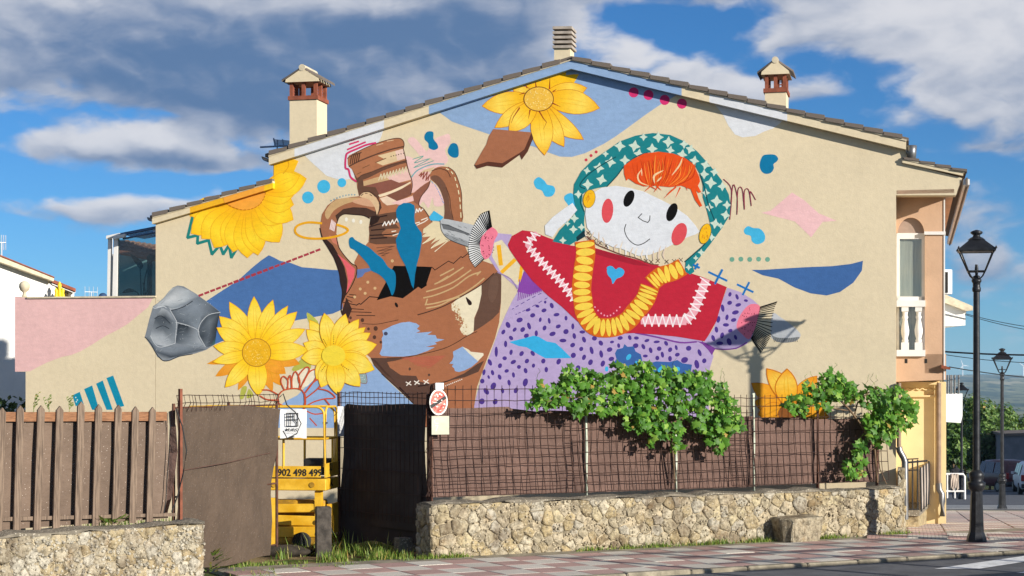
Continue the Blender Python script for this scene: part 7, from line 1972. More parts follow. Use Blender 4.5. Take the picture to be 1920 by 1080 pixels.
# ------------------------------------------------------------------ grass and weeds
def grass(name, pts_fn, n, hgt, seed, mt, width=.008, props=None):
    rg = random.Random(seed); mb = MB()
    for _ in range(n):
        p, h = pts_fn(rg); h *= hgt * rg.uniform(.4, 1.2)
        a = rg.uniform(0, 6.28); d = V(math.cos(a), math.sin(a), 0); lean = rg.uniform(.1, .7) * h; w = width * rg.uniform(.6, 1.3); sd = V(-d.y, d.x, 0) * w
        m_ = p + d * lean * .35 + V(0, 0, h * .6); t_ = p + d * lean + V(0, 0, h)
        mb.mesh([p - sd, p + sd, m_ + sd * .8, m_ - sd * .8, t_], [[0, 1, 2, 3], [3, 2, 4]])
    o = mb.build(name, mt); o['kind'] = 'stuff'; return o
def gate_pts(rg):
    x = rg.uniform(500, 760); y = rg.uniform(1000, 1064) if x < 660 else rg.uniform(1024, 1052)
    p = PG(x, y); 
    return p + V(0, 0, -.06), (1.5 if x < 560 and rg.random() < .3 else 1.0) * (.55 if y > 1050 else 1)
def clump(fn, k, sd):
    rg0 = random.Random(sd); cs = [fn(rg0) for _ in range(k)]
    def g(rg):
        p, h = rg.choice(cs); return p + V(rg.gauss(0, .07), rg.gauss(0, .07), 0), h
    return g
grass('grass', clump(gate_pts, 60, 1), 2000, .15, 3, M_GRASS)
def leaf_base(rg):
    x = rg.uniform(382, 520); return PG(x, rg.uniform(1050, 1085)) + V(0, 0, -.06), .8 if x > 400 else 1.4
grass('grass', clump(leaf_base, 22, 2), 450, .12, 4, M_GRASS)
def base_r(rg):
    c = rg.choice([830, 850, 1100, 1170, 1210, 1240, 1300, 1330, 1345, 1410, 1425, 1540, 1560, 1665, 1675, 1680, 790, 800])
    x = c + rg.gauss(0, 14); s = WR.dist(x); return WR.u(s, -.03, rg.uniform(.02, .16)), rg.uniform(.3, 1.0)
grass('grass', base_r, 2200, .11, 5, M_GRASS, .007)
def yard(rg):
    x = rg.uniform(-7, 5); y_ = rg.uniform(24.5, 30); q = V(x, y_, -.06)
    if (q - WR.a).dot(WR.n) > -.6: q.y = 29.0
    return q, 1.0
grass('grass', yard, 3500, .28, 6, M_GRASS)
def broad(name, label, c, n, size, seed, h):
    rg = random.Random(seed); mb = MB()
    for _ in range(n):
        a = rg.uniform(0, 6.28); r = rg.uniform(.02, .18); p = c + V(r * math.cos(a), r * math.sin(a) * .5, rg.uniform(.0, h)); L_ = size * rg.uniform(.6, 1.3); d = V(math.cos(a), math.sin(a), rg.uniform(.1, .9)).normalized(); sd = d.cross(V(0, 0, 1)).normalized() * L_ * .22
        mb.mesh([p, p + d * L_ * .5 + sd, p + d * L_, p + d * L_ * .5 - sd], [[0, 1, 2, 3]])
    return tag(mb.build(name, M_GRASS), label, 'weed')
broad('weed', 'small leafy weed growing on the pebbly wall under the pickets', WL.at(210, .76, -.12), 40, .09, 3, .07)
broad('weed', 'green weed at the foot of the pebbly wall end', PG(392, 1075) + V(0, 0, 0), 60, .12, 4, .25)
for i, (x, y) in enumerate(((63, 752), (92, 750), (130, 745))):
    q = WL.p(x, 768, -.6); mb = MB(); rg = random.Random(i)
    for k in range(4):
        pts = [q]
        for j in range(4): pts.append(pts[-1] + V(rg.uniform(-.03, .03), 0, rg.uniform(.02, .05)))
        mb.tube(pts, .002, 4, 0, False)
        for p in pts[1:]: mb.mesh([p, p + V(.02, 0, .008), p + V(.025, 0, .02), p + V(.004, 0, .015)], [[0, 1, 2, 3]])
    q2 = q.copy(); q2.z = -.1
    for k in range(2): mb.tube([q2 + V(.02 * k, 0, 0), q + V(0, 0, .03)], .003, 4, 0, False)
    tag(mb.build('weed', M_GRASS), ['thin dry weed behind the pickets by the plain beige wall', 'thin dry weed behind the pickets before the beige wall', 'thin dry weed behind the pickets beside the turquoise stripes'][i], 'weed')

# dark rubble under the lift
heap = rock('rubble_heap', V(-3.15, 24.6, -.10), .40, .22, .10, 9, mat('dark_soil', hexl('#3A332A'), .95, var=.4, vscale=9, bump=.8, bscale=20), .9)
tag(heap, 'dark mound of soil in the grass before the yellow lift', 'soil heap')

# ------------------------------------------------------------------ bush beside the courtyard wall
def shrub(name, label, cat, c, rx, ry, rz, n, size, mt, seed, trunk=True, gap=0.0):
    t = thing(name, label, cat, c); rg = random.Random(seed)
    cl = [(V(rg.uniform(-1, 1) * rx * .75, rg.uniform(-1, 1) * ry * .75, (.25 + .75 * rg.random()) * rz * 1.7), rg.uniform(.25, .5)) for _ in range(16)]
    mb = MB()
    for _ in range(n):
        q, r = rg.choice(cl); d = V(rg.gauss(0, 1), rg.gauss(0, 1), rg.gauss(0, 1)).normalized() * r * rg.random() ** .4
        p = c + q + V(d.x * rx, d.y * ry, d.z * rz); nn = (d + V(rg.uniform(-.6, .6), rg.uniform(-.6, .6), rg.uniform(-.2, .8)))
        Mx = rot_to(nn if nn.length > .01 else V(0, 0, 1), rg.uniform(0, 6.28)); s = size * rg.uniform(.6, 1.3)
        mb.mesh([p + Mx @ Vector(v) for v in ((0, 0, 0), (.32 * s, .45 * s, .06 * s), (0, s, 0), (-.32 * s, .45 * s, .06 * s))], [[0, 1, 2, 3]])
    f_ = mb.build('crown' if cat == 'tree' else 'foliage', mt, t)
    mb = MB()
    for k in range(5):
        q = cl[k][0]; mb.tube([c + V(rg.uniform(-.05, .05) * rx, 0, -.1), c + q * .5 + V(0, 0, .05), c + q], [.06 * rz / 1.5, .035 * rz / 1.5, .012], 7)
    mb.build('trunk' if cat == 'tree' else 'stem', M_BARK, t)
    return t
bc = H.at(18, 0, -.5)
shrub('bush', 'dark straggly bush beside the left end of the pink courtyard wall', 'bush', bc + V(.05, 0, .9), .40, .3, .62, 520, .11, M_BUSH, 4)

# ------------------------------------------------------------------ white house on the left
WHP = Plane((-14.2, 40.0), (-9.0, 43.5))
nh = thing('white_house', 'white house with a shallow tiled roof beyond the pink courtyard wall', 'house', WHP.p(40, 900))
def q_(pts, off=0, pl=WHP): return [pl.p(x, y, off) for x, y in pts]
mb = MB(); mb.prism(q_([(-150, 960), (104, 960), (104, 529), (0, 494), (-150, 445)]), -WHP.n * 6); mb.build('wall', M_WHITE, nh)
mb = MB(); mb.prism(q_([(-150, 430), (0, 480), (101, 521), (101, 527.5), (0, 491), (-150, 441)], .25), -WHP.n * 6.5); mb.build('verge', M_MORTAR, nh)
mb = MB(); mb.prism(q_([(-150, 427), (0, 477.5), (101, 518.5), (103, 521), (0, 480), (-150, 430)], .28), -WHP.n * 6.5); mb.build('roof', M_TERRA, nh)
mb = MB(); mb.prism(q_([(68, 537), (100, 533), (136, 548), (136, 570), (68, 570)], -.35), -WHP.n * 3); mb.build('terrace_wall', M_CREAM, nh)
mb = MB(); mb.prism(q_([(72, 539), (98, 545), (98, 556), (84, 556)], -.30), -WHP.n * .02); mb.build('opening', M_SALMON, nh)
mb = MB(); mb.prism(q_([(97, 523), (142, 541), (142, 547), (97, 529)], .1), -WHP.n * 3); mb.build('low_roof', M_TERRA, nh)
mb = MB(); mb.prism(q_([(97, 529), (142, 547), (140, 550), (97, 533)], .05), -WHP.n * 3); mb.build('gutter', M_ZINC, nh)
mb = MB(); mb.prism(q_([(133, 548), (139, 548), (139, 575), (133, 575)], -.1), -WHP.n * .2); mb.build('post', M_TRIM, nh)
def antenna(name, label, base, h, bars, w, pl, mt, cat='antenna'):
    t = thing(name, label, cat, base); mb = MB(); mb.tube([base, base + V(0, 0, h)], .018, 6); mb.build('mast', mt, t)
    mb = MB(); c = base + V(0, 0, h)
    mb.tube([c - pl.d * w, c + pl.d * w], .012, 5)
    for i in range(bars):
        p = c + pl.d * (w * (2 * i / (bars - 1) - 1)); mb.tube([p - V(0, 0, .18), p + V(0, 0, .18)], .008, 4)
    mb.build('element', mt, t); return t
M_ALU = mat('pale_aluminium', (.55, .56, .58), .4, metal=.5)
antenna('antenna', 'thin white television antenna on the roof of the white house', WHP.p(3, 482, -1), .35, 5, .10, WHP, M_ALU)
an = antenna('antenna', 'pale antenna standing behind the pink courtyard wall', PZ(171, 600, 60), .95, 4, .22, WHP, M_ALU)
an3 = thing('antenna', 'comb-shaped antenna poking out beside the left roof eave', 'antenna', H.p(516, 290, -1.5))
mb = MB(); A0 = H.p(535, 272, -1.5)
for i in range(6): mb.tube([H.p(514 + 0, 262 + i * 2.2, -1.5), H.p(544, 264.5 + i * 2.0, -1.5)], .008, 4)
mb.tube([H.p(513, 259, -1.5), H.p(516, 272, -1.5)], .016, 5); mb.tube([H.p(530, 261, -1.5), H.p(532, 276, -1.5)], .012, 5); mb.tube([H.p(488, 276, -1.5), H.p(545, 273, -1.5)], .018, 5)
mb.tube([H.p(520, 262, -1.5), H.p(519, 300, -1.5)], .014, 5)
mb.build('element', mat('blue_grey_metal', hexl('#7C92AE'), .5, metal=.3), an3)
mb = MB(); c = PZ(193, 560, 55); mb.lathe(c, [(.14, -.1), (.145, .02), (.12, .12), (.06, .17), (.01, .18)], 18); tag(mb.build('water_tank', mat('dark_blue_plastic', hexl('#2E4668'), .5)), 'small dark blue dome behind the pink wall beside the glass veranda', 'dome')
# yellow ornament
yo = thing('yellow_ornament', 'bright yellow three-pronged ornament behind the pink wall', 'ornament', WHP.p(110, 558, .4))
M_YO = mat('yellow_plastic', hexl('#E8C81E'), .5, var=.15, vscale=9)
for (x, y0, y1, w) in ((112, 562, 528, .045), (105.5, 562, 540, .038), (118, 562, 540, .038)):
    a, b_ = WHP.p(x, y0, .4), WHP.p(x + rnd.uniform(-1, 1), y1, .4); mb = MB(); mb.tube([a, a + (b_ - a) * .3, a + (b_ - a) * .55, a + (b_ - a) * .8, b_], [w, w * 1.25, w * .8, w * 1.1, w * .3], 10); mb.build('prong', M_YO, yo)

# ------------------------------------------------------------------ glass veranda behind the courtyard wall
ve = thing('glass_veranda', 'white framed glass veranda with sloping glass roof behind the courtyard wall', 'veranda', H.p(245, 560, -.6))
M_VG = glass_mat('veranda_glass', (.62, .76, .76), .03)
vo = -.5
def vp(pts, off, dep, name, mt):
    mb = MB(); mb.prism(W(pts, off), BACK * dep); return mb.build(name, mt, ve)
vp([(202.5, 447), (208, 447), (206, 562), (200.5, 562)], vo, .06, 'post', M_TRIM)
vp([(213, 445), (221, 443.5), (219, 562), (210.5, 562)], vo + .03, .07, 'post', M_TRIM)
vp([(199, 442), (223, 437), (223, 443), (199, 448)], vo + .05, .08, 'beam_end', M_TRIM)
vp([(212, 443), (234, 438), (234, 444), (212, 449)], vo + .08, .06, 'beam_end', M_TRIM)
vp([(222, 437.5), (292, 424), (292, 428), (222, 442)], vo, .08, 'roof_beam', mat('blue_grey_profile', hexl('#4A6488'), .4, metal=.3))
vp([(230, 446), (292, 434), (292, 437), (230, 449)], vo, .05, 'roof_beam', bpy.data.materials['blue_grey_profile'])
vp([(221, 449), (291, 436), (291, 560), (219, 560)], vo, .012, 'pane', M_VG)
mb = MB(); a, b_ = H.p(222, 439, vo), H.p(292, 426, vo); mb.prism([a, b_, b_ + BACK * 1.1, a + BACK * 1.1], V(0, 0, .012)); mb.build('roof_pane', glass_mat('roof_glass', (.45, .55, .66), .08), ve)
mb = MB(); mb.prism(W([(206, 476), (296, 482), (296, 566), (206, 566)], -4.6), BACK * .2); mb.build('back_wall', mat('blue_grey_render', hexl('#8FA6A8'), .9, var=.08), ve)
vp([(203, 446), (209, 445), (207, 562), (201, 562)], vo - 2.4, .06, 'post', M_TRIM)
# tiled lean-to roof seen through the glass
lt = thing('lean_to_roof', 'small clay-tiled roof seen through the veranda glass', 'roof', H.p(256, 475, -3.2))
mb = MB(); mb.prism([H.p(222, 473, -3.0), H.p(300, 488, -3.0), H.p(300, 462, -4.2), H.p(222, 450, -4.2)], V(0, 0, -.04)); mb.build('deck', M_TERRA, lt)
for r_ in range(3):
    for i in range(8):
        x = 226 + i * 10.5; y = 455 + r_ * 7.5 + i * 1.6; o = -4.0 + r_ * .35
        c = H.p(x, y, o); mb = MB(); ps = [c + H.d * (.05 * math.cos(a)) + V(0, 0, .045 * math.sin(a)) for a in [math.pi * k / 6 for k in range(7)]]
        for k in range(6): mb.face([ps[k], ps[k + 1], ps[k + 1] + BACK * .34 + V(0, 0, .04), ps[k] + BACK * .34 + V(0, 0, .04)], 0, None, True)
        mb.face(ps); mb.build('roof_tile', mat('clay_tile', hexl('#A06A58'), .8, var=.3, vscale=9) if 'clay_tile' not in bpy.data.materials else bpy.data.materials['clay_tile'], lt)
# plant inside
vpnt = thing('potted_plant', 'tall broad-leaved plant standing inside the glass veranda', 'plant', H.p(272, 560, -1.2))
M_DKL = mat('dark_plant_leaf', (.012, .022, .014), .5)
def big_leaf(pts, off, name='leaf'):
    mb = MB(); q = [H.p(x, y, off) for x, y in catmull(pts, True, 3)]; mb.prism(q, BACK * .01); mb.build(name, M_DKL, vpnt)
big_leaf([(244, 477), (256, 482), (266, 492), (268, 500), (263, 505), (255, 495)], -1.2)
big_leaf([(229, 549), (239, 541), (250, 543), (251, 547), (238, 549)], -1.1)
big_leaf([(274, 484), (281, 477), (291, 480), (288, 488), (281, 494)], -1.3)
mb = MB()
for pts in ([(263, 503), (264, 525), (265, 560)], [(251, 545), (258, 549), (262, 560)], [(281, 492), (272, 520), (268, 560)], [(279, 490), (279, 560)], [(268, 530), (272, 545), (270, 560)], [(284, 530), (275, 545), (273, 560)]): mb.tube([H.p(x, y, -1.2) for x, y in catmull(pts, False, 4)], .012, 5)
mb.build('stem', M_DKL, vpnt)
mb = MB(); mb.tube([H.p(281, 480, -1.5), H.p(280, 560, -1.5)], .05, 8); mb.build('stake', M_DKL, vpnt)

# ------------------------------------------------------------------ front steps and railing of the house
ga = thing('porch_gate', 'black iron bar gate at the porch steps of the painted house', 'gate', PZ(1705, 968, 31.0))
Zg = 31.0
def pg(x, y, dz=0): return PZ(x, y, Zg + dz)
mb = MB()
for x in (1702, 1711, 1720.5): mb.tube([pg(x, 862), pg(x, 956)], .014, 6)
for y in (861, 882, 955): mb.tube([pg(1701, y), pg(1722, y - (1 if y < 900 else 0))], .012, 6)
mb.tube([pg(1704, 867), pg(1738, 864, .6)], .018, 6); mb.build('bars', M_DARKMETAL, ga)
sr = thing('side_railing', 'white panelled stair railing, toned grey for shade, beside the porch gate', 'railing', PZ(1735, 960, 32))
a, b_ = PZ(1722, 880, 31.2), PZ(1748, 862, 34.0); c, d = PZ(1746, 936, 34.0), PZ(1724, 957, 31.2)
mb = MB(); mb.prism([a, b_, c, d], (.02, -.01, 0)); mb.build('panel', mat('grey_panel', hexl('#A89C90'), .7, var=.15, vscale=5), sr)  # white panel toned grey, its shade put into the colour
for k in range(6):
    t_ = k / 5; p, q = a + (b_ - a) * t_, d + (c - d) * t_; mb = MB(); mb.tube([p + V(.03, -.02, .04), q + V(.03, -.02, -.02)], .016, 6); mb.build('baluster', M_DARKMETAL, sr)
stp = MB(); stp.prism([PZ(1690, 957, 31.0), PZ(1724, 957, 31.0), PZ(1746, 937, 34), PZ(1710, 937, 34)], (0, 0, -.10)); st_o = thing('porch_step', 'grey stone step under the porch gate', 'step', PZ(1705, 975, 31)); stp.build('tread', M_CAP, st_o)
mb = MB(); mb.prism([PZ(1692, 961, 31.05), PZ(1722, 961, 31.05), PZ(1743, 942, 34), PZ(1712, 942, 34)], (0, 0, -.5)); mb.build('riser', M_STONE, st_o)

# ------------------------------------------------------------------ the next house down the street
n2 = thing('neighbour_house', 'white neighbouring house down the street with balcony board and air conditioner', 'house', V(9.5, 46, -1))
Zn = 46.0
def pn(pts, Z=Zn): return [PZ(x, y, Z) for x, y in pts]
mb = MB(); mb.prism(pn([(1640, 950), (1768, 950), (1768, 500), (1640, 500)], 45), V(1.2, 6, 0)); mb.build('wall', M_WHITE, n2)
mb = MB(); mb.prism(pn([(1760, 566), (1812, 584), (1810, 590), (1810, 610), (1760, 612)]), V(0, 3, 0)); mb.build('eave_box', M_WHITE, n2)
mb = MB(); mb.prism(pn([(1760, 546), (1775, 553), (1824, 574), (1824, 582), (1812, 583), (1760, 563)], Zn - .2), V(0, 3.4, 0)); mb.build('roof', M_MORTAR, n2)
mb = MB(); mb.prism(pn([(1760, 585), (1811, 597), (1811, 599), (1760, 588)], Zn - .02), V(0, .02, 0)); mb.build('eave_moulding', M_ZINC, n2)
ac = MB(); ac.bbox(PZ(1775, 529, Zn - 3), (.105, .02, 0), (0, .15, 0), (0, 0, .30), .015); aco = ac.build('air_conditioner', M_TRIM, n2)
mb = MB(); mb.prism(pn([(1770.5, 510), (1777.5, 510), (1777.5, 549), (1770.5, 549)], Zn - 3.18), V(0, .01, 0)); mb.build('fan_grille', M_DARK, aco)
mb = MB(); mb.prism(pn([(1770.5, 737), (1804, 738), (1804, 780), (1801, 793), (1770.5, 791)], 44), V(.02, .05, 0)); mb.build('white_board', mat('bright_white_board', (.82, .82, .80), .6, var=.02), n2)
mb = MB()
for x in (1777, 1782, 1784.5, 1790, 1797.5): mb.tube([PZ(x, 703, 44), PZ(x, 738, 44)], .022, 6)
mb.build('railing_bars', M_ZINC, n2)
mb = MB(); mb.prism(pn([(1764, 700), (1770, 700), (1770, 940), (1764, 940)], 44.2), V(0, .2, 0)); mb.build('corner_pier', M_CREAM, n2)

# white railing, cloth, person and low shrubs beyond it
wr_ = thing('white_railing', 'white tubular railing with a pale cloth hung over it at the street corner', 'railing', PZ(1790, 936, 69))
Zw = 69.0
mb = MB(); mb.tube([PZ(1770, 889, Zw), PZ(1806, 889, Zw), PZ(1808.5, 893, Zw), PZ(1809, 936, Zw)], .045, 8); mb.tube([PZ(1770, 921, Zw), PZ(1808, 921, Zw)], .04, 8)
for x in (1776, 1790): mb.tube([PZ(x, 889, Zw), PZ(x, 934, Zw)], .035, 6)
mb.build('tube_frame', M_TRIM, wr_)
mb = MB(); n = 10; rows = []
for i in range(n + 1):
    x = 1783 + 14.5 * i / n; dz = .05 * math.sin(i * 1.9); rows.append([PZ(x, 888, Zw - .06 + dz), PZ(x + .6 * math.sin(i), 902, Zw - .08 - dz), PZ(x + .8 * math.sin(i * 2), 917 - 3 * math.sin(i * 1.3), Zw - .06 + dz)])
for i in range(n):
    for j in range(2): mb.face([rows[i][j], rows[i][j + 1], rows[i + 1][j + 1], rows[i + 1][j]], 0, None, True)
mb.build('cloth', mat('pale_cloth', hexl('#C9B8A8'), .9, var=.15), wr_)
mb = MB(); mb.prism([PZ(1771, 890, Zw + .1), PZ(1783, 890, Zw + .1), PZ(1783, 920, Zw + .1), PZ(1771, 920, Zw + .1)], (0, .03, 0)); mb.build('grey_panel', bpy.data.materials['grey_panel'], wr_)

# person in dark clothes behind the railing (one continuous skin)
def person():
    base = PZ(1792, 930, 73.0); base.z = ground_h(0, 73.0) - .02
    zt = EYE - (868 - HY) / F * 73.0; hgt = zt - base.z; k = hgt / 1.7
    vs = [(0, 0, .95), (0, 0, 1.15), (0, .01, 1.38), (0, 0, 1.47), (0, -.02, 1.60), (.10, 0, .88), (.11, .01, .5), (.11, .03, .08), (.11, -.09, .04), (-.10, 0, .88), (-.11, .02, .5), (-.11, .04, .08), (-.11, -.08, .04), (.19, 0, 1.36), (.25, -.04, 1.10), (.20, -.18, .95), (.17, -.25, .92), (-.19, 0, 1.36), (-.25, -.04, 1.10), (-.20, -.18, .95), (-.17, -.25, .92)]
    ed = [(0, 1), (1, 2), (2, 3), (3, 4), (0, 5), (5, 6), (6, 7), (7, 8), (0, 9), (9, 10), (10, 11), (11, 12), (2, 13), (13, 14), (14, 15), (15, 16), (2, 17), (17, 18), (18, 19), (19, 20)]
    rad = [.15, .14, .16, .06, .105, .095, .065, .045, .035, .095, .065, .045, .035, .07, .05, .04, .035, .07, .05, .04, .035]
    me = bpy.data.meshes.new('person'); me.from_pydata([tuple(Vector(v) * k) for v in vs], ed, [])
    o = bpy.data.objects.new('person', me); COL.objects.link(o); o.location = base
    o.modifiers.new('skin', 'SKIN'); sk = me.skin_vertices[0].data
    for i, r in enumerate(rad): sk[i].radius = (r * k, r * k); 
    sk[0].use_root = True
    s_ = o.modifiers.new('sub', 'SUBSURF'); s_.levels = 1; s_.render_levels = 1
    me.materials.append(mat('dark_clothes', (.012, .012, .016), .8))
    tag(o, 'person in dark clothes standing behind the white railing', 'person')
person()

# ------------------------------------------------------------------ trees down the street
def tree(label, x, ybase, ytop, Z, rpx, n, seed, mt=M_TREE):
    b = PZ(x, ybase, Z); top = PZ(x, ytop, Z).z; h = top - b.z; r = rpx / F * Z
    t = thing('tree', label, 'tree', b, 'trees down the street'); rg = random.Random(seed)
    cl = []
    for _ in range(34):
        d = V(rg.gauss(0, 1), rg.gauss(0, 1), rg.gauss(0, 1)).normalized() * rg.random() ** .45
        cl.append((b + V(d.x * r * .85, d.y * r * .85, h * .58 + d.z * h * .36), r * rg.uniform(.26, .46)))
    mb = MB()
    for _ in range(n):
        c, rr = rg.choice(cl); d = V(rg.gauss(0, 1), rg.gauss(0, 1), rg.gauss(0, .8)).normalized(); p = c + d * rr * rg.random() ** .35
        Mx = rot_to(d + V(rg.uniform(-.6, .6), rg.uniform(-.6, .6), rg.uniform(0, .8)), rg.uniform(0, 6.28)); s = rg.uniform(.16, .34)
        mb.mesh([p + Mx @ Vector(v) for v in ((0, 0, 0), (.34 * s, .45 * s, .08 * s), (0, s, 0), (-.34 * s, .45 * s, .08 * s))], [[0, 1, 2, 3]])
    mb.build('crown', mt, t)
    mb = MB(); mb.tube([b - V(0, 0, .3), b + V(.1, 0, h * .3), b + V(-.1, 0, h * .6)], [.16, .12, .05], 8)
    for k in range(7):
        c = cl[k][0]; mb.tube([b + V(.05, 0, h * rg.uniform(.25, .4)), (b + c) / 2 + V(0, 0, h * .1), c], [.07, .05, .02], 6)
    mb.build('trunk', M_BARK, t)

tree('slender tree with a bare trunk beside the white board', 1788, 915, 792, 96, 26, 2200, 1)
tree('broad dense green tree between the two far lamps', 1836, 915, 736, 118, 62, 9000, 2)
tree('tall pale green tree behind the grey wall and far lamp', 1890, 915, 742, 124, 58, 9000, 3)
tree('dark green tree filling the gap under the white board', 1808, 920, 762, 128, 52, 6000, 4, M_TREED)
tree('green tree rising over the right end of the grey wall', 1950, 915, 748, 130, 58, 6000, 5)
tree('dark low tree between the near lamp post and the dark car', 1855, 922, 800, 114, 42, 5000, 6, M_TREED)
# grey building
gb = thing('grey_wall_building', 'low grey rendered building behind the parked car', 'building', PZ(1930, 905, 108))
mb = MB(); mb.prism([PZ(1883, 935, 108), PZ(2010, 935, 104), PZ(2010, 812, 104), PZ(1883, 816, 108)], V(1, 6, 0)); mb.build('wall', mat('grey_render', hexl('#7A7C80'), .9, var=.2, vscale=.6), gb)
mb = MB(); mb.prism([PZ(1881, 818, 107.9), PZ(2010, 815, 103.9), PZ(2010, 809, 103.9), PZ(1881, 813, 107.9)], V(1, 6.4, 0)); mb.build('roof_edge', M_ROOF, gb)

# ------------------------------------------------------------------ parked estate car seen from behind
def car(name, label, x, yb, Z, scale, yaw, body_mat):
    b = PZ(x, yb, Z); t = thing(name, label, 'car', b)
    ca, sa = math.cos(yaw), math.sin(yaw)
    def P(u, v, w): return b + V(u * ca - v * sa, u * sa + v * ca, w) * scale     # u: right, v: forward, w: up
    def loft(sec, nm, mt):
        mb = MB(); vs = []; fs = []; m = len(sec[0])
        for s in sec: vs += [P(*p) for p in s]
        for i in range(len(sec) - 1):
            for k in range(m): fs.append([i * m + k, i * m + (k + 1) % m, (i + 1) * m + (k + 1) % m, (i + 1) * m + k])
        fs.append(list(range(m))[::-1]); fs.append([(len(sec) - 1) * m + k for k in range(m)])
        mb.mesh(vs, fs, 0, True); return mb.build(nm, mt, t)
    def sec(v, hw, z0, z1, z2, hw2): return [(-hw * .9, v, z0), (-hw, v, z0 + .15), (-hw, v, z1), (-hw2, v, z2 - .08), (-hw2 * .86, v, z2), (hw2 * .86, v, z2), (hw2, v, z2 - .08), (hw, v, z1), (hw, v, z0 + .15), (hw * .9, v, z0)]
    loft([sec(-2.2, .80, .45, .95, 1.05, .72), sec(-2.12, .86, .38, 1.0, 1.45, .70), sec(-1.85, .88, .32, 1.02, 1.74, .68), sec(-.5, .89, .30, 1.02, 1.80, .69), sec(.5, .89, .30, 1.0, 1.72, .68), sec(1.1, .88, .30, .98, 1.12, .76), sec(2.1, .84, .34, .9, .98, .72), sec(2.3, .78, .45, .75, .82, .66)], 'body', body_mat)
    gm = mat('car_glass', (.01, .012, .016), .08, spec=.8) if 'car_glass' not in bpy.data.materials else bpy.data.materials['car_glass']
    mb = MB(); mb.face([P(-.60, -2.19, 1.08), P(.60, -2.19, 1.08), P(.56, -1.98, 1.62), P(-.56, -1.98, 1.62)]); mb.build('rear_window', gm, t)
    for s in (-1, 1):
        for (v0, v1) in ((-1.75, -.95), (-.85, .05), (.12, .85)):
            mb = MB(); mb.face([P(s * .905, v0, 1.06), P(s * .905, v1, 1.06), P(s * .745, v1 - (.25 if v1 > .5 else 0), 1.66), P(s * .745, v0 + .05, 1.66)]); mb.build('side_window', gm, t)
        for v in (-1.4, 1.4):
            mb = MB(); c = P(s * .80, v, .33); ax = V(ca, sa, 0) * .11 * scale; mb.tube([c - ax, c + ax], .33 * scale, 18); w_ = mb.build('wheel', bpy.data.materials['tyre'], t)
            mb = MB(); c2 = c + ax * (1.05 * s); mb.tube([c2 - ax * .1, c2 + ax * .1], .20 * scale, 14); mb.build('rim', M_ZINC, w_)
        mb = MB(); mb.bbox(P(s * .76, -2.21, .95), V(ca, sa, 0) * .09 * scale, V(-sa, ca, 0) * .05 * scale, V(0, 0, .17 * scale), .02); mb.build('tail_light', mat('red_lamp', (.35, .02, .02), .3) if 'red_lamp' not in bpy.data.materials else bpy.data.materials['red_lamp'], t)
        mb = MB(); mb.bbox(P(s * .98, .75, 1.1), V(ca, sa, 0) * .09 * scale, V(-sa, ca, 0) * .05 * scale, V(0, 0, .07 * scale), .02); mb.build('mirror', body_mat, t)
    mb = MB(); mb.bbox(P(0, -2.26, .52), V(ca, sa, 0) * .84 * scale, V(-sa, ca, 0) * .09 * scale, V(0, 0, .11 * scale), .03); mb.build('bumper', mat('dark_bumper', (.03, .03, .032), .6) if 'dark_bumper' not in bpy.data.materials else bpy.data.materials['dark_bumper'], t)
    mb = MB(); mb.bbox(P(0, -2.24, .82), V(ca, sa, 0) * .26 * scale, V(-sa, ca, 0) * .01 * scale, V(0, 0, .055 * scale), .004); mb.build('number_plate', M_TRIM, t)
    return t
M_CARR = mat('dark_red_car_paint', (.10, .03, .034), .28, var=.1, spec=.6); M_CARS = mat('silver_car_paint', (.55, .56, .58), .3, metal=.4, var=.05); M_CARW = mat('white_car_paint', (.75, .76, .77), .3, var=.05)
car('parked_car', 'dark red estate car parked facing away before the grey building', 1874, 920, 100, 1.0, R(14), M_CARR)
car('parked_car', 'white car at the street edge beyond the tiled footway', 1936, 925, 88, .9, R(-10), M_CARW)
# concrete lamp stub seen beside car
# ------------------------------------------------------------------ wind turbines, cables
M_TURB = mat('turbine_white', (.78, .78, .78), .5, var=.03)
def turbine(label, x, yh, Z, bl, ang):
    hub = PZ(x, yh, Z); t = thing('wind_turbine', label, 'wind turbine', V(hub.x, Z, ground_h(hub.x, Z)), 'far wind turbines')
    mb = MB(); mb.tube([V(hub.x, Z + 3, ground_h(hub.x, Z) - 20), hub + V(0, 3, 0)], [2.6, 1.6], 10); mb.build('tower', M_TURB, t)
    mb = MB(); mb.bbox(hub + V(0, 2, 0), (2.2, 0, 0), (0, 5, 0), (0, 0, 2.2), .5); mb.build('nacelle', M_TURB, t)
    for k in range(3):
        a = R(ang + 120 * k); d = V(math.cos(a), 0, math.sin(a)); s = V(-d.z, 0, d.x); o = hub + V(0, -4, 0)
        mb = MB(); mb.prism([o + s * 1.0, o + d * bl * .2 + s * 2.2, o + d * bl, o + d * bl * .2 - s * 1.6, o - s * 1.0], V(0, .6, 0)); mb.build('blade', M_TURB, t)
turbine('wind turbine on the far ridge beside the near lamp post', 1805.3, 685, 8000, 32, -8)
turbine('wind turbine on the far ridge beyond the second lamp', 1919, 686, 8000, 32, 25)
M_CABLE = mat('black_cable', (.01, .01, .012), .7)
def cable(label, a, b, sag, r, name='cable'):
    mb = MB(); pts = [a + (b - a) * (i / 14) - V(0, 0, sag * 4 * (i / 14) * (1 - i / 14)) for i in range(15)]
    mb.tube(pts, r, 6); tag(mb.build(name, M_CABLE), label, 'cable', 'overhead cables')
cable('thick overhead cable crossing behind the near lamp post', PZ(1766, 659, 42), PZ(2060, 664, 40), .05, .022)
cable('thin overhead cable just under the thick one', PZ(1766, 664, 43), PZ(2060, 679, 40), .1, .009)
cable('thin overhead cable crossing below the white eave', PZ(1810, 588, 46), PZ(2060, 622, 44), .12, .009)
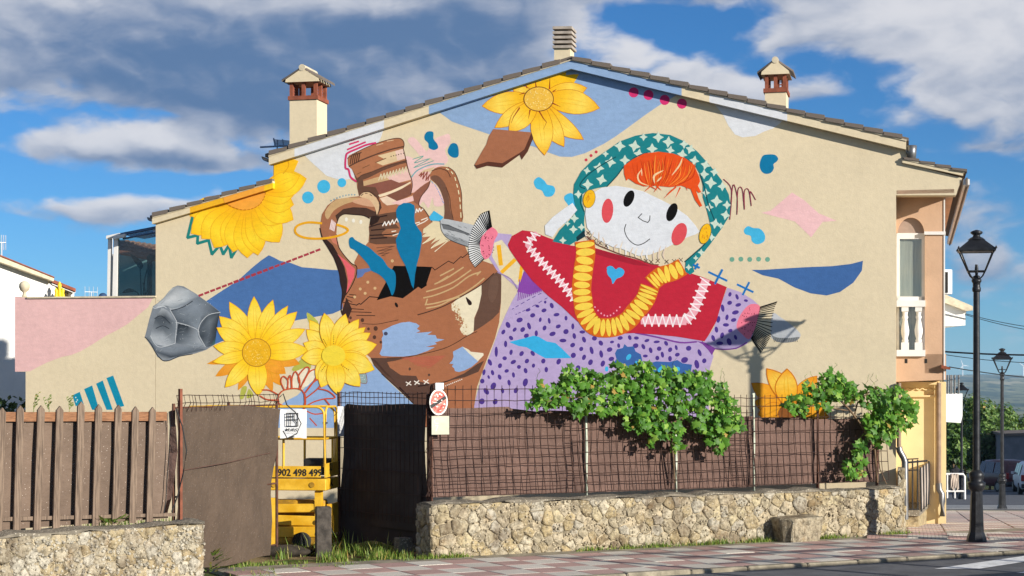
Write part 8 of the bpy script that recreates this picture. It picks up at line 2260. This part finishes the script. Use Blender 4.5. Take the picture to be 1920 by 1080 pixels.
cable('thin overhead cable beneath the upper thin one', PZ(1810, 590, 46), PZ(2060, 632, 44), .12, .009)
cable('low overhead cable running past the balcony bars', PZ(1780, 688, 42), PZ(2060, 712, 52), .1, .013)

# ------------------------------------------------------------------ out of view across the road: fence and house added to shade the street
rf = thing('added_shade_fence', 'slatted fence added out of view to throw shade on road and pavement', 'fence', WR.u(9, 0, 8.8))
mb = MB(); mb.prism([WR.u(4.2, -.1, 8.8), WR.u(16, -.1, 8.8), WR.u(16, 1.30, 8.8), WR.u(4.2, 1.25, 8.8)], -WR.n * .03); mb.build('boarding', M_WOOD, rf)
for i in range(9):
    s_ = 4.4 + i * 1.4; mb = MB(); mb.box(WR.u(s_, 1.3, 8.85), WR.d * .05, WR.n * .05, V(0, 0, 1.4)); mb.build('post', M_WOOD, rf)
rgf = random.Random(3)
for zz in (1.78, 2.02, 2.30, 2.52):
    a = 4.4 + rgf.uniform(0, 1.5); mb = MB(); mb.prism([WR.u(a, zz, 8.8), WR.u(15.5, zz + rgf.uniform(-.08, .08), 8.8), WR.u(15.5, zz + .07, 8.8), WR.u(a, zz + .05, 8.8)], -WR.n * .025); mb.build('slat', M_WOOD, rf)
th_ = thing('added_shade_house', 'white house added out of view to shade the far street', 'house', V(52, 78, -3.5))
mb = MB(); mb.prism([V(46, 66, -5), V(60, 60, -5), V(72, 88, -5), V(56, 96, -5)], V(0, 0, 12)); mb.build('wall', M_WHITE, th_)
mb = MB(); mb.prism([V(45.4, 65.6, 7), V(60.4, 59, 7), V(73, 88.4, 7), V(55.8, 97, 7)], V(0, 0, .25)); mb.build('roof', M_TERRA, th_)

# ------------------------------------------------------------------ the air
hz = MB(); hz.box(V(0, 4480, 25), V(5900, 0, 0), V(0, 4560, 0), V(0, 0, 105))
hm = bpy.data.materials.new('haze'); hm.use_nodes = True
T = NT(hm.node_tree); out = T.n('ShaderNodeOutputMaterial'); pv = T.n('ShaderNodeVolumePrincipled')
pv.inputs['Color'].default_value = (0.45, 0.70, 1.0, 1); pv.inputs['Density'].default_value = 7e-5; T.l(pv.outputs[0], out.inputs['Volume'])
ho = hz.build('haze', hm); ho['kind'] = 'stuff'
